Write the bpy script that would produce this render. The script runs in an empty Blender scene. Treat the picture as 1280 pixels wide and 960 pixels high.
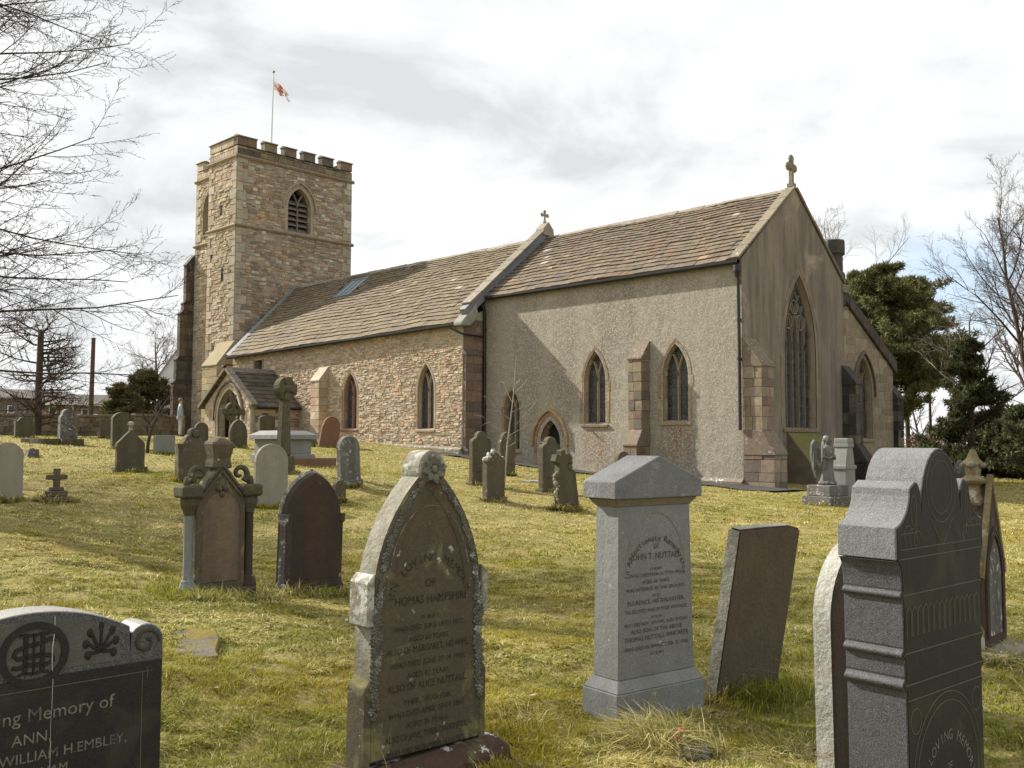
import bpy, bmesh, math, random
import numpy as np
from mathutils import Vector, Matrix
from mathutils.geometry import tessellate_polygon

R = math.radians
rng = random.Random(7)
S = bpy.context.scene
COL = S.collection

# ------------------------------------------------------------------ camera
FPX, PITCH, ROLL, HEAD, EYE = 1200.0, .061, .003, -.773, 1.6      # focal length in pixels of a 1280 px wide frame
fwd = Vector((math.sin(HEAD)*math.cos(PITCH), math.cos(HEAD)*math.cos(PITCH), math.sin(PITCH)))
rgt0 = Vector((math.cos(HEAD), -math.sin(HEAD), 0)); up0 = rgt0.cross(fwd)
rgt = rgt0*math.cos(ROLL) + up0*math.sin(ROLL); upv = up0*math.cos(ROLL) - rgt0*math.sin(ROLL)
cam = bpy.data.cameras.new('camera'); camo = bpy.data.objects.new('camera', cam); COL.objects.link(camo)
cam.sensor_width = 36; cam.lens = 36*FPX/1280; cam.clip_start = .05; cam.clip_end = 3000
camo.matrix_world = Matrix(((rgt.x, upv.x, -fwd.x, 0), (rgt.y, upv.y, -fwd.y, 0), (rgt.z, upv.z, -fwd.z, EYE), (0, 0, 0, 1)))
S.camera = camo

# ------------------------------------------------------------------ sky and sun
SUN_EL, SUN_OFF = R(34), R(14)                                     # sun: from the west, a little south of the church's axis
sdir = Vector((-math.cos(SUN_OFF)*math.cos(SUN_EL), -math.sin(SUN_OFF)*math.cos(SUN_EL), math.sin(SUN_EL)))
sl = bpy.data.lights.new('sun', 'SUN'); sl.energy = 5.0; sl.angle = R(.8); sl.color = (1, .93, .82)
so = bpy.data.objects.new('sun', sl); COL.objects.link(so); so.rotation_euler = sdir.to_track_quat('Z', 'Y').to_euler()
W = bpy.data.worlds.new('World'); S.world = W; W.use_nodes = True
wt = W.node_tree; wt.nodes.clear()
def wn(t, **k):
    n = wt.nodes.new(t)
    for a, v in k.items(): setattr(n, a, v)
    return n
wo = wn('ShaderNodeOutputWorld'); bg = wn('ShaderNodeBackground'); bg.inputs['Strength'].default_value = .1
sky = wn('ShaderNodeTexSky', sky_type='NISHITA', sun_disc=False, sun_elevation=SUN_EL, sun_rotation=math.atan2(sdir.x, sdir.y))
tc = wn('ShaderNodeTexCoord'); sep = wn('ShaderNodeSeparateXYZ'); wt.links.new(tc.outputs['Generated'], sep.inputs[0])
# cloud layer seen in perspective: direction divided by height
mz = wn('ShaderNodeMath', operation='MAXIMUM'); wt.links.new(sep.outputs['Z'], mz.inputs[0]); mz.inputs[1].default_value = 0.0
ma = wn('ShaderNodeMath', operation='ADD'); wt.links.new(mz.outputs[0], ma.inputs[0]); ma.inputs[1].default_value = .22
dv = wn('ShaderNodeVectorMath', operation='DIVIDE'); wt.links.new(tc.outputs['Generated'], dv.inputs[0])
cx = wn('ShaderNodeCombineXYZ')
for i in range(3): wt.links.new(ma.outputs[0], cx.inputs[i])
wt.links.new(cx.outputs[0], dv.inputs[1])
n1 = wn('ShaderNodeTexNoise'); n1.inputs['Scale'].default_value = 1.9; n1.inputs['Detail'].default_value = 8; n1.inputs['Roughness'].default_value = .56
n1.inputs['Distortion'].default_value = .3
mp = wn('ShaderNodeMapping'); mp.inputs['Location'].default_value = (4.1, 1.9, 1.7); wt.links.new(dv.outputs[0], mp.inputs[0]); wt.links.new(mp.outputs[0], n1.inputs['Vector'])
rp = wn('ShaderNodeValToRGB'); wt.links.new(n1.outputs[0], rp.inputs[0])
e = rp.color_ramp.elements; e[0].position = .35; e[0].color = (3.95, 4.05, 4.1, 1); e[1].position = .55; e[1].color = (5.7, 5.75, 5.75, 1)
m_ = rp.color_ramp.elements.new(.44); m_.color = (4.9, 5.0, 5.03, 1)
n2 = wn('ShaderNodeTexNoise'); n2.inputs['Scale'].default_value = 2.1; n2.inputs['Detail'].default_value = 6
mp2 = wn('ShaderNodeMapping'); mp2.inputs['Location'].default_value = (5.1, 3.3, .2); wt.links.new(dv.outputs[0], mp2.inputs[0]); wt.links.new(mp2.outputs[0], n2.inputs['Vector'])
rp2 = wn('ShaderNodeValToRGB'); wt.links.new(n2.outputs[0], rp2.inputs[0])
e = rp2.color_ramp.elements; e[0].position = .78; e[0].color = (0, 0, 0, 1); e[1].position = .88; e[1].color = (1, 1, 1, 1)
# a gap of blue in the cloud, low in the north
def skydir(px, py):
    u, v = px-640, py-480
    return (rgt*(u/FPX) - upv*(v/FPX) + fwd).normalized()
gap = rp2.outputs[0]
for (px, py, rad) in ((1188, 368, .085),):
    d = skydir(px, py)
    vd = wn('ShaderNodeVectorMath', operation='DISTANCE'); wt.links.new(tc.outputs['Generated'], vd.inputs[0]); vd.inputs[1].default_value = d
    nn = wn('ShaderNodeTexNoise'); nn.inputs['Scale'].default_value = 16; nn.inputs['Detail'].default_value = 5; wt.links.new(tc.outputs['Generated'], nn.inputs['Vector'])
    ms = wn('ShaderNodeMath', operation='MULTIPLY_ADD'); wt.links.new(nn.outputs[0], ms.inputs[0]); ms.inputs[1].default_value = rad*1.5; wt.links.new(vd.outputs['Value'], ms.inputs[2])
    mr = wn('ShaderNodeMapRange'); wt.links.new(ms.outputs[0], mr.inputs['Value'])
    mr.inputs['From Min'].default_value = rad*1.0; mr.inputs['From Max'].default_value = rad*1.75; mr.inputs['To Min'].default_value = .75; mr.inputs['To Max'].default_value = 0
    mx = wn('ShaderNodeMath', operation='MAXIMUM'); wt.links.new(gap, mx.inputs[0]); wt.links.new(mr.outputs[0], mx.inputs[1]); gap = mx.outputs[0]
thin = wn('ShaderNodeMix', data_type='RGBA'); thin.inputs['Factor'].default_value = .45; wt.links.new(sky.outputs[0], thin.inputs['A']); thin.inputs['B'].default_value = (3.6, 5.0, 6.6, 1)     # thin haze over the blue
mixc = wn('ShaderNodeMix', data_type='RGBA'); wt.links.new(gap, mixc.inputs['Factor']); wt.links.new(rp.outputs[0], mixc.inputs['A']); wt.links.new(thin.outputs['Result'], mixc.inputs['B'])
wt.links.new(mixc.outputs['Result'], bg.inputs['Color']); wt.links.new(bg.outputs[0], wo.inputs[0])
S.view_settings.view_transform = 'Standard'; S.view_settings.look = 'None'; S.view_settings.gamma = 1; S.view_settings.use_curve_mapping = False
S.view_settings.exposure = 0.95
S.render.engine = 'CYCLES'
S.cycles.max_bounces = 5; S.cycles.diffuse_bounces = 3; S.cycles.glossy_bounces = 2; S.cycles.transmission_bounces = 3; S.cycles.transparent_max_bounces = 4
S.cycles.use_denoising = True; S.cycles.caustics_reflective = False; S.cycles.caustics_refractive = False

# ------------------------------------------------------------------ pixel helpers (photograph pixels to rays)
def ray(px, py):
    u, v = px-640, py-480
    return rgt*(u/FPX) - upv*(v/FPX) + fwd
def on_y(px, py, Y): r = ray(px, py); t = Y/r.y; return Vector((r.x*t, Y, EYE+r.z*t))
def on_x(px, py, X): r = ray(px, py); t = X/r.x; return Vector((X, r.y*t, EYE+r.z*t))
def at_d(px, py, D): r = ray(px, py); t = D/math.hypot(r.x, r.y); return Vector((r.x*t, r.y*t, EYE+r.z*t))
def depth(P): return (Vector(P)-Vector((0, 0, EYE))).dot(fwd)

# ------------------------------------------------------------------ mesh helpers
class MB:
    def __init__(s): s.v = []; s.f = []; s.c = []
    def add(s, vs, fs, col=(1, 1, 1)):
        b = len(s.v); s.v += [tuple(p) for p in vs]; s.f += [tuple(i+b for i in f) for f in fs]; s.c += [col]*len(vs)
    def box(s, x0, x1, y0, y1, z0, z1, col=(1, 1, 1)):
        s.add([(x0, y0, z0), (x1, y0, z0), (x1, y1, z0), (x0, y1, z0), (x0, y0, z1), (x1, y0, z1), (x1, y1, z1), (x0, y1, z1)],
              [(3, 2, 1, 0), (4, 5, 6, 7), (0, 1, 5, 4), (1, 2, 6, 5), (2, 3, 7, 6), (3, 0, 4, 7)], col)
    def hexa(s, back, front, col=(1, 1, 1), closed=False):
        f = [(4, 5, 6, 7), (0, 1, 5, 4), (1, 2, 6, 5), (2, 3, 7, 6), (3, 0, 4, 7)]
        if closed: f.append((3, 2, 1, 0))
        s.add(list(back)+list(front), f, col)
    def prism(s, poly, f0, f1, col=(1, 1, 1)):
        """poly: 2D points; f0, f1 map a 2D point to the back and front 3D point."""
        n = len(poly); vs = [f0(p) for p in poly]+[f1(p) for p in poly]
        fs = [tuple(range(n, 2*n)), tuple(reversed(range(n)))]+[(i, (i+1) % n, n+(i+1) % n, n+i) for i in range(n)]
        s.add(vs, fs, col)
    def tube(s, pts, rad, n=6, col=(1, 1, 1), cap=True):
        pts = [Vector(p) for p in pts]; rings = []
        for i, p in enumerate(pts):
            d = (pts[min(i+1, len(pts)-1)]-pts[max(i-1, 0)]).normalized()
            a = d.orthogonal().normalized() if i == 0 else (prev - d*prev.dot(d)).normalized()
            prev = a; b = d.cross(a); r = rad[i] if hasattr(rad, '__len__') else rad
            rings.append([p+(a*math.cos(2*math.pi*k/n)+b*math.sin(2*math.pi*k/n))*r for k in range(n)])
        vs = [q for rg in rings for q in rg]
        fs = [(i*n+k, i*n+(k+1) % n, (i+1)*n+(k+1) % n, (i+1)*n+k) for i in range(len(pts)-1) for k in range(n)]
        if cap: fs += [tuple(reversed(range(n))), tuple(range(len(vs)-n, len(vs)))]
        s.add(vs, fs, col)
    def lathe(s, prof, c=(0, 0, 0), n=12, col=(1, 1, 1), sx=1, sy=1):
        """prof: (radius, z) from bottom to top."""
        vs = [(c[0]+r*sx*math.cos(2*math.pi*k/n), c[1]+r*sy*math.sin(2*math.pi*k/n), c[2]+z) for r, z in prof for k in range(n)]
        fs = [(i*n+k, i*n+(k+1) % n, (i+1)*n+(k+1) % n, (i+1)*n+k) for i in range(len(prof)-1) for k in range(n)]
        fs += [tuple(reversed(range(n))), tuple(range(len(vs)-n, len(vs)))]
        s.add(vs, fs, col)
    def ball(s, c, r, n=8, m=5, col=(1, 1, 1)):
        r = r if hasattr(r, '__len__') else (r, r, r)
        vs = [(c[0]+r[0]*math.sin(math.pi*(j+.5)/m)*math.cos(2*math.pi*k/n), c[1]+r[1]*math.sin(math.pi*(j+.5)/m)*math.sin(2*math.pi*k/n), c[2]-r[2]*math.cos(math.pi*(j+.5)/m)) for j in range(m) for k in range(n)]
        fs = [(i*n+k, i*n+(k+1) % n, (i+1)*n+(k+1) % n, (i+1)*n+k) for i in range(m-1) for k in range(n)]
        fs += [tuple(reversed(range(n))), tuple(range(len(vs)-n, len(vs)))]
        s.add(vs, fs, col)
    def mesh(s, name, base=(0, 0, 0)):
        me = bpy.data.meshes.new(name); b = Vector(base)
        me.from_pydata([(p[0]-b.x, p[1]-b.y, p[2]-b.z) for p in s.v], [], s.f)
        at = me.attributes.new('tint', 'FLOAT_COLOR', 'POINT')
        at.data.foreach_set('color', np.array([(c[0], c[1], c[2], 1) for c in s.c], 'f').ravel())
        return me
    def build(s, name, mat, parent=None, base=None, smooth=None, bevel=0, seg=1, fix=True):
        base = base if base is not None else (parent.get('_b', (0, 0, 0)) if parent else (0, 0, 0))
        me = s.mesh(name, base)
        if bevel or fix:
            bm = bmesh.new(); bm.from_mesh(me)
            if fix: bmesh.ops.recalc_face_normals(bm, faces=bm.faces)
            if bevel:
                bmesh.ops.remove_doubles(bm, verts=bm.verts, dist=.0004)
                ed = [e for e in bm.edges if e.is_manifold and e.calc_face_angle(0) > .5]
                bmesh.ops.bevel(bm, geom=ed, offset=bevel, segments=seg, affect='EDGES', clamp_overlap=True)
            bm.to_mesh(me); bm.free()
        me.materials.append(mat); o = bpy.data.objects.new(name, me); COL.objects.link(o)
        if parent: o.parent = parent
        if smooth is not None:
            me.shade_smooth()
            try: me.set_sharp_from_angle(angle=smooth)
            except Exception: pass
        return o
def vary(c, a, b):
    s_ = rng.uniform(a, b); return tuple(k*s_*rng.uniform(.97, 1.03) for k in c)
def empty(name, loc, label=None, cat=None, group=None, rot=(0, 0, 0)):
    o = bpy.data.objects.new(name, None); COL.objects.link(o); o.location = loc; o.rotation_euler = rot; o.empty_display_size = .2
    if label: tag(o, label, cat, group)
    return o
def tag(o, label=None, cat=None, group=None, kind=None):
    if label: o['label'] = label
    if cat: o['category'] = cat
    if group: o['group'] = group
    if kind: o['kind'] = kind
    return o

# ------------------------------------------------------------------ materials
def newmat(name):
    m = bpy.data.materials.new(name); m.use_nodes = True; t = m.node_tree
    return m, t, t.nodes['Principled BSDF']
def nd(t, typ, **k):
    n = t.nodes.new(typ)
    for a, v in k.items():
        if a in n.inputs.keys(): n.inputs[a].default_value = v
        else: setattr(n, a, v)
    return n
def noise_n(t, vec, scale, detail=4, rough=.55, dist=0):
    n = nd(t, 'ShaderNodeTexNoise'); n.inputs['Scale'].default_value = scale; n.inputs['Detail'].default_value = detail
    n.inputs['Roughness'].default_value = rough; n.inputs['Distortion'].default_value = dist; t.links.new(vec, n.inputs['Vector']); return n.outputs[0]
def ramp_n(t, fac, a, b, ca=(0, 0, 0), cb=(1, 1, 1)):
    r = nd(t, 'ShaderNodeValToRGB'); t.links.new(fac, r.inputs[0]); e = r.color_ramp.elements
    e[0].position = a; e[1].position = b; e[0].color = (*ca, 1); e[1].color = (*cb, 1); return r.outputs[0]
def mix_n(t, fac, a, b, mode='MIX'):
    m = nd(t, 'ShaderNodeMix', data_type='RGBA', blend_type=mode)
    for k, v in (('Factor', fac), ('A', a), ('B', b)):
        if isinstance(v, (int, float)): m.inputs[k].default_value = v
        elif isinstance(v, tuple): m.inputs[k].default_value = (*v, 1)
        else: t.links.new(v, m.inputs[k])
    return m.outputs['Result']
def math_n(t, op, a, b=0):
    m = nd(t, 'ShaderNodeMath', operation=op)
    for i, v in enumerate((a, b)):
        if isinstance(v, (int, float)): m.inputs[i].default_value = v
        else: t.links.new(v, m.inputs[i])
    return m.outputs[0]
def coord(t, scale=(1, 1, 1), rot=(0, 0, 0)):
    c = nd(t, 'ShaderNodeTexCoord'); m = nd(t, 'ShaderNodeMapping'); m.inputs['Scale'].default_value = scale; m.inputs['Rotation'].default_value = rot
    t.links.new(c.outputs['Object'], m.inputs[0]); return m.outputs[0]
def stone(name, c1, c2, scale=4., tint=False, rough=.9, bump=.35, bscale=40., lichen=None, blotch=None, speck=None, streak=None, moss=None, spec=.25, runs=None):
    """weathered stone: two tones, fine grain, and optional lichen spots, blotches, crystal specks, rain streaks, moss.
    lichen=(colour, threshold, scale)  blotch=(colour, threshold, scale)  streak=(colour, strength, scale)  moss=(colour, threshold)"""
    m, t, b = newmat(name); v = coord(t)
    c = mix_n(t, ramp_n(t, noise_n(t, v, scale, 6, .62, .4), .32, .68), c1, c2)
    if tint:
        a = nd(t, 'ShaderNodeAttribute'); a.attribute_name = 'tint'; c = mix_n(t, 1, a.outputs['Color'], mix_n(t, .35, (1, 1, 1), c, 'MIX') if tint == 'soft' else c, 'MULTIPLY')
    g = noise_n(t, v, bscale*2.2, 3, .7)
    c = mix_n(t, .55, c, ramp_n(t, g, .25, .75, (.45, .45, .45), (1.25, 1.25, 1.25)), 'MULTIPLY')
    if streak:
        vs = coord(t, (streak[2], streak[2], .12*streak[2])); c = mix_n(t, math_n(t, 'MULTIPLY', ramp_n(t, noise_n(t, vs, 1, 5, .6), *(streak[3] if len(streak) > 3 else (.48, .68))), streak[1]), c, streak[0])
    for (ux, uz, hw_, ln_, rc) in (runs or ()):              # rusty water runs below a sill (object coordinates)
        sx_ = nd(t, 'ShaderNodeSeparateXYZ'); t.links.new(v, sx_.inputs[0]); ax_ = math_n(t, 'ABSOLUTE', math_n(t, 'SUBTRACT', sx_.outputs['X'], ux)); vs_ = coord(t, (5, 5, .5))
        nz_ = ramp_n(t, noise_n(t, vs_, 1, 4, .6), .38, .68); fx = math_n(t, 'SUBTRACT', 1, ramp_n(t, math_n(t, 'DIVIDE', ax_, hw_), .75, 1.0)); dz_ = math_n(t, 'DIVIDE', math_n(t, 'SUBTRACT', uz, sx_.outputs['Z']), ln_)
        fz = math_n(t, 'MULTIPLY', ramp_n(t, dz_, 0, .04), math_n(t, 'SUBTRACT', 1, ramp_n(t, dz_, .25, 1))); c = mix_n(t, math_n(t, 'MULTIPLY', math_n(t, 'MULTIPLY', fx, fz), nz_), c, rc)
    if blotch:
        c = mix_n(t, ramp_n(t, noise_n(t, v, blotch[2], 5, .6, .8), blotch[1], blotch[1]+.13), c, blotch[0])
    if moss:
        gm = nd(t, 'ShaderNodeNewGeometry'); sx = nd(t, 'ShaderNodeSeparateXYZ'); t.links.new(gm.outputs['Normal'], sx.inputs[0])
        f = math_n(t, 'MULTIPLY', ramp_n(t, sx.outputs['Z'], .15, .6), ramp_n(t, noise_n(t, v, 7, 5), moss[1], moss[1]+.15)); c = mix_n(t, f, c, moss[0])
    if speck:
        vo = nd(t, 'ShaderNodeTexVoronoi'); vo.inputs['Scale'].default_value = speck[1]; t.links.new(v, vo.inputs['Vector'])
        sp = nd(t, 'ShaderNodeSeparateColor'); t.links.new(vo.outputs['Color'], sp.inputs[0]); c = mix_n(t, ramp_n(t, sp.outputs[0], .55, .9), c, speck[0])
    if lichen:
        f1 = ramp_n(t, noise_n(t, v, lichen[2], 4, .65), lichen[1], lichen[1]+.04)
        f2 = ramp_n(t, noise_n(t, v, lichen[2]*.23, 3), .42, .58); c = mix_n(t, math_n(t, 'MULTIPLY', f1, f2), c, lichen[0])
    t.links.new(c, b.inputs['Base Color']); b.inputs['Roughness'].default_value = rough; b.inputs['Specular IOR Level'].default_value = spec
    if bump:
        h = math_n(t, 'ADD', noise_n(t, v, bscale, 6, .65), math_n(t, 'MULTIPLY', noise_n(t, v, bscale*.2, 4), 1.5))
        bn = nd(t, 'ShaderNodeBump'); bn.inputs['Strength'].default_value = bump; bn.inputs['Distance'].default_value = .02; t.links.new(h, bn.inputs['Height']); t.links.new(bn.outputs[0], b.inputs['Normal'])
    return m
def plain(name, c, rough=.6, metal=0, spec=.4, var=.12, scale=12.):
    m, t, b = newmat(name); v = coord(t)
    cc = mix_n(t, 1, c, ramp_n(t, noise_n(t, v, scale, 4), .3, .7, (1-var,)*3, (1+var,)*3), 'MULTIPLY')
    t.links.new(cc, b.inputs['Base Color']); b.inputs['Roughness'].default_value = rough; b.inputs['Metallic'].default_value = metal; b.inputs['Specular IOR Level'].default_value = spec; return m
def leafmat(name, trans=.25):
    m, t, b = newmat(name); a = nd(t, 'ShaderNodeAttribute'); a.attribute_name = 'tint'
    t.links.new(a.outputs['Color'], b.inputs['Base Color']); b.inputs['Roughness'].default_value = .75; b.inputs['Specular IOR Level'].default_value = .2
    tr = nd(t, 'ShaderNodeBsdfTranslucent'); t.links.new(a.outputs['Color'], tr.inputs[0]); mx = nd(t, 'ShaderNodeMixShader'); mx.inputs[0].default_value = trans
    t.links.new(b.outputs[0], mx.inputs[1]); t.links.new(tr.outputs[0], mx.inputs[2]); t.links.new(mx.outputs[0], t.nodes['Material Output'].inputs[0]); return m
# ------------------------------------------------------------------ terrain: a thin-plate surface through points read off the foot of walls and stones
_ctl = [(0, 0, 0), (-4, 3, 0), (-1, 5, 0), (-7, 1, .02), (3, 6, -.05), (-6, 6, .0), (-2, 10, .0), (-9.6, 5.3, .04), (-10, 8, .1), (-6, 13, .05),
        (5, -5, -.1), (-8, -8, .1), (10, 10, -.2), (-15.5, 26, .33), (-23, 26, .66), (-27, 24.9, 1.14), (-33.7, 24.9, 1.67), (-37.9, 22.5, 1.70), (-42.3, 22.5, 1.86),
        (-50.7, 25, 1.95), (-15.5, 30, .3), (-15.5, 38, .15), (-11.5, 23, .1), (-30, 40, .9), (-50, 45, 1.6)]
for (px, py, D) in ((337, 634, 18), (161, 589, 23), (8, 625, 17), (84, 553, 36), (30, 547, 40), (100, 547, 48), (240, 601, 19.5), (437, 606, 20), (686, 616, 21.5), (1250, 601, 42), (1150, 601, 40), (0, 800, 6.4), (40, 700, 10.5)):
    p = at_d(px, py, D); _ctl.append((p.x, p.y, p.z))
for a, z in ((-90, 3.6), (-75, 3.2), (-60, 2.6), (-45, 1.8), (-30, .6), (-15, -.3), (0, -.6), (30, -.8), (70, -1.0), (110, -1.0), (150, -.5), (190, .5), (230, 2.0)):
    _ctl.append((130*math.sin(R(a)), 130*math.cos(R(a)), z))
    _ctl.append((75*math.sin(R(a)), 75*math.cos(R(a)), z*.72 if z > 0 else z*.6))
_c = np.array(_ctl, float)
def _U(r2): return np.where(r2 > 1e-9, .5*r2*np.log(np.maximum(r2, 1e-9)), 0)
_n = len(_c); _K = _U(((_c[:, None, :2]-_c[None, :, :2])**2).sum(2)) + np.eye(_n)*2.0
_A = np.zeros((_n+3, _n+3)); _A[:_n, :_n] = _K; _A[:_n, _n] = 1; _A[:_n, _n+1:] = _c[:, :2]; _A[_n, :_n] = 1; _A[_n+1:, :_n] = _c[:, :2].T
_w = np.linalg.solve(_A, np.concatenate([_c[:, 2], np.zeros(3)]))
def vnoise(x, y, seed=0):
    x = np.asarray(x, float); y = np.asarray(y, float)
    xi = np.floor(x).astype(np.int64); yi = np.floor(y).astype(np.int64); xf = x-xi; yf = y-yi
    xf = xf*xf*(3-2*xf); yf = yf*yf*(3-2*yf)
    def h(a, b):
        n = (a*374761393 + b*668265263 + seed*974711) & 0xffffffff
        n = ((n ^ (n >> 13))*1274126177) & 0xffffffff
        return ((n ^ (n >> 16)) & 0xffff)/65535.
    return (h(xi, yi)*(1-xf)+h(xi+1, yi)*xf)*(1-yf)+(h(xi, yi+1)*(1-xf)+h(xi+1, yi+1)*xf)*yf
def hgt(x, y):
    x = np.atleast_1d(np.asarray(x, float)); y = np.atleast_1d(np.asarray(y, float))
    r = np.hypot(x, y); k = np.minimum(1, 128/np.maximum(r, 1e-6)); xx, yy = x*k, y*k
    z = np.full(x.shape, _w[_n])+_w[_n+1]*xx+_w[_n+2]*yy
    for i in range(_n): z += _w[i]*_U((xx-_c[i, 0])**2+(yy-_c[i, 1])**2)
    z += .07*(vnoise(x*.55, y*.55, 1)-.5)+.045*(vnoise(x*1.7, y*1.7, 2)-.5)+.04*(vnoise(x*4.5, y*4.5, 3)-.5)+.022*(vnoise(x*9.5, y*9.5, 4)-.5)
    return z
def gz(x, y): return float(hgt(x, y)[0])
def gpt(px, py):
    """the point of the ground under a photograph pixel"""
    r = ray(px, py); prev = 1.
    for i in range(400):
        t = 1.02**i*1.5
        if EYE+r.z*t < gz(r.x*t, r.y*t):
            a, b = prev, t
            for _ in range(25):
                m = (a+b)/2
                if EYE+r.z*m < gz(r.x*m, r.y*m): b = m
                else: a = m
            return Vector((r.x*b, r.y*b, gz(r.x*b, r.y*b)))
        prev = t
    return Vector((r.x*prev, r.y*prev, gz(r.x*prev, r.y*prev)))
rad = np.concatenate([[0], np.geomspace(.6, 60, 170), np.geomspace(64, 1500, 40)]); nang = 240
ang = np.linspace(0, 2*np.pi, nang, endpoint=False)
gx = (rad[:, None]*np.sin(ang)[None]).ravel(); gy = (rad[:, None]*np.cos(ang)[None]).ravel(); gzv = hgt(gx, gy)
g = bpy.data.meshes.new('ground')
fs = [(i*nang+k, i*nang+(k+1) % nang, (i+1)*nang+(k+1) % nang, (i+1)*nang+k) for i in range(len(rad)-1) for k in range(nang)]
g.from_pydata(np.stack([gx, gy, gzv], 1).tolist(), [], fs); g.shade_smooth()
m, t, b = newmat('ground_turf'); v = coord(t)
c = mix_n(t, ramp_n(t, noise_n(t, v, .9, 6, .6, .5), .36, .64), (.17, .16, .04), (.28, .225, .09))
c = mix_n(t, ramp_n(t, noise_n(t, v, 9, 5, .7), .5, .7), c, (.36, .29, .13))
c = mix_n(t, ramp_n(t, noise_n(t, v, 24, 4, .7), .50, .75), c, (.055, .062, .018))
t.links.new(c, b.inputs['Base Color']); b.inputs['Roughness'].default_value = 1; b.inputs['Specular IOR Level'].default_value = .1
bn = nd(t, 'ShaderNodeBump'); bn.inputs['Strength'].default_value = .8; bn.inputs['Distance'].default_value = .06; t.links.new(noise_n(t, v, 14, 6, .7), bn.inputs['Height']); t.links.new(bn.outputs[0], b.inputs['Normal'])
g.materials.append(m); go = bpy.data.objects.new('ground', g); COL.objects.link(go); tag(go, kind='structure')
# ------------------------------------------------------------------ church
XE, XJ, XT, YC, YN, YR = -15.47, -26.92, -45.58, 26.0, 24.9, 29.485
ZEC, ZR, ZP, ZS = 7.33, 10.12, 16.84, 13.11
YNE = 2*YR-YC; YTS, YTN = 25.75, 33.2; XTW = -50.8
CH = empty('church', (-31, 29.5, .6), 'old stone church with battlemented west tower, long slated nave and rendered chancel', 'church'); CH['_b'] = (-31, 29.5, .6)
M = {}
M['rubble_n'] = stone('rubble_nave', (.78, .78, .78), (1.12, 1.1, 1.06), 9, tint=True, bump=.5, bscale=30, streak=((.27, .225, .175), .3, .6))
M['mortar'] = stone('lime_mortar', (.50, .44, .35), (.43, .37, .285), 5, bump=.5, bscale=25)
M['mortar_t'] = stone('tower_mortar', (.37, .31, .24), (.305, .252, .192), 3, bump=.5, bscale=25)
M['rubble_t'] = stone('rubble_tower', (.66, .66, .66), (1.15, 1.12, 1.08), 2.2, tint=True, bump=.5, bscale=26, streak=((.17, .14, .11), .42, .55))
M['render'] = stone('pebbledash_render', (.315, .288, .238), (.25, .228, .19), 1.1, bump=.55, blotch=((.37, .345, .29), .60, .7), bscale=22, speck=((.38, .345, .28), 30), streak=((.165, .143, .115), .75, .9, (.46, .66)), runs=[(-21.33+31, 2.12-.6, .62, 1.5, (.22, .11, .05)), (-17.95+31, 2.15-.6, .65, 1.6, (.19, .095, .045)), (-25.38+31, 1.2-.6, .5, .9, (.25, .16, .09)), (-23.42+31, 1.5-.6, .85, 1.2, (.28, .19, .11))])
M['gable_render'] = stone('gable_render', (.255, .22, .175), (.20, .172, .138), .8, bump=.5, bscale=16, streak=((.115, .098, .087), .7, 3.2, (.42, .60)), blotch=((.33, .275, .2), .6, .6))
M['slate'] = stone('stone_slate', (.7, .7, .7), (1.15, 1.12, 1.1), 6, tint=True, bump=.4, bscale=30, lichen=((.36, .345, .3), .66, 16), streak=((.15, .13, .105), .3, 1.1))
M['ashlar'] = stone('dressed_sandstone', (.75, .75, .75), (1.12, 1.1, 1.06), 5, tint=True, bump=.45, bscale=28, streak=((.2, .15, .11), .35, 3))
M['coping'] = stone('coping_stone', (.8, .8, .8), (1.1, 1.1, 1.1), 6, tint=True, bump=.4, bscale=28, lichen=((.4, .4, .36), .6, 12))
M['lead'] = plain('lead_flashing', (.19, .21, .235), .5, .2, .4)
M['iron'] = plain('cast_iron', (.02, .02, .022), .45, .3, .5)
M['dark'] = plain('dark_timber', (.012, .011, .010), .8)
M['darkin'] = plain('dark_inside', (.008, .008, .009), 1)
def glassmat():
    m, t, b = newmat('leaded_glass'); v = coord(t)
    c = mix_n(t, ramp_n(t, noise_n(t, v, 6, 3), .35, .65), (.02, .023, .028), (.07, .078, .09)); t.links.new(c, b.inputs['Base Color'])
    b.inputs['Roughness'].default_value = .3; b.inputs['Specular IOR Level'].default_value = .35
    bn = nd(t, 'ShaderNodeBump'); bn.inputs['Strength'].default_value = .35; bn.inputs['Distance'].default_value = .03; t.links.new(noise_n(t, v, 9, 2), bn.inputs['Height']); t.links.new(bn.outputs[0], b.inputs['Normal']); return m
M['glass'] = glassmat()
class Fr:
    def __init__(s, O, U, V): s.O = Vector(O); s.U = Vector(U).normalized(); s.V = Vector(V).normalized(); s.N = s.U.cross(s.V).normalized()
    def P(s, u, v, n=0): return s.O+s.U*u+s.V*v+s.N*n
def south(y): return Fr((0, y, 0), (1, 0, 0), (0, 0, 1))
def east(x): return Fr((x, 0, 0), (0, 1, 0), (0, 0, 1))
def sheet(mb, fr, outer, holes=(), n=0, col=(1, 1, 1)):
    polys = [[Vector((u, v, 0)) for u, v in p] for p in [outer]+list(holes)]
    flat = [q for p in polys for q in p]; tri = tessellate_polygon(polys); fs = []
    for a in tri:
        p, q, r = (flat[i] for i in a); fs.append(a if (q-p).cross(r-p).z > 0 else (a[0], a[2], a[1]))
    mb.add([fr.P(q.x, q.y, n) for q in flat], fs, col)
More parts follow.
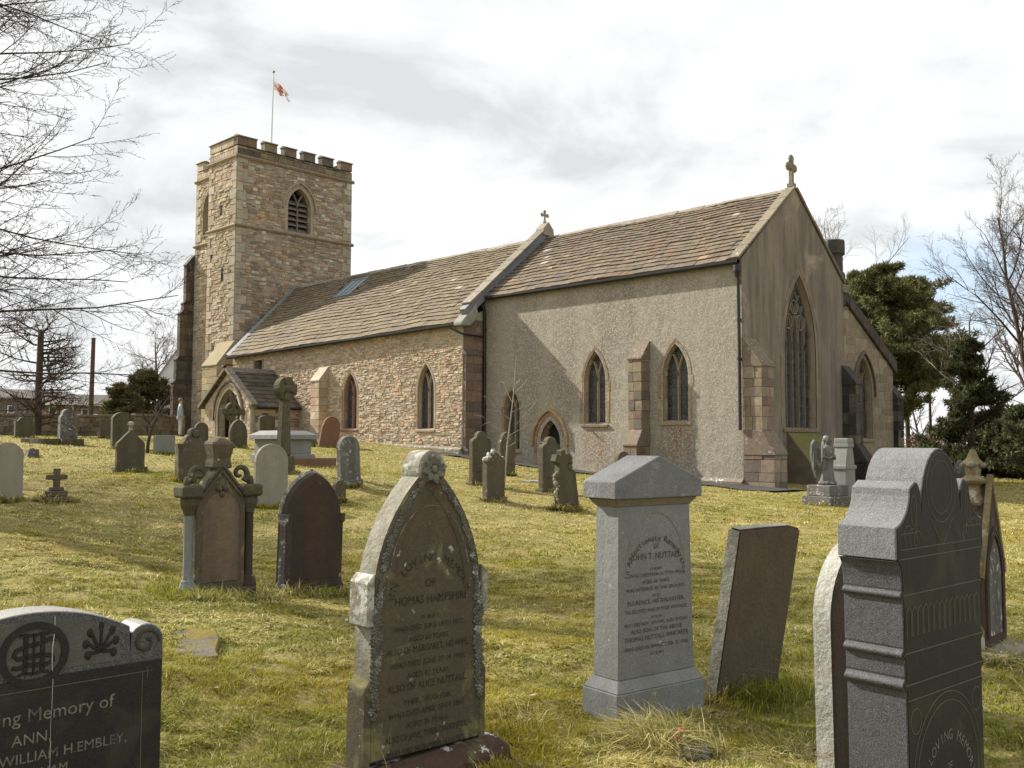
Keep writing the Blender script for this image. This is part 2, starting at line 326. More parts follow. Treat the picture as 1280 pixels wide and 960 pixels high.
def arch(uc, v0, sp, a, rise, n=7, d=0):
    """pointed-arch outline, counter-clockwise from bottom left ... ; d insets it"""
    k = (rise*rise-a*a)/(2*a); Rr = a+k-d; top = math.sqrt(max(1e-6, Rr*Rr-k*k)); th = math.atan2(top, k)
    rt = [(uc-k+Rr*math.cos(th*i/n), sp+Rr*math.sin(th*i/n)) for i in range(n+1)]
    lf = [(2*uc-u, v) for u, v in reversed(rt[:-1])]
    return [(uc-a+d, v0+d), (uc+a-d, v0+d)]+rt+lf
def pieces_out(pieces, name, mat, parent, rest, limit=300):
    """pieces: (verts8, colour). The ones that show largest become objects of their own, the rest one joined part."""
    def size(p):
        a = (Vector(p[0][5])-Vector(p[0][4])).cross(Vector(p[0][7])-Vector(p[0][4])); c = Vector(p[0][4])-Vector((0, 0, EYE)); return abs(a.dot(c))/c.length**3
    pieces = sorted(pieces, key=size, reverse=True)
    for vs, col in pieces[:limit]:
        mb = MB(); mb.hexa(vs[:4], vs[4:], col); o = mb.build(name, mat, parent, base=CH['_b'], fix=False)
    if pieces[limit:]:
        mb = MB()
        for vs, col in pieces[limit:]: mb.hexa(vs[:4], vs[4:], col)
        tag(mb.build(rest, mat, parent, base=CH['_b'], fix=False), kind='stuff')
def cut(iv, b0, b1):
    out = []
    for a, b in iv:
        if b1 <= a or b0 >= b: out.append((a, b))
        else:
            if b0-a > .06: out.append((a, b0))
            if b-b1 > .06: out.append((b1, b))
    return out
def rubble(fr, span, v0, v1, hr, wr, pal, proud=(.004, .03), gap=.012, rg=rng, jt=.008, ins=.011):
    """uneven coursed rubble; span(va, vb) gives the free stretches of a course"""
    out = []; v = v0
    while v < v1-.03:
        h = min(rg.uniform(*hr), v1-v)
        for a, b in span(v, v+h):
            u = a
            while u < b-.02:
                w = min(rg.uniform(*wr)*(.7+.6*h/hr[1]), b-u)
                if b-u-w < .08: w = b-u
                rows = [(v, v+h)] if h < hr[0]*1.4 or rg.random() > .22 else [(v, v+h*.45), (v+h*.45, v+h)]
                for va, vb in rows:
                    j = lambda s: rg.uniform(-s, s)
                    g_ = gap*.5; p = rg.uniform(*proud); mw = min(.3*w, ins); mh = min(.3*(vb-va), ins)
                    q = [(u+g_+j(jt), va+g_+j(jt)), (u+w-g_+j(jt), va+g_+j(jt)), (u+w-g_+j(jt), vb-g_+j(jt)), (u+g_+j(jt), vb-g_+j(jt))]
                    fq = [(q[0][0]+mw*rg.uniform(.4, 1), q[0][1]+mh*rg.uniform(.4, 1)), (q[1][0]-mw*rg.uniform(.4, 1), q[1][1]+mh*rg.uniform(.4, 1)), (q[2][0]-mw*rg.uniform(.4, 1), q[2][1]-mh*rg.uniform(.4, 1)), (q[3][0]+mw*rg.uniform(.4, 1), q[3][1]-mh*rg.uniform(.4, 1))]
                    c = rg.choice(pal); s_ = rg.uniform(.78, 1.18)
                    out.append(([fr.P(x, y, -.02) for x, y in q]+[fr.P(x, y, p+j(jt)) for x, y in fq], tuple(k*s_ for k in c)))
                u += w
        v += h
    return out
def block(fr, u0, u1, v0, v1, n0, n1, ins=.012, jit=.004):
    j = lambda: rng.uniform(-jit, jit)
    q = [(u0, v0), (u1, v0), (u1, v1), (u0, v1)]; sg = [(1, 1), (-1, 1), (-1, -1), (1, -1)]
    return [fr.P(x, y, n0) for x, y in q]+[fr.P(x+s[0]*ins+j(), y+s[1]*ins+j(), n1+j()) for (x, y), s in zip(q, sg)]
PAL_N = [(0.528, 0.426, 0.31), (0.498, 0.376, 0.259), (0.569, 0.488, 0.376), (0.477, 0.355, 0.27), (0.538, 0.446, 0.336), (0.508, 0.395, 0.28), (0.528, 0.376, 0.229), (0.437, 0.376, 0.3), (0.559, 0.468, 0.355), (0.477, 0.336, 0.264), (0.417, 0.355, 0.285)]
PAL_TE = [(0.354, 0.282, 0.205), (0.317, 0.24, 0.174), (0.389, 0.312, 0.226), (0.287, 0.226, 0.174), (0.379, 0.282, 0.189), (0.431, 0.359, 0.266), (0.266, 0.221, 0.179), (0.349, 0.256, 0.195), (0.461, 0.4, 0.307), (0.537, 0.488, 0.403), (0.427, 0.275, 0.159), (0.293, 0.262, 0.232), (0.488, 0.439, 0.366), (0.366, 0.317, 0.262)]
PAL_TS = [(0.494, 0.411, 0.297), (0.534, 0.455, 0.342), (0.455, 0.366, 0.258), (0.554, 0.48, 0.366), (0.425, 0.342, 0.247), (0.494, 0.385, 0.273)]  # same stone as the east face; sunlight on this side put in the colour
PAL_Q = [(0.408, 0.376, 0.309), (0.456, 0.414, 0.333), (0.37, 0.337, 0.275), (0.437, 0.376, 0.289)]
PAL_W = [(.36, .285, .195), (.33, .24, .155), (.28, .20, .15), (.38, .30, .205), (.34, .22, .125), (.32, .265, .2)]
PAL_WN = [(0.306, 0.162, 0.119), (0.34, 0.204, 0.145), (0.289, 0.178, 0.136), (0.357, 0.238, 0.162)]
PAL_GR = [(0.4, 0.336, 0.24), (0.368, 0.3, 0.212), (0.416, 0.352, 0.26)]

def arcpath(uc, v0, sp, a, rise, n):
    pts = arch(uc, v0, sp, a, rise, n); return pts[1:]+[pts[0]]          # right foot, up, over, down to left foot
def voussoirs(win, fr, uc, v0, sp, a, rise, wid, pal, splay=.2, flat=.07, proud=.012, blk=.3, hood=None):
    """dressed blocks round a pointed opening: jamb blocks and wedge-shaped arch stones, splayed towards the glass"""
    ns = max(2, int((sp-v0)/blk)); na = 6
    def st(side, tt):
        # tt 0..1 up the jamb, 1..2 round the arch; returns outer, mid, inner (u,v)
        def ring(d):
            if tt <= 1: return (uc+side*(a-d), v0+(sp-v0)*tt)
            k = (rise*rise-a*a)/(2*a); Rr = a+k-d; th = math.atan2(math.sqrt(max(1e-6, Rr*Rr-k*k)), k)*(tt-1)
            return (uc+side*(-k+Rr*math.cos(th)), sp+Rr*math.sin(th))
        return ring(-wid+flat*0), ring(-wid+flat), ring(0)
    for side in (1, -1):
        ts = [i/ns for i in range(ns+1)]+[1+(i+1)/na for i in range(na)]
        for i in range(len(ts)-1):
            t0, t1 = ts[i]+.004, ts[i+1]-.004
            o0, m0, i0 = st(side, t0); o1, m1, i1 = st(side, t1); ex = rng.uniform(0, .07) if ts[i+1] <= 1 and wid > .15 else 0
            o0 = (o0[0]+side*ex, o0[1]); o1 = (o1[0]+side*ex, o1[1])
            c = vary(rng.choice(pal), .85, 1.12); mb = MB()
            sec = lambda o, m_, n_: [fr.P(*o, -.06), fr.P(*o, proud), fr.P(*m_, proud), fr.P(*n_, -splay), fr.P(*n_, -splay-.12)]
            A, B = sec(o0, m0, i0), sec(o1, m1, i1)
            mb.add(A+B, [(k, (k+1) % 5, 5+(k+1) % 5, 5+k) for k in range(5)]+[(4, 3, 2, 1, 0), (5, 6, 7, 8, 9)], c); mb.build('jamb_stone' if ts[i+1] <= 1 else 'arch_stone', M['ashlar'], win, base=CH['_b'])
        if hood:
            mb = MB(); P_ = []
            for i in range(9):
                tt = .9+1.1*i/8
                def ring(d):
                    if tt <= 1: return (uc+side*(a-d), v0+(sp-v0)*tt)
                    k = (rise*rise-a*a)/(2*a); Rr = a+k-d; th = math.atan2(math.sqrt(max(1e-6, Rr*Rr-k*k)), k)*(tt-1)
                    return (uc+side*(-k+Rr*math.cos(th)), sp+Rr*math.sin(th))
                x, y = ring(-wid-.03); x2, y2 = ring(-wid-.13); P_ += [fr.P(x, y, 0), fr.P(x, y, .10), fr.P(x2, y2, .07), fr.P(x2, y2, 0)]
            mb.add(P_, [(4*i+k, 4*i+(k+1) % 4, 4*i+4+(k+1) % 4, 4*i+4+k) for i in range(8) for k in range(4)]+[(3, 2, 1, 0), (32, 33, 34, 35)], hood); mb.build('hood_mould', M['ashlar'], win, base=CH['_b'])
def bar(mb, fr, path, w, n0, n1, col):
    """rectangular stone bar swept along a 2D path"""
    L = []
    for i, p in enumerate(path):
        q0, q1 = path[max(0, i-1)], path[min(len(path)-1, i+1)]; dx, dy = q1[0]-q0[0], q1[1]-q0[1]; l = math.hypot(dx, dy) or 1; nx, ny = -dy/l*w/2, dx/l*w/2
        L += [fr.P(p[0]+nx, p[1]+ny, n0), fr.P(p[0]+nx*.45, p[1]+ny*.45, n1), fr.P(p[0]-nx*.45, p[1]-ny*.45, n1), fr.P(p[0]-nx, p[1]-ny, n0)]
    n = len(path); mb.add(L, [(4*i+k, 4*i+(k+1) % 4, 4*i+4+(k+1) % 4, 4*i+4+k) for i in range(n-1) for k in range(4)]+[(3, 2, 1, 0), (4*n-4, 4*n-3, 4*n-2, 4*n-1)], col)
def window(name, fr, uc, v0, sp, a, rise, lights, pal, wid=.2, splay=.22, tracery='y', label=None, sill=True, hood=None, louvre=False, bars=.28, mcol=None):
    win = bpy.data.objects.new(name, None); COL.objects.link(win); win.parent = CH; win['_b'] = CH['_b']
    if label: win['label'] = label
    # everything of the window is a part of the window; the glass sits behind the splay
    voussoirs(win, fr, uc, v0, sp, a, rise, wid, pal, splay, hood=hood)
    ng = -splay-.07; mc = mcol or pal[0]
    ol = arch(uc, v0-.03, sp, a+.03, rise+.036, 9); rv = MB(); nd_ = ng-.40 if louvre else ng-.06
    rv.add([fr.P(*p, -.03) for p in ol]+[fr.P(*p, nd_) for p in ol], [(i, (i+1) % len(ol), len(ol)+(i+1) % len(ol), len(ol)+i) for i in range(len(ol))]); rv.build('reveal', M['mortar_t'], win, fix=False)
    k = (rise*rise-a*a)/(2*a); Rr = a+k
    def half(v):                         # clear half width at height v
        if v <= sp: return a
        return max(0, -k+math.sqrt(max(0, Rr*Rr-(v-sp)**2)))
    # mullions and the tracery curves
    cuts = [uc-a+2*a*i/lights for i in range(1, lights)]
    for i, u in enumerate(cuts):
        mb = MB(); bar(mb, fr, [(u, v0), (u, sp)], .09 if lights < 4 else .085, ng-.02, ng+.1, mc); mb.build('mullion', M['ashlar'], win)
    tr = MB(); nb = 0
    for u in (cuts if tracery else []):
        for sd in (1, -1):
            path = []
            for i in range(15):
                th = math.atan2(rise, k)*i/14; x = u+sd*(a+k)-sd*0 - sd*(Rr*math.cos(th)); y = sp+Rr*math.sin(th)
                if abs(x-uc) > half(y)+.02 and i > 0: break
                path.append((x, y))
            if len(path) > 2: bar(tr, fr, path, .075, ng-.02, ng+.09, mc); nb += 1
    if nb: tr.build('tracery', M['ashlar'], win)
    # glass, one pane per light
    for i in range(lights):
        uA, uB = uc-a+2*a*i/lights, uc-a+2*a*(i+1)/lights
        if louvre:
            vv = v0+.05
            while vv < sp+rise*.42:
                hw = half(vv+.2); x0, x1 = max(uA+.05, uc-hw), min(uB-.05, uc+hw)
                if x1-x0 > .08:
                    mb = MB(); mb.hexa([fr.P(x0, vv, ng+.05), fr.P(x1, vv, ng+.05), fr.P(x1, vv+.05, ng+.05), fr.P(x0, vv+.05, ng+.05)][::-1], [fr.P(x0, vv+.24, ng-.22), fr.P(x1, vv+.24, ng-.22), fr.P(x1, vv+.29, ng-.22), fr.P(x0, vv+.29, ng-.22)][::-1], (.16, .145, .125), True); mb.build('louvre', M['ashlar'], win)
                vv += .3
        poly = [(uA, v0), (uB, v0)]; top = []
        for j in range(13):
            u = uB-(uB-uA)*j/12; du = abs(u-uc); top.append((u, sp+math.sqrt(max(0, Rr*Rr-(du+k)**2))))
        mb = MB(); sheet(mb, fr, poly+top, n=ng-(.35 if louvre else 0)); mb.build('pane', M['darkin' if louvre else 'glass'], win, fix=False)
        if bars and not louvre:
            v = v0+bars; 
            while v < sp+rise*.8:
                x0, x1 = max(uA, uc-half(v)), min(uB, uc+half(v))
                if x1-x0 > .1:
                    mb = MB(); bar(mb, fr, [(x0, v), (x1, v)], .022, ng, ng+.03, (.12, .12, .125)); mb.build('saddle_bar', M['ashlar'], win)
                v += bars
            lc = MB(); q = .15                               # diagonal lead lattice
            for sgn in (1, -1):
                for i2 in range(-60, 60):
                    c0 = i2*q; seg = []
                    for s2 in range(41):
                        v_ = v0+(sp+rise-v0)*s2/40; u_ = c0+sgn*(v_-v0)*.6+uA
                        if uA < u_ < uB and abs(u_-uc) < half(v_): seg.append((u_, v_))
                    if len(seg) > 1: bar(lc, fr, [seg[0], seg[-1]], .010, ng, ng+.006, (.075, .08, .085))
            if lc.v: tag(lc.build('lead_lattice', M['ashlar'], win), kind='stuff')
    if sill:
        mb = MB(); c = tuple(k_*.95 for k_ in pal[0])
        mb.add([fr.P(uc-a-wid*.9, v0-.14, -.1), fr.P(uc+a+wid*.9, v0-.14, -.1), fr.P(uc-a-wid*.9, v0-.14, .06), fr.P(uc+a+wid*.9, v0-.14, .06), fr.P(uc-a-wid*.9, v0-.07, .07), fr.P(uc+a+wid*.9, v0-.07, .07), fr.P(uc-a-wid*.9, v0+.03, -splay-.1), fr.P(uc+a+wid*.9, v0+.03, -splay-.1)],
               [(0, 2, 3, 1), (2, 4, 5, 3), (4, 6, 7, 5), (0, 1, 7, 6), (0, 6, 4, 2), (1, 3, 5, 7)], c); mb.build('sill', M['ashlar'], win)
    return win
def part(name, mat, mb, parent=None, label=None, **k):
    o = mb.build(name, mat, parent or CH, base=CH['_b'], **k)
    if label: o['label'] = label
    return o

# ---- openings
SC, SN, EC = south(YC), south(YN), east(XE)
WC = [dict(uc=-21.33, v0=2.3, sp=3.75, a=.46, rise=1.05), dict(uc=-17.95, v0=2.33, sp=3.8, a=.47, rise=1.02)]
WL = dict(uc=-25.38, v0=1.35, sp=2.8, a=.40, rise=.78)
DOOR = dict(uc=-23.42, v0=.4, sp=1.62, a=.46, rise=.78)
WN_ = [dict(uc=-34.1, v0=2.2, sp=3.62, a=.46, rise=.95), dict(uc=-29.08, v0=2.15, sp=3.62, a=.47, rise=1.08)]
WE = dict(uc=29.72, v0=2.12, sp=4.75, a=1.06, rise=2.5)
def hole(w, d=0): return arch(w['uc'], w['v0']-d, w['sp'], w['a']+d, w['rise']+d*1.2)
# ---- chancel: rendered walls
mb = MB(); sheet(mb, SC, [(XJ, -.6), (XE, -.6), (XE, ZEC), (XJ, ZEC)], [hole(w, .02) for w in WC+[WL, DOOR]])
part('chancel_wall', M['render'], mb, fix=False, label='buff pebbledash south wall of the chancel')
mb = MB(); mb.add([(XJ, YNE, -.6), (XE, YNE, -.6), (XE, YNE, ZEC), (XJ, YNE, ZEC)], [(3, 2, 1, 0)]); part('north_wall', M['render'], mb, fix=False)
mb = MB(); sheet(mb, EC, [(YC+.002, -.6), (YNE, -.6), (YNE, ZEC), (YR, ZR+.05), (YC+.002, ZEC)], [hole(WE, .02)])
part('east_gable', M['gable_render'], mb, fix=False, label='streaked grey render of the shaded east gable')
for w in WC: window('window', SC, lights=2, pal=PAL_W, wid=.16, splay=.19, **w)
window('window', SC, lights=2, pal=PAL_W, wid=.12, splay=.22, label='low two-light window beside the priest door', **WL)
wb = dict(DOOR); dr = bpy.data.objects.new('priest_door', None); COL.objects.link(dr); dr.parent = CH; dr['_b'] = CH['_b']
voussoirs(dr, SC, DOOR['uc'], DOOR['v0'], DOOR['sp'], DOOR['a'], DOOR['rise'], .3, PAL_W, splay=.3, flat=.1, proud=.03, blk=.4, hood=(.38, .26, .15))
for i in range(5):
    u0 = DOOR['uc']-DOOR['a']+i*DOOR['a']*.4; u1 = u0+DOOR['a']*.4-.008
    tops = []
    for u in (u1, u0):
        kk = (DOOR['rise']**2-DOOR['a']**2)/(2*DOOR['a']); tops.append((u, DOOR['sp']+math.sqrt(max(0, (DOOR['a']+kk)**2-(abs(u-DOOR['uc'])+kk)**2))))
    mb = MB(); mb.prism([(u0, DOOR['v0'])]+[(u1, DOOR['v0'])]+tops, lambda p: SC.P(*p, -.42), lambda p: SC.P(*p, -.36)); mb.build('door_plank', M['dark'], dr)
window('east_window', EC, lights=5, pal=[(.25, .195, .135), (.22, .17, .125), (.27, .21, .145)], wid=.26, splay=.22, bars=.36, mcol=(.17, .155, .13), label='tall five-light traceried window in the east gable', **WE)
for (u, v, r_) in ((-.42, .95, .26), (.42, .95, .26), (0, 1.45, .24)):
    mb = MB(); pth = [(WE['uc']+u+r_*math.cos(2*math.pi*i/12), WE['sp']+v+r_*math.sin(2*math.pi*i/12)) for i in range(13)]; bar(mb, EC, pth, .06, -.31, -.2, (.26, .24, .2)); part('tracery_ring', M['ashlar'], mb)
# mossy sloping apron under the east window
mb = MB(); x1 = XE+1.0
mb.add([(XE, 28.72, -.3), (XE, 30.75, -.3), (x1, 28.72, -.3), (x1, 30.75, -.3), (x1, 28.72, .75), (x1, 30.75, .75), (XE, 28.72, 2.0), (XE, 30.75, 2.0)], [(2, 3, 5, 4), (4, 5, 7, 6), (0, 2, 4, 6), (1, 7, 5, 3), (0, 1, 3, 2)])
M['mossy'] = stone('mossy_apron', (.2, .155, .10), (.13, .11, .085), 3, moss=((.13, .125, .03), .35), blotch=((.19, .10, .05), .6, 1.2), bump=.6)
part('window_apron', M['mossy'], mb, bevel=.02, label='mossy sloping stone apron below the east window')
# plinth of the chancel
M['plinth'] = stone('plinth_stone', (.25, .215, .165), (.17, .15, .125), 4, bump=.6, lichen=((.5, .5, .46), .55, 9))
mb = MB(); mb.add([SC.P(XJ, -.5, 0), SC.P(XE, -.5, 0), SC.P(XJ, -.5, .14), SC.P(XE, -.5, .14), SC.P(XJ, .52, .14), SC.P(XE, .42, .14), SC.P(XJ, .62, .0), SC.P(XE, .52, .0)], [(2, 3, 5, 4), (4, 5, 7, 6), (1, 7, 5, 3), (0, 2, 4, 6)])
part('plinth', M['plinth'], mb)

# ---- nave: rubble
ZW, ZEe = 5.95, 6.25                      # eaves height at west and east end
XNW = -44.1
def topn(u): return ZEe+(ZW-ZEe)*(XJ-u)/(XJ-XNW)
SW_ = (-42.0, -41.3, 4.2, 5.6)            # little square window under the eaves
NW = part('nave_wall', M['mortar'], (lambda mb: (sheet(mb, SN, [(XNW, -.3), (XJ, -.3), (XJ, topn(XJ)), (XNW, topn(XNW))], [hole(w, .02) for w in WN_]+[[(SW_[0], SW_[2]), (SW_[1], SW_[2]), (SW_[1], SW_[3]), (SW_[0], SW_[3])]]),
        mb.add([(XJ, YN, -.3), (XJ, YC+1, -.3), (XJ, YC+1, 7.2), (XJ, YN, 6.3)], [(0, 1, 2, 3)]), mb)[-1])(MB()), fix=False)
def blk(openings, va, vb, iv, pad=.14):
    for w in openings:
        k = (w['rise']**2-w['a']**2)/(2*w['a']); Rr = w['a']+k+pad
        if vb > w['v0']-.12 and va < w['sp']+w['rise']+pad:
            v = max(va, w['sp']); hw = w['a']+pad if va <= w['sp'] else max(0, -k+math.sqrt(max(0, Rr*Rr-(v-w['sp'])**2)))
            if hw > .02: iv = cut(iv, w['uc']-hw, w['uc']+hw)
    return iv
def span_n(va, vb):
    a = XNW+.02
    iv = blk(WN_, va, vb, [(a, XJ-.01)], .16)
    if vb > SW_[2]-.05 and va < SW_[3]+.1: iv = cut(iv, SW_[0]-.14, SW_[1]+.14)
    if vb > 5.9: iv = cut(iv, XNW, XNW+(vb-5.9)*60) if vb < 6.25 else []
    return iv
pc = rubble(SN, span_n, .9, 6.22, (.06, .13), (.10, .30), PAL_N, proud=(.0, .035), gap=.008, jt=.012, ins=.015)
pieces_out(pc, 'stone', M['rubble_n'], NW, 'rubble_stones')
fe = Fr((XJ, 0, 0), (0, 1, 0), (0, 0, 1))
pc = []
v = .7
PAL_BD = [(.2, .15, .12), (.235, .165, .133), (.175, .14, .115), (.26, .18, .145), (.22, .18, .143)]  # reddish east-facing blocks, with the shade of that face put in the colour
while v < 6.3:                            # dressed blocks of the nave's east return
    h = rng.uniform(.24, .36); top = 6.3+(0)*0; sp_ = rng.uniform(.35, .75); h = min(h, 6.5-v)
    for u0, u1 in ((YN, YN+sp_), (YN+sp_, YC)):
        c = vary(rng.choice(PAL_BD), .8, 1.15); pc.append((block(fe, u0+.004, u1-.004, v+.004, v+h-.004, -.02, .03), c))
    v += h
pieces_out(pc, 'stone', M['ashlar'], NW, 'more_stones')
window('window', SN, lights=2, pal=PAL_WN, wid=.13, splay=.17, label='red sandstone lancet window of the nave', mcol=(.36, .2, .15), **WN_[0])
window('window', SN, lights=2, pal=PAL_GR, wid=.13, splay=.17, label='pale stone two-light window of the nave', **WN_[1])
wq = bpy.data.objects.new('square_window', None); COL.objects.link(wq); wq.parent = CH; wq['_b'] = CH['_b']
for (u0, u1, v0, v1, n0, n1, nm) in ((SW_[0]-.16, SW_[0], 4.1, 5.65, -.35, .03, 'jamb_stone'), (SW_[1], SW_[1]+.14, 4.1, 5.65, -.35, .03, 'jamb_stone'), (SW_[0], SW_[1], 4.1, 4.22, -.35, .05, 'sill')):
    mb = MB(); mb.hexa(*(lambda q: (q[:4], q[4:]))(block(SN, u0, u1, v0, v1, n0, n1)), (.3, .25, .19)); mb.build(nm, M['ashlar'], wq, fix=False)
mb = MB(); sheet(mb, SN, [(SW_[0], SW_[2]), (SW_[1], SW_[2]), (SW_[1], SW_[3]), (SW_[0], SW_[3])], n=-.3); mb.build('pane', M['glass'], wq, fix=False)
# nave footing course and a drain grille stone near the corner
mb = MB(); mb.add([SN.P(XNW, .4, 0), SN.P(XJ, .4, 0), SN.P(XNW, .4, .16), SN.P(XJ, .4, .16), SN.P(XNW, 1.92, .16), SN.P(XJ, 1.32, .16), SN.P(XNW, 2.0, .0), SN.P(XJ, 1.42, .0)], [(2, 3, 5, 4), (4, 5, 7, 6), (1, 7, 5, 3), (0, 2, 4, 6)])
part('plinth', M['plinth'], mb)

# ---- buttresses of coursed blocks
def buttress(name, x0, x1, y0, y1, steps, pal, label=None, matk='ashlar', face='S', hh=(.26, .42)):
    """steps: list of (z_top, projection); stones on the south, west and east faces; each set-off is a sloped weathering. face: way it projects"""
    core = MB(); zb = steps[0][2]; pcs = []
    z = zb
    ax = 1 if face == 'S' else 0
    def cor(x, y, z_): return (x, y, z_)
    prevp = None; last = len(steps)-1
    for i, (zt, pr, z0) in enumerate(steps):
        if face == 'S': xa, xb, ya, yb = x0, x1, y1-pr, y1
        else: xa, xb, ya, yb = x0, x0+pr, y0, y1
        core.box(xa+.03, xb-.03, ya+.03, yb-(.0 if face == 'S' else .03), z0, zt)
        v = z0
        while v < zt-.02:
            h = min(rng.uniform(*hh), zt-v)
            if zt-v-h < .12: h = zt-v
            for fr, ua, ub in ((south(ya), xa, xb), (east(xb), ya, yb), (Fr((xa, 0, 0), (0, -1, 0), (0, 0, 1)), -yb, -ya)):
                n = 1 if ub-ua < .5 else 2; cut_ = ua+(ub-ua)*rng.uniform(.35, .65)
                for a, b_ in ([(ua, ub)] if n == 1 else [(ua, cut_), (cut_, ub)]):
                    c = vary(rng.choice(pal), .85, 1.12); pcs.append((block(fr, a+.002, b_-.002, v+.002, v+h-.002, -.05, .002+rng.uniform(-.006, .012), ins=.007), c))
            v += h
        # weathering slope to the next step
        np_ = steps[i+1][1] if i < last else .02; zn = steps[i+1][2] if i < last else zt+(pr-np_)*1.35
        c = tuple(k*.82 for k in pal[2]); w = MB()
        if face == 'S': w.prism([(y1-pr-.04, zt-.06), (y1-pr-.04, zt), (y1-np_, zn), (y1, zn), (y1, zt-.06)], lambda p: (x0-.03, p[0], p[1]), lambda p: (x1+.03, p[0], p[1]), c)
        else: w.prism([(x0+pr+.04, zt-.06), (x0+pr+.04, zt), (x0+np_, zn), (x0, zn), (x0, zt-.06)], lambda p: (p[0], y0-.03, p[1]), lambda p: (p[0], y1+.03, p[1]), c)
        steps[i] = (zt, pr, z0, w)
    b = part(name, M['mortar'], core, label=label)
    for s in steps: s[3].build('weathering', M['coping'] if matk == 'ashlar' else M[matk], b, base=CH['_b'], bevel=.015)
    pieces_out(pcs, 'stone', M[matk], b, 'more_stones')
    return b
PAL_BB = [(.26, .215, .158), (.285, .237, .175), (.235, .187, .142), (.30, .255, .19), (.21, .15, .12), (.25, .21, .16), (.17, .145, .12)]
buttress('buttress', -19.52, -18.97, 0, YC, [(1.55, .72, -.2), (4.42, .45, 2.05)], PAL_BB, 'buttress between the two chancel windows')
buttress('buttress', XE, 0, YC+.0, YC+.72, [(1.3, 1.05, -.3), (4.0, .66, 2.0)], PAL_BB, 'broad stone buttress at the corner of the east end', face='E')
M['black_stone'] = stone('sooty_ashlar', (.6, .6, .6), (1.2, 1.2, 1.2), 4, tint=True, bump=.5, bscale=24)
PAL_BK = [(.05, .047, .042), (.035, .034, .032), (.075, .068, .058), (.11, .095, .075), (.045, .042, .038), (.17, .145, .11)]
buttress('buttress', XE, 0, 32.75, 33.3, [(1.0, .85, -.3), (3.75, .5, 1.6)], PAL_BK, 'sooty black buttress between gable and vestry', 'black_stone', face='E')
buttress('buttress', -36.4, -35.75, 0, YN, [(4.35, .48, .9)], PAL_N, 'gabled stone buttress against the nave wall')
buttress('buttress', XJ, 0, YN+.02, YN+.85, [(1.3, .3, .4), (5.0, .16, 1.45)], PAL_BD, 'reddish shallow corner buttress of the nave', face='E')

# ---- vestry north of the chancel
XV = XE-.15; EV = east(XV); WV = dict(uc=34.85, v0=1.8, sp=3.55, a=.72, rise=1.25)
mb = MB(); sheet(mb, EV, [(32.9, -.5), (37.5, -.5), (37.5, 4.75), (32.9, 7.25)], [hole(WV, .02)]); mb.add([(XV, 37.5, -.5), (XV-8, 37.5, -.5), (XV-8, 37.5, 4.75), (XV, 37.5, 4.75)], [(0, 1, 2, 3)])
M['vestry'] = stone('vestry_ashlar', (.36, .295, .205), (.29, .235, .165), 2, bump=.4, streak=((.14, .12, .095), .5, 2))
VW = part('vestry_wall', M['vestry'], mb, fix=False)
pc = []; v = -.2
def span_v(va, vb):
    r_ = 37.48-max(0, (vb-4.72))*(4.6/2.5); return blk([WV], va, vb, [(32.95, r_)] if r_ > 33.2 else [], .14)
while v < 6.9:
    h = rng.uniform(.28, .36)
    for a, b_ in span_v(v, v+h):
        u = a
        while u < b_-.05:
            w = min(rng.uniform(.4, .8), b_-u); w = b_-u if b_-u-w < .15 else w; c = vary(rng.choice([(.29, .245, .18), (.26, .22, .165), (.32, .27, .2), (.235, .2, .152)]), .82, 1.12)
            pc.append((block(EV, u+.004, u+w-.004, v+.004, v+h-.004, -.03, .012), c)); u += w
    v += h
pieces_out(pc, 'stone', M['ashlar'], VW, 'more_stones')
window('window', EV, lights=3, pal=[(.30, .25, .18), (.26, .215, .155)], wid=.13, splay=.2, hood=(.12, .105, .085), bars=.3, mcol=(.24, .2, .15), label='pointed three-light window of the vestry', **WV)
dirv = Vector((0, 4.3, -2.41)).normalized()
for i in range(6):
    a, b_ = i/6+.004, (i+1)/6-.004; mb = MB(); q = []
    for s_ in (a, b_):
        y, z = 32.75+4.95*s_, 7.38-2.7*s_; q += [(XV-.4, y, z-.32), (XV+.12, y, z-.32), (XV+.12, y, z+.16), (XV-.4, y, z+.16)]
    mb.add(q, [(0, 1, 2, 3), (7, 6, 5, 4), (0, 4, 5, 1), (1, 5, 6, 2), (2, 6, 7, 3), (3, 7, 4, 0)], vary((.085, .075, .062), .8, 1.2)); part('coping_stone', M['black_stone'], mb, bevel=.02)
mb = MB(); mb.add([(XV-.3, 32.6, 7.3), (XV-.3, 37.6, 4.62), (XV-8, 37.6, 4.62), (XV-8, 32.6, 7.3)], [(0, 1, 2, 3)]); part('vestry_roof', M['lead'], mb)
buttress('buttress', XV-.8, 0, 37.45, 38.0, [(1.0, 1.35, -.5), (3.4, 1.0, 1.5)], PAL_BK, 'dark buttress at the far corner of the vestry', 'black_stone', face='E')
# octagonal chimney
mb = MB(); o8 = lambda r, z: (r, z)
mb.lathe([(.42, 6.6), (.42, 7.75), (.34, 7.85), (.34, 8.45), (.42, 8.5), (.42, 8.98), (.36, 9.02)], (XE-.4, 33.1, 0), 8, (.085, .08, .072)); part('chimney', M['black_stone'], mb, bevel=.012, label='black octagonal chimney behind the gable')

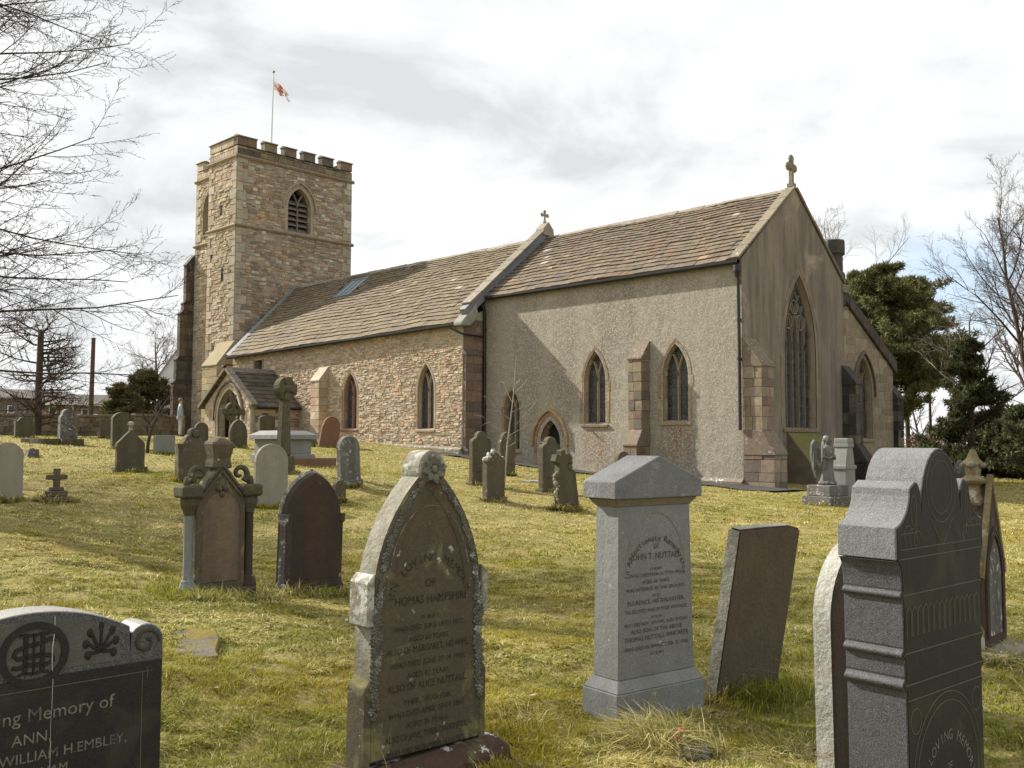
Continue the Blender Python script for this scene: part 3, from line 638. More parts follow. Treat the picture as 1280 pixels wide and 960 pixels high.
# ---- roofs of stone slates in courses
PAL_SC = [(.165, .133, .092), (.152, .122, .086), (.182, .146, .10), (.165, .125, .088), (.145, .123, .097), (.19, .155, .107), (.175, .127, .088)]
PAL_SN = [(.185, .15, .096), (.168, .135, .09), (.20, .163, .105), (.16, .13, .093), (.192, .156, .10)]
def roof(name, xa, xb, y0f, z0f, yr, zr, ncourse, pal, wr, thick=.038, skip=None, label=None, xa_top=None):
    """south slope: eaves line may drop to the west (y0f, z0f: functions of x)"""
    sheetb = MB()
    xt = xa if xa_top is None else xa_top
    sheetb.add([(xa, y0f(xa), z0f(xa)), (xb, y0f(xb), z0f(xb)), (xb, yr, zr), (xt, yr, zr), (xt, 2*yr-y0f(xa), z0f(xa)), (xb, 2*yr-y0f(xb), z0f(xb))], [(0, 1, 2, 3), (3, 2, 5, 4)])
    rf = part(name, M['darkslate'], sheetb, label=label, fix=False); pcs = []
    tot = sum(1.35-.6*i/ncourse for i in range(ncourse)); acc = 0
    N_ = Vector((0, -(zr-z0f(xb)), (yr-y0f(xb)))).normalized()
    for i in range(ncourse):
        hgt_ = (1.35-.6*i/ncourse)/tot; s0, s1 = acc-(.012 if i == 0 else 0), min(1, acc+hgt_*1.25); acc += hgt_
        xl = xa+(xt-xa)*s0; x = xl+rng.uniform(-.3, 0); wav = rng.uniform(0, 6)
        while x < xb-.02:
            w = rng.uniform(*wr)*(1.15-.35*i/ncourse); x0, x1 = max(x, xl), min(x+w, xb); x += w
            if x1-x0 < .03: continue
            if skip and skip((x0+x1)/2, (s0+acc)/2): continue
            dz = rng.uniform(-.008, .008)+.012*math.sin(x*.7+wav)*.5; ds = rng.uniform(-.004, .004)
            def P(xx, s_, n): 
                y, z = y0f(xx)+(yr-y0f(xx))*s_, z0f(xx)+(zr-z0f(xx))*s_; return Vector((xx, y, z))+N_*(n+.02+.02*math.sin(xx*.8+s_*2.5)+.012*math.sin(xx*2.3+s_*5))
            lift = thick+rng.uniform(0, .012)
            bk = [P(x0+.004, s0+ds, .004), P(x1-.004, s0+ds, .004), P(x1-.004, s1, -.01), P(x0+.004, s1, -.01)]
            fr_ = [P(x0+.004, s0+ds+rng.uniform(0, .003), lift+.014+dz), P(x1-.004, s0+ds+rng.uniform(0, .003), lift+.014+dz+rng.uniform(-.006, .006)), P(x1-.006, s1, .012+dz), P(x0+.006, s1, .012+dz)]
            c = vary(rng.choice(pal), .87, 1.12) if rng.random() > .012 else vary(rng.choice([(.40, .37, .32), (.30, .2, .13)]), .9, 1.15)
            pcs.append((bk+fr_, c))
    pieces_out(pcs, 'slate', M['slate'], rf, 'more_slates')
    # ridge stones
    x = xt
    while x < xb-.05:
        w = min(rng.uniform(.5, .75), xb-x); zz = zr+rng.uniform(-.01, .015); mb = MB()
        mb.prism([(yr-.2, zz-.1), (yr-.03, zz+.085), (yr+.03, zz+.085), (yr+.2, zz-.1), (yr, zz+.0)], lambda p: (x+.004, p[0], p[1]), lambda p: (x+w-.004, p[0], p[1]), vary((.27, .235, .18), .8, 1.1)); mb.build('ridge_stone', M['coping'], rf, base=CH['_b']); x += w
    return rf
M['darkslate'] = stone('slate_underlay', (.05, .042, .034), (.04, .034, .028), 4, bump=0)
CR = roof('chancel_roof', XJ+.1, XE-.02, lambda x: YC-.13, lambda x: ZEC-.06, YR, ZR, 19, PAL_SC, (.2, .42), label='brown stone-slated roof of the chancel')
SKY = (-39.75, -38.35)
def sk(x, s_): return SKY[0]-.1 < x < SKY[1]+.1 and .66 < s_ < .93
ZRW = ZR-.0
NR = roof('nave_roof', XNW+.05, XJ-.1, lambda x: YN-.15+(XJ-x)*-.008, lambda x: topn(x)-.05, YR, ZR+.02, 24, PAL_SN, (.22, .44), skip=sk, label='olive brown stone-slated roof of the nave', xa_top=-45.5)
def nroof(x, s_, n=0):
    y0, z0 = YN-.15-(XJ-x)*.008, topn(x)-.05; d = Vector((0, YR-y0, ZR-z0)); N_ = Vector((0, -d.z, d.y)).normalized(); return Vector((x, y0, z0))+d*s_+N_*n
# skylight
skl = bpy.data.objects.new('skylight', None); COL.objects.link(skl); skl.parent = CH; skl['_b'] = CH['_b']
def slab(pts4, n0, n1, ff, name, mat, par, col=(1, 1, 1)):
    mb = MB(); mb.hexa([ff(*p, n0) for p in pts4], [ff(*p, n1) for p in pts4], col, True); return mb.build(name, mat, par, base=CH['_b'])
x0, x1 = SKY; sm = (x0+x1)/2
M['glass_sky'] = plain('skylight_glass', (.25, .32, .36), .12, 0, .6)
for a, b_ in ((x0+.09, x0+.5), (x0+.53, x0+.9), (x0+.93, x1-.09)): slab([(a, .69), (b_, .69), (b_, .91), (a, .91)], 0, .05, nroof, 'pane', M['glass_sky'], skl)
for p4 in ([(x0, .67), (x0+.09, .67), (x0+.09, .93), (x0, .93)], [(x1-.09, .67), (x1, .67), (x1, .93), (x1-.09, .93)], [(x0+.09, .67), (x1-.09, .67), (x1-.09, .69), (x0+.09, .69)], [(x0+.09, .91), (x1-.09, .91), (x1-.09, .93), (x0+.09, .93)], [(x0+.5, .69), (x0+.53, .69), (x0+.53, .91), (x0+.5, .91)], [(x0+.9, .69), (x0+.93, .69), (x0+.93, .91), (x0+.9, .91)]): slab(p4, -.02, .09, nroof, 'frame', M['lead'], skl)
# lead verge of the nave roof against the tower
mb = MB(); q = []
for s_ in (0, .25, .5, .75, 1.0):
    xx = XNW+.05+(-45.5-XNW-.05)*s_
    q.append([nroof(xx-.1, s_, -.1), nroof(xx+.14, s_, .0), nroof(xx+.14, s_, .07), nroof(xx-.1, s_, .14)])
for a, b_ in zip(q, q[1:]):
    mb.add(a+b_, [(k, (k+1) % 4, 4+(k+1) % 4, 4+k) for k in range(4)])
part('verge_flashing', M['lead'], mb)
# west end wall of the nave under that verge
mb = MB(); mb.add([(XNW, YN, -.2), (-45.58, YR, -.2), (-45.58, YR, ZR-.1), (XNW, YN, topn(XNW)-.1)], [(3, 2, 1, 0)]); part('nave_west_wall', M['mortar'], mb, fix=False)
# ---- gable copings
def coping(x0, x1, ya, za, yb, zb, n, up, thick, col, name='coping_stone', sides=None):
    for i in range(n):
        s0, s1 = i/n+.002, (i+1)/n-.002; d = Vector((0, yb-ya, zb-za)); N_ = Vector((0, -d.z, d.y)).normalized()
        if N_.z < 0: N_ = -N_
        A, B = Vector((0, ya, za))+d*s0+N_*up, Vector((0, ya, za))+d*s1+N_*up; mb = MB(); t_ = N_*thick; ov = .012*(i % 2)
        mb.hexa([A+Vector((x0, 0, 0)), A+Vector((x1, 0, 0)), B+Vector((x1, 0, 0)), B+Vector((x0, 0, 0))], [A+t_+Vector((x0-.01, 0, 0)), A+t_+Vector((x1+.01+ov, 0, 0)), B+t_+Vector((x1+.01+ov, 0, 0)), B+t_+Vector((x0-.01, 0, 0))], vary(col, .85, 1.12), True); part(name, M['coping'], mb, bevel=.012)
# east gable: flat verge stones
coping(XE-.3, XE+.05, YC-.16, ZEC-.1, YR, ZR+.02, 6, .05, .09, (.215, .178, .128))
coping(XE-.3, XE+.05, YNE+.1, ZEC-.02, YR, ZR+.02, 6, .05, .09, (.19, .157, .118))
mb = MB(); mb.box(XE-.42, XE+.08, YNE-.1, YNE+.35, ZEC-.3, ZEC+.02, (.2, .17, .13)); part('kneeler', M['coping'], mb, bevel=.04)
# nave east gable: raised parapet with a lead-dressed flank
ya, za = YN+.1, topn(XJ)+.18
mb = MB(); d = Vector((0, YR-ya, ZR-za)); N_ = Vector((0, -d.z, d.y)).normalized(); A = Vector((0, ya, za)); B = A+d
for X_ in (XJ-.12, XJ+.22): pass
mb.hexa([A+Vector((XJ-.12, 0, 0)), A+Vector((XJ+.22, 0, 0)), B+Vector((XJ+.22, 0, 0)), B+Vector((XJ-.12, 0, 0))], [A+N_*.34+Vector((XJ-.12, 0, 0)), A+N_*.34+Vector((XJ+.22, 0, 0)), B+N_*.34+Vector((XJ+.22, 0, 0)), B+N_*.34+Vector((XJ-.12, 0, 0))], (1, 1, 1), True)
part('gable_parapet', M['lead'], mb)
coping(XJ-.2, XJ+.3, ya+.25, za+.2, YR, ZR, 7, .34, .1, (.24, .215, .17))
mb = MB(); mb.prism([(YN-.32, topn(XJ)-.2), (YN-.32, topn(XJ)-.06), (YN-.05, topn(XJ)+.22), (YN+.1, topn(XJ)+.26), (YN+.45, topn(XJ)+.72), (YN+.55, topn(XJ)+.2), (YN+.1, topn(XJ)-.2)], lambda p: (XJ-.22, p[0], p[1]), lambda p: (XJ+.3, p[0], p[1]), (.28, .275, .25)); part('kneeler', M['coping'], mb, bevel=.03)
mb = MB(); mb.prism([(YR-.36, ZR+.1), (YR-.3, ZR+.42), (YR, ZR+.72), (YR+.3, ZR+.42), (YR+.36, ZR+.1)], lambda p: (XJ-.2, p[0], p[1]), lambda p: (XJ+.3, p[0], p[1]), (.3, .26, .2)); part('apex_stone', M['coping'], mb, bevel=.03)
# gable crosses
def gcross(x, y, z, h, w, col, knob):
    mb = MB(); t_ = .075*h
    mb.add([], []); mb.box(x-t_*1.5, x+t_*1.5, y-t_*1.5, y+t_*1.5, z, z+.12*h, col); mb.box(x-t_*.8, x+t_*.8, y-t_*.95, y+t_*.95, z+.12*h, z+.95*h, col)
    zc = z+.68*h
    mb.box(x-t_*.8, x+t_*.8, y-w/2, y-t_*.95, zc-t_, zc+t_, col); mb.box(x-t_*.8, x+t_*.8, y+t_*.95, y+w/2, zc-t_, zc+t_, col)
    for dy, dz in ((-w/2, 0), (w/2, 0), (0, h*.29)): mb.ball((x, y+dy, zc+dz), (t_*1.05, knob, knob), 8, 5, col)
    part('gable_cross', M['coping'], mb)
gcross(XE-.12, YR, ZR+.13, 1.0, .42, (.22, .195, .135), .15)
gcross(XJ+.05, YR, ZR+.7, .48, .34, (.3, .25, .17), .09)
# ---- gutters and downpipes
def gutter(xa, xb, yf, zf, name='gutter'):
    mb = MB(); n = 12; prof = [(-.085, .05), (-.08, -.02), (-.03, -.075), (.03, -.075), (.08, -.02), (.085, .05)]
    q = []
    for i in range(n+1):
        x = xa+(xb-xa)*i/n; q.append([(x, yf(x)+a, zf(x)+b_) for a, b_ in prof])
    for a, b_ in zip(q, q[1:]): mb.add(a+b_, [(k, k+1, 7+k, 6+k) for k in range(5)]+[(5, 0, 6, 11)])
    part(name, M['iron'], mb)
gutter(XJ+.35, XE+.0, lambda x: YC-.17, lambda x: ZEC-.13)
gutter(XNW, XJ-.25, lambda x: YN-.2-(XJ-x)*.008, lambda x: topn(x)-.12)
def pipe(pts, r, brk=()):
    mb = MB(); mb.tube(pts, r, 8); 
    for z in brk: mb.lathe([(r*1.45, z-.04), (r*1.45, z+.04)], (pts[-1][0], pts[-1][1], 0), 8)
    part('downpipe', M['iron'], mb, smooth=.8)
pipe([(XE-.06, YC-.17, ZEC-.2), (XE-.06, YC-.1, ZEC-.5), (XE-.06, YC-.075, 4.6), (XE-.06, YC-.075, 2.0)], .05, (6.6, 5.4, 4.2))
mb = MB(); mb.lathe([(.05, ZEC-.62), (.13, ZEC-.42), (.13, ZEC-.24)], (XE-.06, YC-.14, 0), 8); part('rainwater_head', M['iron'], mb)
pipe([(XJ+.12, YC-.28, ZEC-.25), (XJ+.14, YC-.1, ZEC-.6), (XJ+.14, YC-.085, 4), (XJ+.14, YC-.085, .7)], .055, (6, 4.5, 3, 1.6))
pipe([(XJ-.25, YN-.42, topn(XJ)-.28), (XJ+.1, YN-.2, topn(XJ)-.5), (XJ+.14, YC-.2, topn(XJ)-.55)], .04)
# ---- tower
ET, ST, ST2 = east(XT), south(YTS), south(YTS+.42)
XTU = -48.55                                  # west edge of the stair turret on the south side
WB = dict(uc=29.65, v0=13.3, sp=14.65, a=.72, rise=1.1)      # belfry window, east
WBS = dict(uc=-49.35, v0=13.25, sp=14.6, a=.62, rise=1.0)     # belfry window, south
mb = MB(); zb = .5
sheet(mb, ET, [(YTS, zb), (YTN, zb), (YTN, ZP), (YTS, ZP)], [hole(WB, .02)])
sheet(mb, ST, [(XTU, zb), (XT, zb), (XT, ZP), (XTU, ZP)])
sheet(mb, ST2, [(XTW, zb), (XTU, zb), (XTU, ZP-.35), (XTW, ZP-.35)], [hole(WBS, .02)])
mb.add([(XTU, YTS, zb), (XTU, YTS+.42, zb), (XTU, YTS+.42, ZP), (XTU, YTS, ZP)], [(3, 2, 1, 0)])
mb.add([(XTW, YTS+.42, zb), (XTW, YTN, zb), (XTW, YTN, ZP-.1), (XTW, YTS+.42, ZP-.1)], [(3, 2, 1, 0)])
mb.add([(XT, YTN, zb), (XTW, YTN, zb), (XTW, YTN, ZP), (XT, YTN, ZP)], [(3, 2, 1, 0)])
mb.add([(XT, YTS, ZP), (XT, YTN, ZP), (XTW, YTN, ZP), (XTW, YTS+.42, ZP-.2), (XTU, YTS+.42, ZP-.2), (XTU, YTS, ZP)], [(0, 1, 2, 3, 4, 5)])
TW = part('tower_wall', M['mortar_t'], mb, fix=False, label='brown rubble walls of the square west tower')
rq = random.Random(3)
def quoins(fr, u, side, v0, v1, flip):
    out = []; v = v0; i = 0
    while v < v1-.1:
        h = min(rq.uniform(.34, .55), v1-v); w = (.62 if (i+flip) % 2 else .34)*rq.uniform(.9, 1.1)
        a, b_ = (u, u+w) if side > 0 else (u-w, u); out.append((a, b_, v, v+h)); v += h; i += 1
    return out
qe = quoins(ET, YTS, 1, 2, ZP-.05, 0); qn = quoins(ET, YTN, -1, 2, ZP-.05, 0); qs = quoins(ST, XT, -1, 2, ZP-.05, 1); qu = quoins(ST, XTU, 1, 2, ZP-.05, 1); qw = quoins(ST2, XTW, 1, 2, ZP-.4, 0)
pc = []
for q_, fr in ((qe, ET), (qn, ET), (qs, ST), (qw, ST2), (qu, ST)):
    for a, b_, v0, v1 in q_:
        c = vary(rq.choice(PAL_Q if q_ is not qu else PAL_TS), .85, 1.15); pc.append((block(fr, a+.006, b_-.006, v0+.006, v1-.006, -.03, .035), c))
def qcut(iv, q_, va, vb):
    for a, b_, v0, v1 in q_:
        if vb > v0 and va < v1: iv = cut(iv, a, b_)
    return iv
def sp_e(va, vb): return qcut(qcut(blk([WB], va, vb, [(YTS+.01, YTN-.01)], .2), qe, va, vb), qn, va, vb)
def sp_s(va, vb):
    iv = qcut(qcut([(XTU+.01, XT-.01)], qs, va, vb), qu, va, vb)
    for u, v, w, h in ((-47.15, 13.85, .24, .55), (-46.9, 10.2, .22, .7), (-47.7, 6.3, .2, .5), (-48.1, 11.6, .2, .5)):
        if vb > v-.03 and va < v+h+.03: iv = cut(iv, u-w/2, u+w/2)
    return iv
def sp_w(va, vb): return qcut(blk([WBS], va, vb, [(XTW+.01, XTU-.01)], .18), qw, va, vb)
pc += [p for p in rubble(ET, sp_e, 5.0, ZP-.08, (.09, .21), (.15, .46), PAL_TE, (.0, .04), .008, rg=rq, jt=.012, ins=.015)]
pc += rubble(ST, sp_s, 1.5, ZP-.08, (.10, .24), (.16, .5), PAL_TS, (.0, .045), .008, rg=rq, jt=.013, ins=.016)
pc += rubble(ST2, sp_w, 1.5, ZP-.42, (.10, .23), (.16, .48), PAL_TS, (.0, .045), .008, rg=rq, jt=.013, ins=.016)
pieces_out(pc, 'stone', M['rubble_t'], TW, 'rubble_stones')
for u, v, w, h in ((-47.15, 13.85, .24, .55), (-46.9, 10.2, .22, .7), (-47.7, 6.3, .2, .5), (-48.1, 11.6, .2, .5)):
    mb = MB(); sheet(mb, ST, [(u-w/2, v), (u+w/2, v), (u+w/2, v+h), (u-w/2, v+h)], n=.004); part('slit_window', M['darkin'], mb, fix=False)
window('belfry_window', ET, lights=2, pal=[(.36, .31, .23), (.40, .34, .25), (.33, .275, .2)], wid=.26, splay=.2, hood=(.33, .27, .19), louvre=True, bars=0, mcol=(.24, .21, .165), label='louvred two-light belfry opening facing the nave roof', **WB)
window('belfry_window', ST2, lights=2, pal=PAL_TS, wid=.2, splay=.4, louvre=True, bars=0, label='louvred belfry opening on the sunlit side', **WBS)
# string courses
def string(fr, u0, u1, v, pr=.12, h=.2, col=(.30, .25, .18)):
    mb = MB(); mb.prism([(0, -h/2), (pr*.5, -h/2), (pr, -h*.1), (pr, h*.1), (0, h/2)], lambda p: fr.P(u0, v+p[1], p[0]), lambda p: fr.P(u1, v+p[1], p[0]), col); part('string_course', M['ashlar'], mb)
for v, hh in ((ZS, .2), (ZP, .22)):
    string(ET, YTS-.12, YTN+.12, v, h=hh, col=(.26, .21, .15)); string(ST, XTU-.12, XT, v, h=hh, col=(.36, .30, .21)); string(ST2, XTW-.1, XTU, v-.42, h=hh, col=(.36, .30, .21))  # south strings paler: sunlight put in their colour
# battlements: parapet blocks, merlons with coping stones
ZT = 17.98; ZCr = 17.45
def parapet(fr, u0, u1, z0, th, pal, mer, zt=ZT, zc=ZCr):
    core = MB(); core.hexa([fr.P(u0, z0, -th), fr.P(u1, z0, -th), fr.P(u1, zc-.06, -th), fr.P(u0, zc-.06, -th)], [fr.P(u0, z0, -.02), fr.P(u1, z0, -.02), fr.P(u1, zc-.06, -.02), fr.P(u0, zc-.06, -.02)], (.3, .3, .3), True)
    pp = part('parapet', M['mortar_t'], core); pcs = []
    v = z0
    for h in (.3, zc-.06-z0-.3):
        u = u0
        while u < u1-.02:
            w = min(rq.uniform(.35, .7), u1-u); w = u1-u if u1-u-w < .2 else w; c = vary(rq.choice(pal), .75, 1.15); pcs.append((block(fr, u+.005, u+w-.005, v+.005, v+h-.005, -.05, .015), c)); u += w
        v += h
    pieces_out(pcs, 'stone', M['rubble_t'], pp, 'more_stones')
    for a, b_ in mer:
        mb = MB(); c = vary(rq.choice(pal), .75, 1.1); mb.hexa([fr.P(a, zc, -th), fr.P(b_, zc, -th), fr.P(b_, zt-.1, -th), fr.P(a, zt-.1, -th)], [fr.P(a, zc, .012), fr.P(b_, zc, .012), fr.P(b_, zt-.1, .012), fr.P(a, zt-.1, .012)], c, True); mo = part('merlon', M['rubble_t'], mb, bevel=.015)
        mb = MB(); mb.prism([(-th-.06, zt-.1), (.08, zt-.1), (.08, zt-.04), (-th*.5, zt+.06), (-th-.06, zt-.04)], lambda p: fr.P(a-.03, p[1], p[0]), lambda p: fr.P(b_+.03, p[1], p[0]), (.2, .175, .135)); mb.build('coping_stone', M['coping'], mo, base=CH['_b'], bevel=.012)
    gaps = sorted(mer)
    for (a0, a1), (b0, b1) in zip(gaps, gaps[1:]):
        mb = MB(); mb.prism([(-th-.05, zc-.06), (.07, zc-.06), (.07, zc-.02), (-th*.5, zc+.05), (-th-.05, zc-.02)], lambda p: fr.P(a1+.0, p[1], p[0]), lambda p: fr.P(b0-.0, p[1], p[0]), (.18, .155, .12)); mb.build('crenel_sill', M['coping'], pp, base=CH['_b'])
PAL_P = [(.23, .185, .125), (.2, .16, .11), (.12, .105, .088), (.26, .21, .14), (.17, .14, .105)]
me_ = [(YTS, YTS+1.15)]+[(YTS+1.15+.48+i*1.24, YTS+1.15+.48+i*1.24+.78) for i in range(4)]+[(YTN-.8, YTN)]
parapet(ET, YTS, YTN, ZP+.11, .4, PAL_P, me_)
parapet(ST, XTU, XT-.41, ZP+.11, .4, PAL_TS, [(XTU, XTU+1.28), (XTU+1.29, XT-.41)])
parapet(ST2, XTW, XTU, ZP-.31, .4, PAL_TS, [(XTW, XTW+.7), (XTU-.75, XTU-.01)], ZT-.45, ZCr-.45)
parapet(Fr((0, YTN, 0), (-1, 0, 0), (0, 0, 1)), -XT, -XTW, ZP+.11, .4, PAL_P, [(-XT+.9+i*1.2, -XT+1.6+i*1.2) for i in range(3)])
parapet(Fr((XTW, 0, 0), (0, -1, 0), (0, 0, 1)), -YTN+.41, -YTS-.83, ZP-.1, .4, PAL_P, [(-YTN+.41+.4+i*1.2, -YTN+.41+1.1+i*1.2) for i in range(4)])
# stepped buttress at the south-west corner and the battered one at the south-east
PAL_BT = [(.085, .072, .058), (.11, .09, .07), (.07, .06, .05), (.14, .115, .085), (.1, .083, .064)]
YB = YTS+.42
buttress('buttress', XTW-.32, XTW+.02, 0, YB, [(4.9, 1.12, 1.2), (6.2, .98, 5.1), (8.8, .82, 6.4), (9.4, .62, 9.0), (11.6, .5, 9.55)], PAL_BT, 'stepped buttress at the outer corner of the tower', hh=(.3, .5))
buttress('buttress', -47.0, XT+.12, 0, YTS, [(5.6, 1.0, 1.0)], [(.38, .315, .17), (.42, .35, .2), (.34, .28, .17), (.3, .27, .14)], 'sloping yellowish buttress where tower and nave meet', hh=(.3, .45))  # blocks yellower than the tower walls
# flagpole
fp = empty('flagpole', (-47.5, 28.94, ZP), 'white flagpole flying a ragged red and white flag above the tower', 'flagpole'); fp['_b'] = (-47.5, 28.94, ZP)
mb = MB(); mb.tube([(-47.5, 28.94, ZP), (-47.5, 28.97, 20), (-47.5, 29.02, 22.75)], [.055, .045, .03], 8); mb.build('pole', plain('white_pole', (.62, .62, .62), .5), fp, smooth=.8)
mb = MB(); mb.ball((-47.5, 29.02, 22.82), .08, 8, 6); mb.build('finial', plain('pole_cap', (.2, .2, .2), .5), fp, smooth=1)
m, t, b = newmat('flag_cloth'); a = nd(t, 'ShaderNodeAttribute'); a.attribute_name = 'tint'; t.links.new(a.outputs['Color'], b.inputs['Base Color']); b.inputs['Roughness'].default_value = .9
mb = MB(); nu, nv = 22, 12; vs = []; cs = []; fs = []
for i in range(nu+1):
    for j in range(nv+1):
        s_, q = i/nu, j/nv; ln = .95+.12*math.sin(q*17)+.1*math.sin(q*31)
        vs.append((-47.5+.12*math.sin(s_*9+q*2)*s_, 29.02+.05+s_*ln*.95, 22.35-.62*(1-q)*(1-.25*s_)-.55*s_**1.3+.05*math.sin(s_*11+q*3)))
        cs.append((.72, .72, .74))
for i in range(nu):
    for j in range(nv):
        if (i > nu*.66 and 2 <= j <= 5) or (i > nu*.5 and rq.random() < .22 and j % 3 == 0) or (i > nu*.82 and j > 9): continue
        red = .38 < (i+.5)/nu < .60 or .36 < (j+.5)/nv < .62
        k = len(mb.v); q4 = [vs[i*(nv+1)+j], vs[(i+1)*(nv+1)+j], vs[(i+1)*(nv+1)+j+1], vs[i*(nv+1)+j+1]]
        mb.add(q4, [(0, 1, 2, 3)], (.66, .2, .13) if red else (.75, .75, .77))
f_ = mb.build('flag', m, fp, fix=False)

# ---- south porch
YP, PX0, PX1, PXc, PZa, PZe = 22.5, -42.35, -38.05, -40.2, 4.9, 3.32
SP = south(YP); AP = dict(uc=PXc+.05, v0=1.3, sp=2.75, a=.98, rise=1.25)
mb = MB(); sheet(mb, SP, [(PX0, .9), (PX1, .9), (PX1, PZe), (PXc, PZa-.05), (PX0, PZe)], [hole(AP, .02)])
mb.add([(PX1, YP, .9), (PX1, YN, .9), (PX1, YN, PZe), (PX1, YP, PZe)], [(0, 1, 2, 3)]); mb.add([(PX0, YN, .9), (PX0, YP, .9), (PX0, YP, PZe), (PX0, YN, PZe)], [(0, 1, 2, 3)])
PW = part('porch_wall', M['mortar'], mb, fix=False)
def sp_p(va, vb):
    k = (PZa-.1-PZe)/(PXc-PX0); a, b_ = PX0, PX1
    if vb > PZe: a = PX0+(vb-PZe)/k; b_ = PX1-(vb-PZe)/k
    return blk([AP], va, vb, [(a+.02, b_-.02)] if b_-a > .2 else [], .24)
pc = rubble(SP, sp_p, 1.3, PZa-.2, (.12, .24), (.2, .5), PAL_N, (.004, .03), rg=rq)
pc += rubble(east(PX1), lambda a, b_: [(YP+.02, YN)], 1.3, PZe-.05, (.12, .22), (.2, .5), PAL_BD+PAL_N[:3], (.004, .03), rg=rq)
pieces_out(pc, 'stone', M['rubble_n'], PW, 'rubble_stones')
pa = bpy.data.objects.new('porch_arch', None); COL.objects.link(pa); pa.parent = CH; pa['_b'] = CH['_b']
voussoirs(pa, SP, AP['uc'], AP['v0'], AP['sp'], AP['a'], AP['rise'], .28, [(.38, .34, .27), (.42, .37, .29), (.35, .3, .235)], splay=.3, flat=.1, proud=.03, blk=.42, hood=(.2, .17, .13))
mb = MB(); sheet(mb, SP, arch(AP['uc'], AP['v0'], AP['sp'], AP['a']+.1, AP['rise']+.1), n=-2.2); mb.build('inner_door', M['dark'], pa, fix=False)
mb = MB()
for x in (PX0+.35, PX1-.35): mb.add([(x, YP+.1, 1), (x, YN, 1), (x, YN, 3.42), (x, YP+.1, 3.42)], [(0, 1, 2, 3)])
mb.add([(PX0+.35, YP+.1, 3.4), (PX1-.35, YP+.1, 3.4), (PX1-.35, YN, 3.4), (PX0+.35, YN, 3.4)], [(0, 1, 2, 3)]); mb.build('inner_wall', M['mortar_t'], pa, fix=False)
gt = bpy.data.objects.new('porch_gate', None); COL.objects.link(gt); gt.parent = CH; gt['_b'] = CH['_b']
for i in range(13):
    x = AP['uc']-.9+i*.15; mb = MB(); mb.box(x-.012, x+.012, YP+.36, YP+.385, 1.5, 3.0); mb.build('gate_bar', M['iron'], gt)
    mb = MB(); mb.lathe([(.02, 3.0), (.028, 3.05), (.004, 3.13)], (x, YP+.372, 0), 6); mb.build('spike', plain('gate_spike', (.35, .35, .34), .5) if i == 0 else bpy.data.materials['gate_spike'], gt)
for z in (1.7, 2.35, 2.95):
    mb = MB(); mb.box(AP['uc']-.95, AP['uc']+.95, YP+.39, YP+.42, z-.025, z+.025); mb.build('gate_rail', M['iron'], gt)
# porch roof: two slopes of slates
PR = None
for sgn in (1, -1):
    xe = PXc+sgn*(PX1-PXc+.25); ze = PZe-.15; mb = MB(); q = [(xe, YP-.2, ze), (xe, YN, ze), (PXc, YN, PZa), (PXc, YP-.2, PZa)]
    mb.add(q, [(0, 1, 2, 3) if sgn > 0 else (3, 2, 1, 0)]); rf = part('porch_roof', M['darkslate'], mb, fix=False); pcs = []; nC = 9
    d = Vector((PXc-xe, 0, PZa-ze)); N_ = Vector((d.z*sgn, 0, abs(d.x))).normalized()
    for i in range(nC):
        y = YP-.22+rq.uniform(-.2, 0)
        while y < YN-.02:
            w = rq.uniform(.3, .55); y0, y1 = max(y, YP-.22), min(y+w, YN); y += w
            if y1-y0 < .04: continue
            P = lambda yy, s_, n: Vector((xe, yy, ze))+d*s_+N_*n
            s0, s1 = i/nC-(.01 if i == 0 else 0), min(1, (i+1.3)/nC); l = .04+rq.uniform(0, .012)
            a_, b_ = (y0+.004, y1-.004) if sgn > 0 else (y1-.004, y0+.004)
            pcs.append(([P(a_, s0, 0), P(b_, s0, 0), P(b_, s1, -.01), P(a_, s1, -.01)]+[P(a_, s0, l), P(b_, s0, l), P(b_, s1, .012), P(a_, s1, .012)], vary(rq.choice([(.105, .086, .064), (.088, .073, .056), (.122, .10, .073), (.098, .079, .058)]), .7, 1.2)))
    pieces_out(pcs, 'slate', M['slate'], rf, 'more_slates', 300 if sgn > 0 else 40)
    for i in range(5):
        s0, s1 = i/5+.004, (i+1)/5-.004; mb = MB(); A, B = Vector((xe, 0, ze))+d*s0, Vector((xe, 0, ze))+d*s1
        mb.hexa([A+Vector((0, YP-.24, 0)), A+Vector((0, YP+.1, 0)), B+Vector((0, YP+.1, 0)), B+Vector((0, YP-.24, 0))], [A+N_*.13+Vector((0, YP-.24, 0)), A+N_*.13+Vector((0, YP+.1, 0)), B+N_*.13+Vector((0, YP+.1, 0)), B+N_*.13+Vector((0, YP-.24, 0))], vary((.21, .18, .14), .85, 1.1), True); mb.build('coping_stone', M['coping'], rf, base=CH['_b'], bevel=.012)
mb = MB(); mb.prism([(PXc-.2, PZa-.08), (PXc, PZa+.14), (PXc+.2, PZa-.08)], lambda p: (p[0], YP+.1, p[1]), lambda p: (p[0], YN, p[1]), (.18, .15, .12)); part('porch_ridge', M['coping'], mb)
mb = MB(); mb.tube([(PX1+.32, YP+.1, PZe-.2), (PX1+.32, YN-.1, PZe-.2)], .06, 8); part('gutter', M['iron'], mb)
mb = MB(); mb.lathe([(.16, 1.2), (.16, 1.5), (.12, 1.55), (.12, 3.05), (.2, 3.15), (.22, 3.3)], (PX1+.02, YP-.02, 0), 10, (.3, .27, .22)); part('porch_shaft', M['ashlar'], mb, smooth=.6)
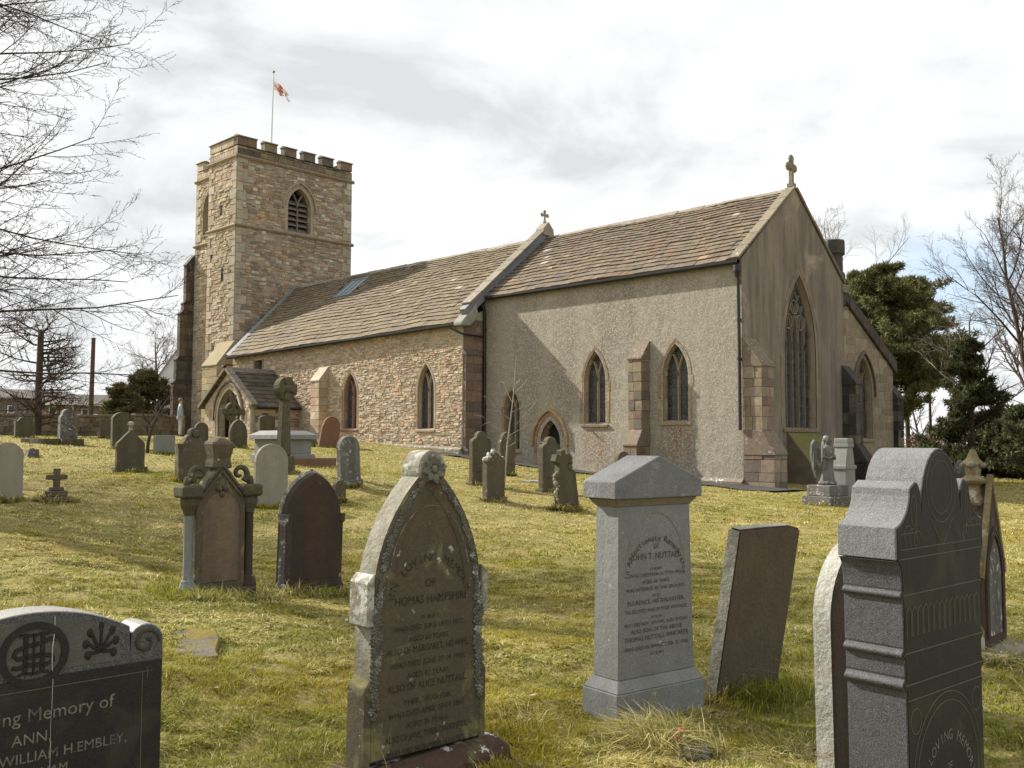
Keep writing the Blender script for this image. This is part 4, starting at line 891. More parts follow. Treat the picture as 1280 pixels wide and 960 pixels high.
# black lamp bracket on the nave corner
mb = MB(); mb.box(XNW+.05, XNW+.1, YN-.5, YN-.02, 5.45, 5.5); mb.box(XNW-.02, XNW+.16, YN-.62, YN-.44, 5.1, 5.42); part('bracket_lamp', M['iron'], mb, bevel=.01)

# ---- path along the chancel wall
mb = MB(); pts_path = pts = [(-27.5, 23.7, 24.55), (-24, 24.5, 25.75), (-20, 24.55, 25.8), (-15.5, 24.4, 25.8), (-13.2, 24.3, 26.5)]
L = []
for (xa, ya, yb), (xb, yc_, yd) in zip(pts, pts[1:]):
    for i in range(8):
        f = i/8; L.append((xa+(xb-xa)*f, ya+(yc_-ya)*f, yb+(yd-yb)*f))
for a, b_ in zip(L, L[1:]):
    q = [(a[0], a[1]), (b_[0], b_[1]), (b_[0], b_[2]), (a[0], a[2])]; mb.add([(x, y, gz(x, y)+.035) for x, y in q], [(0, 1, 2, 3)])
tag(mb.build('path', stone('path_tarmac', (.045, .043, .04), (.065, .06, .052), 3, bump=.4), fix=False), kind='structure')
# ------------------------------------------------------------------ gravestones. Local frame: face looks along +x (east), u = +y, z up
G = {}
G['sand'] = stone('grave_sandstone', (.128, .104, .068), (.082, .066, .045), 3.2, bump=.5, bscale=32, streak=((.07, .06, .045), .55, 4), blotch=((.21, .19, .085), .57, 3.5), lichen=((.42, .42, .36), .63, 14))
G['red'] = stone('grave_red_sandstone', (.092, .062, .044), (.055, .040, .031), 3, bump=.45, bscale=32, streak=((.03, .026, .022), .6, 4), blotch=((.14, .12, .075), .63, 2.2), lichen=((.3, .29, .25), .66, 13))
G['brick'] = stone('grave_rust_sandstone', (.22, .12, .072), (.165, .092, .058), 3, bump=.35, bscale=30, streak=((.17, .11, .08), .3, 3))
G['pale'] = stone('grave_pale_stone', (.30, .285, .22), (.235, .222, .168), 3, bump=.35, bscale=30, blotch=((.19, .185, .11), .56, 2.5), streak=((.16, .15, .11), .35, 4))
G['grey'] = stone('grave_grey_granite', (.27, .275, .265), (.205, .21, .202), 2, bump=.3, bscale=50, speck=((.15, .155, .155), 260), rough=.8, streak=((.15, .155, .12), .4, 5), lichen=((.36, .36, .32), .66, 18))
G['mossy'] = stone('grave_mossy_stone', (.115, .10, .062), (.075, .066, .044), 3, bump=.55, bscale=30, blotch=((.105, .105, .04), .54, 3), lichen=((.28, .28, .24), .64, 12), streak=((.045, .04, .03), .5, 4))
G['dark'] = stone('grave_dark_stone', (.13, .125, .11), (.085, .08, .072), 3, bump=.5, bscale=30, lichen=((.44, .44, .42), .57, 17), streak=((.2, .2, .19), .4, 5))
G['black'] = stone('black_granite', (.021, .021, .020), (.014, .0145, .015), 6, bump=.06, bscale=60, speck=((.035, .036, .038), 600), rough=.55, spec=.18, blotch=((.045, .042, .028), .52, 3))
G['blackrough'] = stone('axed_granite', (.15, .153, .155), (.105, .108, .112), 8, bump=.25, bscale=110, speck=((.25, .255, .26), 700), rough=.8)
G['lichen'] = stone('lichened_sandstone', (.31, .31, .27), (.17, .145, .088), 6, bump=.55, bscale=34, lichen=((.42, .43, .40), .5, 16), blotch=((.15, .12, .068), .52, 5))
G['granitedark'] = stone('dark_dressed_granite', (.05, .051, .055), (.035, .036, .04), 8, bump=.15, bscale=110, speck=((.13, .133, .14), 700), rough=.6)
G['ink'] = stone('lead_letters', (.05, .046, .04), (.09, .085, .075), 24, bump=0, blotch=((.2, .2, .19), .6, 16))
G['inkpale'] = stone('worn_pale_letters', (.22, .215, .18), (.13, .128, .11), 24, bump=0, blotch=((.07, .068, .06), .54, 18))
G['inkgold'] = plain('worn_gilt_letters', (.12, .1, .045), .7)
G['inkworn'] = stone('worn_cut_letters', (.03, .025, .018), (.05, .042, .03), 20, bump=0, blotch=((.13, .11, .075), .56, 14))
def p_round(w, h, n=14): r = w/2; return [(-r, 0), (r, 0)]+[(r*math.cos(math.pi*i/n), h-r+r*math.sin(math.pi*i/n)) for i in range(n+1)]
def p_low(w, h, rise, n=14):
    r = w/2; Rr = (r*r+rise*rise)/(2*rise); a = math.asin(min(1, r/Rr)); return [(-r, 0), (r, 0)]+[(Rr*math.sin(a-2*a*i/n), h-Rr+Rr*math.cos(a-2*a*i/n)) for i in range(n+1)]
def p_point(w, h, rise, n=9): return arch(0, 0, h-rise, w/2, rise, n)
def p_rect(w, h): return [(-w/2, 0), (w/2, 0), (w/2, h), (-w/2, h)]
def p_gable(w, h, sh): return [(-w/2, 0), (w/2, 0), (w/2, h-sh), (0, h), (-w/2, h-sh)]
def p_ogee(w, h, hw=.52, n=8):
    """round head between hollow shoulders"""
    r = w*hw/2; s = w/2; sh = h-r-w*.22; pts = [(-s, 0), (s, 0), (s, sh)]
    c0 = w*.5-r; pts += [(s-c0*(1-math.cos(math.pi/2*i/5))*1.0, sh+.0+w*.22*math.sin(math.pi/2*i/5)*.9) for i in range(1, 5)]
    pts += [(r*math.cos(math.pi*i/n), h-r+r*math.sin(math.pi*i/n)) for i in range(n+1)]
    return pts+[(-u, v) for u, v in reversed(pts[2:7])]
def p_shoulder(w, h):
    s = w/2; return [(-s, 0), (s, 0), (s, h*.80), (s*.72, h*.80), (s*.66, h*.86)]+[(s*.62*math.cos(math.pi*i/10), h*.86+h*.14*math.sin(math.pi*i/10)) for i in range(11)]+[(-s*.66, h*.86), (-s*.72, h*.80), (-s, h*.80)]
def ext(mb, poly, t, x=0, col=(1, 1, 1), s=1): mb.prism(poly, lambda p: (x-t/2, p[0]*s, p[1]), lambda p: (x+t/2, p[0]*s, p[1]), col)
def inset(poly, d):
    cx = sum(p[0] for p in poly)/len(poly); cy = sum(p[1] for p in poly)/len(poly); h = max(p[1] for p in poly); w = max(p[0] for p in poly)
    return [(p[0]*(1-d/w), cy+(p[1]-cy)*(1-2*d/h)) for p in poly]
_tx = {}
def glyphs(s, size):
    k = (s, size)
    if k not in _tx:
        c = bpy.data.curves.new('t', 'FONT'); c.body = s; c.size = size; c.align_x = 'CENTER'; c.resolution_u = 2; c.fill_mode = 'FRONT' if hasattr(c, 'fill_mode') else c.fill_mode
        o = bpy.data.objects.new('t', c); me = bpy.data.meshes.new_from_object(o); _tx[k] = ([(v.co.x, v.co.y) for v in me.vertices], [tuple(p.vertices) for p in me.polygons])
        bpy.data.objects.remove(o); bpy.data.curves.remove(c); bpy.data.meshes.remove(me)
    return _tx[k]
def inscribe(parent, lines, x, mat, sx=1.0):
    """lines: (text, size, z, centre u, max width)"""
    for s, size, z, uc, mw in lines:
        v, f = glyphs(s, size); ww = (max(p[0] for p in v)-min(p[0] for p in v)) or 1; k = min(sx, mw/ww) if mw else sx; mb = MB()
        mb.add([(x, uc+p[0]*k, z+p[1]) for p in v], f); mb.build('inscription', mat, parent, fix=False)
def inscribe_arc(parent, s, size, x, uc, zc, r, a0, a1, mat):
    mb = MB(); n = len(s)
    for i, ch in enumerate(s):
        if ch == ' ': continue
        a = a0+(a1-a0)*i/(n-1); v, f = glyphs(ch, size); ca, sa = math.cos(a-math.pi/2), math.sin(a-math.pi/2)
        mb.add([(x, uc+(r+p[1])*math.cos(a)+p[0]*math.sin(a), zc+(r+p[1])*math.sin(a)-p[0]*math.cos(a)) for p in v], f)
    mb.build('inscription', mat, parent, fix=False)
TUFT = []                                     # where taller grass grows round the stones
def spot(px, py): return gpt(px, py)
def grave(name, px, py, label, cat='gravestone', yaw=0, lean=0, back=0, group=None, sink=.04, P=None):
    P = P or spot(px, py); o = empty(name, (P.x, P.y, P.z-sink), label, cat, group, (R(lean), R(-back), R(yaw)))
    return o, P
def metr(P, yaw=0):
    """metres per pixel at P, and foreshortening of an east-facing face"""
    vd = Vector((P.x, P.y)).normalized(); n = Vector((math.cos(R(yaw)), math.sin(R(yaw)))); return depth((P.x, P.y, P.z))/FPX, max(.25, abs(vd.dot(n)))
def simple(px, py, hpx, wpx, prof, mat, label, th=.13, yaw=-4, lean=0, back=0, base=None, panel=None, name='headstone', band=None):
    o, P = grave(name, px, py, label, yaw=yaw, lean=lean, back=back); mp_, fs_ = metr(P, yaw); h = hpx*mp_+.04; w = wpx*mp_/fs_*.93
    poly = prof(w, h); mb = MB(); ext(mb, poly, th); mb.build('stone', mat, o, bevel=.012)
    if panel:
        q = [(u*panel, v*.94+.02) for u, v in poly]; q = [(u, max(v, h*.28)) for u, v in q]
        mb = MB(); mb.prism(q, lambda p: (th/2-.01, p[0], p[1]), lambda p: (th/2+.012, p[0], p[1])); mb.build('panel', mat, o, bevel=.006)
    if base:
        mb = MB(); bh, bw, bt = base; mb.box(-th/2-bt, th/2+bt, -w/2-bw, w/2+bw, 0, bh); mb.build('base', mat, o, bevel=.012)
    TUFT.append((P.x, P.y, w*.5)); return o, P, w, h
# ---- mid-ground and far stones (pixel of foot, height and width in pixels, then the shape)
R_ = lambda rise: (lambda w, h: p_low(w, h, rise*w))
PT = lambda rise: (lambda w, h: p_point(w, h, rise*w))
GB = lambda sh: (lambda w, h: p_gable(w, h, sh*w))
simple(338, 635, 80, 42, lambda w, h: p_round(w, h), G['pale'], 'pale cream round-topped headstone with faint lettering in front of the wheel-head cross', th=.1)
simple(7, 626, 73, 38, R_(.38), G['pale'], 'tan round-topped headstone standing beside the small stone cross on steps', th=.12)
simple(162, 589, 52, 35, GB(.5), G['mossy'], 'dark gabled headstone with pale upper edges, small knob on its peak', base=(.14, .05, .06))
simple(30, 547, 26, 23, lambda w, h: p_shoulder(w, h), G['mossy'], 'low brown shouldered headstone before the boundary wall, beside the white slab', th=.2)
simple(84, 554, 43, 21, lambda w, h: p_ogee(w, h, .8), G['dark'], 'tall dark headstone on a low base near the boundary wall', th=.3, base=(.16, .06, .08))
simple(152, 561, 46, 26, R_(.3), G['mossy'], 'tall dark slab headstone behind the gabled one, bare shrub at its side', th=.2)
simple(131, 548, 26, 13, R_(.35), G['sand'], 'narrow brown headstone close under the boundary wall', th=.15)
simple(205, 568, 24, 25, lambda w, h: p_rect(w, h), G['grey'], 'low rectangular grey headstone between the bare shrub and the person', th=.18)
simple(251, 556, 28, 17, lambda w, h: p_round(w, h), G['mossy'], 'round-topped brown headstone just behind the trefoil-headed one', th=.15)
simple(297, 560, 36, 22, PT(.75), G['mossy'], 'dark pointed headstone before the porch arch, ring cross behind it', th=.16)
simple(333, 552, 33, 20, R_(.15), G['mossy'], 'square-topped brown headstone against the porch side wall', th=.16)
simple(389, 558, 11, 16, R_(.5), G['dark'], 'tiny rounded grey stone at the foot of the leaning rusty headstone', th=.14)
simple(409, 559, 39, 24, lambda w, h: p_ogee(w, h, .9), G['brick'], 'rusty orange headstone leaning sideways beneath the nave wall', th=.12, lean=-11)
simple(437, 607, 62, 26, lambda w, h: p_round(w, h), G['dark'], 'grey lichen-streaked round headstone leaning slightly towards the porch', th=.16, lean=3.5, base=(.16, .03, .03))
simple(424, 628, 28, 14, R_(.4), G['sand'], 'small pale stump of a headstone half hidden by the red-brown pointed stone', th=.12)
simple(600, 607, 68, 25, lambda w, h: p_ogee(w, h), G['mossy'], 'brown headstone with round head and hollow shoulders nearest the nave corner', th=.14, base=(.12, .05, .03), panel=.8)
simple(633, 594, 54, 20, lambda w, h: p_ogee(w, h, .8), G['sand'], 'brown round-shouldered headstone directly behind the white sapling', th=.14, panel=.75)
simple(687, 615, 69, 24, lambda w, h: p_ogee(w, h), G['mossy'], 'brown headstone with round carved head in front of the priest door', th=.16, base=(.12, .06, .05), panel=.78)
simple(781, 606, 42, 17, R_(.5), G['sand'], 'small round headstone leaning behind the grey pedestal tomb', th=.14, lean=8)
simple(1203, 602, 27, 9, lambda w, h: p_gable(w, h, .3), G['dark'], 'slim dark grey stone far off between black granite and gothic spire', th=.35)
simple(1190, 600, 15, 8, R_(.4), G['grey'], 'small grey stone near the beech hedge behind the black granite', th=.2)
# stone with a rugged gabled head (sapling grows in front)
o, P, w, h = simple(617, 625, 60, 24, GB(.35), G['sand'], 'weathered gable-topped headstone with knobbly lichen crest and the bare sapling beside it', th=.16, base=(.1, .04, .03))
rr = random.Random(5); mb = MB()
for i in range(15):
    s = -1+2*i/14; mb.ball((rr.uniform(-.04, .05), s*w*.5, h-w*.35*abs(s)+.01), (rr.uniform(.05, .1), rr.uniform(.03, .05), rr.uniform(.03, .06)), 7, 5)
mb.build('carved_crest', G['lichen'], o, smooth=1)
# broken ornate stone
o, P, w, h = simple(710, 637, 52, 25, R_(.2), G['mossy'], 'leaning broken headstone with lumpy carved cross head', th=.16, lean=9)
mb = MB(); ext(mb, [(-w*.36, h-.04), (w*.36, h-.04), (w*.3, h+.1), (w*.45, h+.16), (w*.3, h+.28), (w*.1, h+.27), (.03, h+.36), (-.06, h+.36), (-w*.14, h+.26), (-w*.38, h+.3), (-w*.5, h+.18), (-w*.28, h+.1)], .15)
for i in range(8): mb.ball((rr.uniform(-.04, .09), rr.uniform(-.3, .3)*w, h+rr.uniform(0, .28)), rr.uniform(.04, .07), 7, 5)
mb.build('carved_head', G['mossy'], o, bevel=.02)
mb = MB()
for i in range(9): mb.ball((rr.uniform(.0, .09), -w*.5+rr.uniform(-.02, .03), h*.35+i*h*.075), (rr.uniform(.03, .05),)*3, 7, 4)
mb.build('carved_edge', G['lichen'], o, smooth=1)
# trefoil-headed stone behind the gothic one
o, P, w, h = simple(241, 602, 60, 42, lambda w_, h_: p_shoulder(w_, h_), G['sand'], 'brown headstone with trefoil head and lichened shoulders behind the columned gothic stone', th=.18)
mb = MB(); mb.prism([(.17*w*math.cos(2*math.pi*i/16), h+.17*w*math.sin(2*math.pi*i/16)) for i in range(16)], lambda p: (-.09, p[0], p[1]), lambda p: (.09, p[0], p[1])); mb.build('trefoil', G['mossy'], o, bevel=.01)
mb = MB(); mb.prism([(.1*w*math.cos(2*math.pi*i/16), h+.1*w*math.sin(2*math.pi*i/16)) for i in range(16)], lambda p: (.085, p[0], p[1]), lambda p: (.12, p[0], p[1])); mb.build('boss', G['mossy'], o, bevel=.01)
for s in (-1, 1):
    mb = MB(); mb.lathe([(.05, 0), (.05, .1), (.032, .14), (.032, h*.66), (.055, h*.72), (.06, h*.8)], (.07, s*(w*.5-.04), 0), 8); mb.build('column', G['mossy'], o, smooth=.7)
# knob of the gabled stone
for ob in list(COL.objects):
    if ob.get('label', '').startswith('dark gabled headstone'):
        zt = max(v.co.z for ch in ob.children for v in ch.data.vertices); mb = MB(); mb.lathe([(.04, zt-.03), (.05, zt+.03), (.035, zt+.06), (.075, zt+.11), (.07, zt+.16), (.03, zt+.19)], (0, 0, 0), 8); mb.build('finial', G['lichen'], ob, smooth=.7)
# ---- small cross on three steps
o, P = grave('stone_cross', 70, 626, 'small stone cross on a three-stepped base alone in the grass', 'cross'); mp_, fs_ = metr(P); k = mp_
for i, (w, z0, z1) in enumerate(((.40, 0, .11), (.28, .11, .20), (.19, .20, .26))):
    mb = MB(); mb.box(-w*.42, w*.42, -w/2, w/2, z0, z1); mb.build('step', G['sand'], o, bevel=.012)
zt = 37*mp_+.02; mb = MB(); zt = max(zt, .56); ext(mb, [(-.045, .25), (.045, .25), (.045, zt-.18), (.16, zt-.18), (.16, zt-.1), (.045, zt-.1), (.045, zt), (-.045, zt), (-.045, zt-.1), (-.16, zt-.1), (-.16, zt-.18), (-.045, zt-.18)], .08); mb.build('cross', G['sand'], o, bevel=.01); TUFT.append((P.x, P.y, .3))
# ---- flat and fallen stones
def flat(px, py, lx, ly, h, mat, label, yaw=0, back=0, lean=0, name='ledger_stone', lift=0):
    P = spot(px, py); o = empty(name, (P.x, P.y, P.z-.05), label, 'grave slab', None, (R(lean), R(back), R(yaw))); mb = MB(); n = 18; rr_ = random.Random(px)
    poly = []
    for (a, b_) in (((-1, -1), (1, -1)), ((1, -1), (1, 1)), ((1, 1), (-1, 1)), ((-1, 1), (-1, -1))):
        for i in range(5): poly.append(((a[0]+(b_[0]-a[0])*i/5)*lx/2+rr_.uniform(-.015, .015), (a[1]+(b_[1]-a[1])*i/5)*ly/2+rr_.uniform(-.015, .015)))
    mb.prism(poly, lambda p: (p[0], p[1], lift), lambda p: (p[0]*.98, p[1]*.98, lift+h)); mb.build('slab', mat, o, bevel=.01); return o
G['mossslab'] = stone('mossy_slab', (.13, .118, .09), (.08, .073, .056), 3, bump=.8, bscale=22, blotch=((.16, .12, .015), .45, 3.5), lichen=((.4, .4, .35), .66, 15))
flat(232, 806, .95, .42, .062, G['mossslab'], 'flat mossy ledger stone sunk in the grass beyond the black granite monogram stone', yaw=-28)
flat(56, 554, 1.3, .9, .2, G['mossy'], 'low broken slab lying flat near the tall dark headstone', yaw=12)
flat(86, 556, .9, .7, .24, G['mossy'], 'thick flat stone lying at the foot of the tall dark headstone', yaw=-5)
flat(53, 541, 1.4, 1.1, .12, plain('white_marble', (.62, .63, .62), .6), 'white tilted slab lying before the boundary wall', yaw=15, lean=-14, lift=.25)
flat(405, 575, 1.8, .8, .1, G['pale'], 'narrow pale kerb slab in the grass below the nave', yaw=3)
flat(372, 627, .3, .25, .1, G['lichen'], 'small lichened fragment near the cream headstone', yaw=20)
flat(870, 948, .15, .10, .07, G['dark'], 'dark slate fragment stuck in the grass by the grey pedestal tomb', yaw=35, lean=25, lift=.04)
flat(672, 604, .7, .5, .12, G['grey'], 'bluish flat stone lying behind the round-headed brown stones', yaw=8)
flat(1228, 812, .62, .75, .1, G['pale'], 'pale plinth slab under the gothic spire stone')
o, P = grave('flower_vase', 40, 571, 'small dark square flower block alone in the grass', 'vase'); mb = MB(); mb.prism([(-.16, 0), (.16, 0), (.12, .24), (-.12, .24)], lambda p: (-.13, p[0], p[1]), lambda p: (.13, p[0], p[1])); mb.build('block', G['dark'], o, bevel=.01); mb = MB(); mb.lathe([(.06, .23), (.06, .27)], (0, 0, 0), 10); mb.build('rim', G['grey'], o)
# ---- tall wheel-head cross
o, P = grave('wheel_cross', 354, 592, 'tall mossy wheel-head cross on a tapering shaft above the chest tomb', 'cross', yaw=8); mp_, fs_ = metr(P); zt = 123*mp_; rw = 14.5*mp_
mb = MB(); mb.add([(-.16, -.24, 0), (.16, -.24, 0), (.16, .24, 0), (-.16, .24, 0), (-.13, -.2, zt*.2), (.13, -.2, zt*.2), (.13, .2, zt*.2), (-.13, .2, zt*.2)], [(0, 1, 5, 4), (1, 2, 6, 5), (2, 3, 7, 6), (3, 0, 4, 7), (4, 5, 6, 7)]); mb.build('base', G['mossy'], o, bevel=.02)
mb = MB(); b0, b1 = .15, .1; z0, z1 = zt*.2, zt-2*rw+.02; mb.add([(-.1, -b0, z0), (.1, -b0, z0), (.1, b0, z0), (-.1, b0, z0), (-.09, -b1, z1), (.09, -b1, z1), (.09, b1, z1), (-.09, b1, z1)], [(0, 1, 5, 4), (1, 2, 6, 5), (2, 3, 7, 6), (3, 0, 4, 7), (4, 5, 6, 7), (3, 2, 1, 0)]); mb.build('shaft', G['mossy'], o, bevel=.025)
mb = MB(); zc = zt-rw; mb.prism([(rw*math.cos(2*math.pi*i/24), zc+rw*math.sin(2*math.pi*i/24)) for i in range(24)], lambda p: (-.1, p[0], p[1]), lambda p: (.1, p[0], p[1])); mb.build('wheel', G['mossy'], o, bevel=.02)
for a in range(4):
    ca, sa = math.cos(a*math.pi/2), math.sin(a*math.pi/2); q = [(.04, -.05), (rw*.95, -.13), (rw*1.02, 0), (rw*.95, .13), (.04, .05)]
    mb = MB(); mb.prism([(x*ca-y*sa, zc+x*sa+y*ca) for x, y in q], lambda p: (.08, p[0], p[1]), lambda p: (.135, p[0], p[1])); mb.build('cross_arm', G['mossy'], o, bevel=.012)
mb = MB(); mb.ball((.13, 0, zc), (.05, .09, .09), 10, 6); mb.build('boss', G['mossy'], o, smooth=1); TUFT.append((P.x, P.y, .3))
# ---- ring cross by the porch
o, P = grave('celtic_cross', 290, 555, 'grey ringed celtic cross standing before the porch arch', 'cross', yaw=12); mp_, fs_ = metr(P); zt = 63*mp_; zc = zt*.66; A_ = 16*mp_/fs_
mb = MB(); ext(mb, [(-.2, 0), (.2, 0), (.11, .3), (.09, zc-.09), (A_, zc-.11), (A_, zc+.11), (.09, zc+.09), (.12, zt), (-.12, zt), (-.09, zc+.09), (-A_, zc+.11), (-A_, zc-.11), (-.09, zc-.09), (-.11, .3)], .16); mb.build('cross', G['mossy'], o, bevel=.015)
mb = MB(); n = 28; ro, ri = A_*.66, A_*.50
for i in range(n):
    a0, a1 = 2*math.pi*i/n, 2*math.pi*(i+1)/n; q = [(ro*math.cos(a0), zc+ro*math.sin(a0)), (ro*math.cos(a1), zc+ro*math.sin(a1)), (ri*math.cos(a1), zc+ri*math.sin(a1)), (ri*math.cos(a0), zc+ri*math.sin(a0))]
    mb.add([(-.06, *p) for p in q]+[(.06, *p) for p in q], [(4, 5, 6, 7), (3, 2, 1, 0), (0, 1, 5, 4), (2, 3, 7, 6)])
mb.build('ring', G['mossy'], o)
# ---- chest tomb on red slabs
o, P = grave('chest_tomb', 366, 582, 'pale grey chest tomb with hipped lid on a red stone base', 'tomb'); mp_, fs_ = metr(P)
for (x0, x1, y0, y1, z0, z1, nm, mt) in ((-.9, .6, -.35, .95, 0, .24, 'base', 'brick'),): mb = MB(); mb.box(x0, x1, y0, y1, z0, z1); mb.build(nm, G[mt], o, bevel=.02)
mb = MB(); mb.box(-1.05, .4, -.62, .42, .1, .34); mb.build('plinth', G['grey'], o, bevel=.02)
mb = MB(); mb.box(-.98, .32, -.55, .35, .34, .72); mb.build('chest', G['grey'], o, bevel=.01)
mb = MB(); q = [(-1.08, -.66), (.44, -.66), (.44, .46), (-1.08, .46)]; q2 = [(-.9, -.45), (.22, -.45), (.22, .25), (-.9, .25)]
mb.add([(x, y, .72) for x, y in q]+[(x, y, .84) for x, y in q]+[(x, y, .95) for x, y in q2], [(3, 2, 1, 0), (8, 9, 10, 11)]+[(i, (i+1) % 4, 4+(i+1) % 4, 4+i) for i in range(4)]+[(4+i, 4+(i+1) % 4, 8+(i+1) % 4, 8+i) for i in range(4)]); mb.build('lid', G['grey'], o, bevel=.01)
# ---- angel statue and its neighbour
o, P = grave('angel_statue', 1035, 633, 'dark grey winged angel statue on a two-stepped plinth beside the gable', 'statue', yaw=-10); mp_, fs_ = metr(P); k = 90*mp_/1.75
for (w, z0, z1) in ((.92, 0, .3), (.74, .3, .56)):
    mb = MB(); mb.box(-w*.45*k, w*.45*k, -w*.5*k, w*.5*k, z0*k, z1*k); mb.build('plinth', G['dark'], o, bevel=.015)
mb = MB(); mb.lathe([(.2*k, .56*k), (.23*k, .6*k), (.2*k, .66*k)], (0, 0, 0), 14); mb.build('socle', G['dark'], o, bevel=.01)
G['statue'] = stone('statue_stone', (.17, .17, .165), (.1, .1, .1), 5, bump=.5, bscale=30, lichen=((.34, .33, .26), .6, 9))
mb = MB(); n = 18; prof = [(.62, .19, .17), (.75, .18, .15), (.95, .155, .135), (1.1, .14, .12), (1.22, .125, .1), (1.35, .155, .115), (1.44, .165, .115), (1.5, .13, .1), (1.535, .05, .05), (1.57, .05, .05)]
vs = []
for j, (z, rx, ry) in enumerate(prof):
    for i in range(n):
        a = 2*math.pi*i/n; fo = 1+(.10*math.cos(a*6+z*3) if z < 1.25 else 0); vs.append((ry*fo*math.cos(a)*k+.02*k*math.sin(z*6), rx*fo*math.sin(a)*k, z*k))
mb.add(vs, [(j*n+i, j*n+(i+1) % n, (j+1)*n+(i+1) % n, (j+1)*n+i) for j in range(len(prof)-1) for i in range(n)])
mb.ball((.03*k, 0, 1.64*k), (.085*k, .075*k, .105*k), 12, 8); mb.ball((-.02*k, 0, 1.67*k), (.09*k, .09*k, .095*k), 12, 8); mb.ball((.115*k, 0, 1.635*k), (.018*k, .015*k, .025*k), 6, 4)
for s in (-1, 1):
    mb.tube([(0, s*.15*k, 1.44*k), (.04*k, s*.19*k, 1.25*k), (.15*k, s*.09*k, 1.2*k), (.2*k, s*.02*k, 1.26*k)], [.05*k, .045*k, .036*k, .028*k], 8)
mb.build('figure', G['statue'], o, smooth=.9)
for s in (-1, 1):
    mb = MB(); q = [(.04, 1.42), (.12, 1.62), (.2, 1.66), (.27, 1.55), (.29, 1.3), (.25, 1.0), (.17, .72), (.12, .8), (.1, 1.05), (.06, 1.25)]
    mb.prism([(s*u*k, v*k) for u, v in q], lambda p: ((-.2-abs(p[0])*.35)*k, p[0], p[1]), lambda p: ((-.12-abs(p[0])*.35)*k, p[0], p[1])); wo_ = mb.build('wing', G['statue'], o, bevel=.012)
    for i in range(5):
        mb = MB(); u = .09+i*.04; mb.tube([(-.11*k-u*k*.35, s*u*k, (1.5-i*.03)*k), (-.1*k-u*k*.35, s*(u+.03)*k, (1.15-i*.05)*k), (-.12*k-u*k*.35, s*(u*.7+.06)*k, (.86+i*.03)*k)], [.02*k, .022*k, .008*k], 6); mb.build('feather', G['statue'], wo_)
TUFT.append((P.x, P.y, .5))
o, P = grave('pedestal_monument', 1056, 628, 'slender pale grey gabled monument just behind the angel statue', 'gravestone'); mp_, fs_ = metr(P); H = 82*mp_
mb = MB(); mb.box(-.26, .26, -.36, .36, 0, .3*H*.5); mb.build('base', G['grey'], o, bevel=.015)
mb = MB(); mb.add([(-.17, -.27, .14*H), (.17, -.27, .14*H), (.17, .27, .14*H), (-.17, .27, .14*H), (-.17, -.27, .55*H), (.17, -.27, .55*H), (.17, .27, .55*H), (-.17, .27, .55*H), (-.17, -.13, .9*H), (.17, -.13, .9*H), (.17, .13, .9*H), (-.17, .13, .9*H)], [(3, 2, 1, 0)]+[(j*4+i, j*4+(i+1) % 4, j*4+4+(i+1) % 4, j*4+4+i) for j in range(2) for i in range(4)]+[(8, 9, 10, 11)]); mb.build('shaft', G['grey'], o, bevel=.01)
for z, w in ((.53, .3), (.86, .17)): mb = MB(); mb.box(-.2, .2, -w, w, z*H, (z+.06)*H); mb.build('moulding', G['grey'], o, bevel=.015)
mb = MB(); mb.box(-.19, .19, -.16, .16, .92*H, H); mb.build('cap', G['grey'], o, bevel=.02)
# ------------------------------------------------------------------ foreground monuments
def dot_leaf(mb, x, u, z, r, a, rr, raise_=.022):
    """a carved leaf: a ring of small raised lobes"""
    for i in range(5):
        t_ = a+i*2*math.pi/5; mb.ball((x+raise_*.5, u+r*.62*math.cos(t_), z+r*.62*math.sin(t_)), (raise_*rr.uniform(.8, 1.3), r*.42, r*.42), 7, 4)
    mb.ball((x+raise_*.8, u, z), (raise_, r*.3, r*.3), 7, 4)
G['leafstone'] = stone('carved_leaves', (.20, .195, .16), (.10, .095, .07), 9, bump=.6, lichen=((.36, .375, .36), .55, 22))
# ---- tall pointed sandstone headstone with carved leaf border
P = gpt(522, 968); o, P = grave('headstone', 0, 0, 'tall pointed sandstone headstone with carved leaf border and lichened edge, rough red base', yaw=-2, lean=-.8, P=P)
mp_, fs_ = metr(P, -2); H = (P.z+1.53)-P.z+.05; Wd = .665; th = .135
b0 = .17; prof = arch(0, b0, H-.72, Wd/2, .66, 12); mb = MB(); ext(mb, prof, th); mb.build('stone', G['sand_face'] if 'sand_face' in G else G['sand'], o, bevel=.008)
# shoulders: blocks at the springing and near the foot, wider than the stone
rr = random.Random(11)
for s in (-1, 1):
    mb = MB(); y0, y1 = (Wd/2-.005, Wd/2+.035); q = [(y0, H-.80), (y1, H-.80), (y1, H-.60), (y0, H-.56)]
    mb.prism([(s*a, b) for a, b in q], lambda p: (-th/2-.004, p[0], p[1]), lambda p: (th/2+.01, p[0], p[1])); mb.build('shoulder', G['lichen'], o, bevel=.006)
    mb = MB(); q = [(y0, .10), (y1, .10), (y1, .50), (y0, .56)]; mb.prism([(s*a, b) for a, b in q], lambda p: (-th/2-.004, p[0], p[1]), lambda p: (th/2+.004, p[0], p[1])); mb.build('foot', G['sand'], o, bevel=.006)
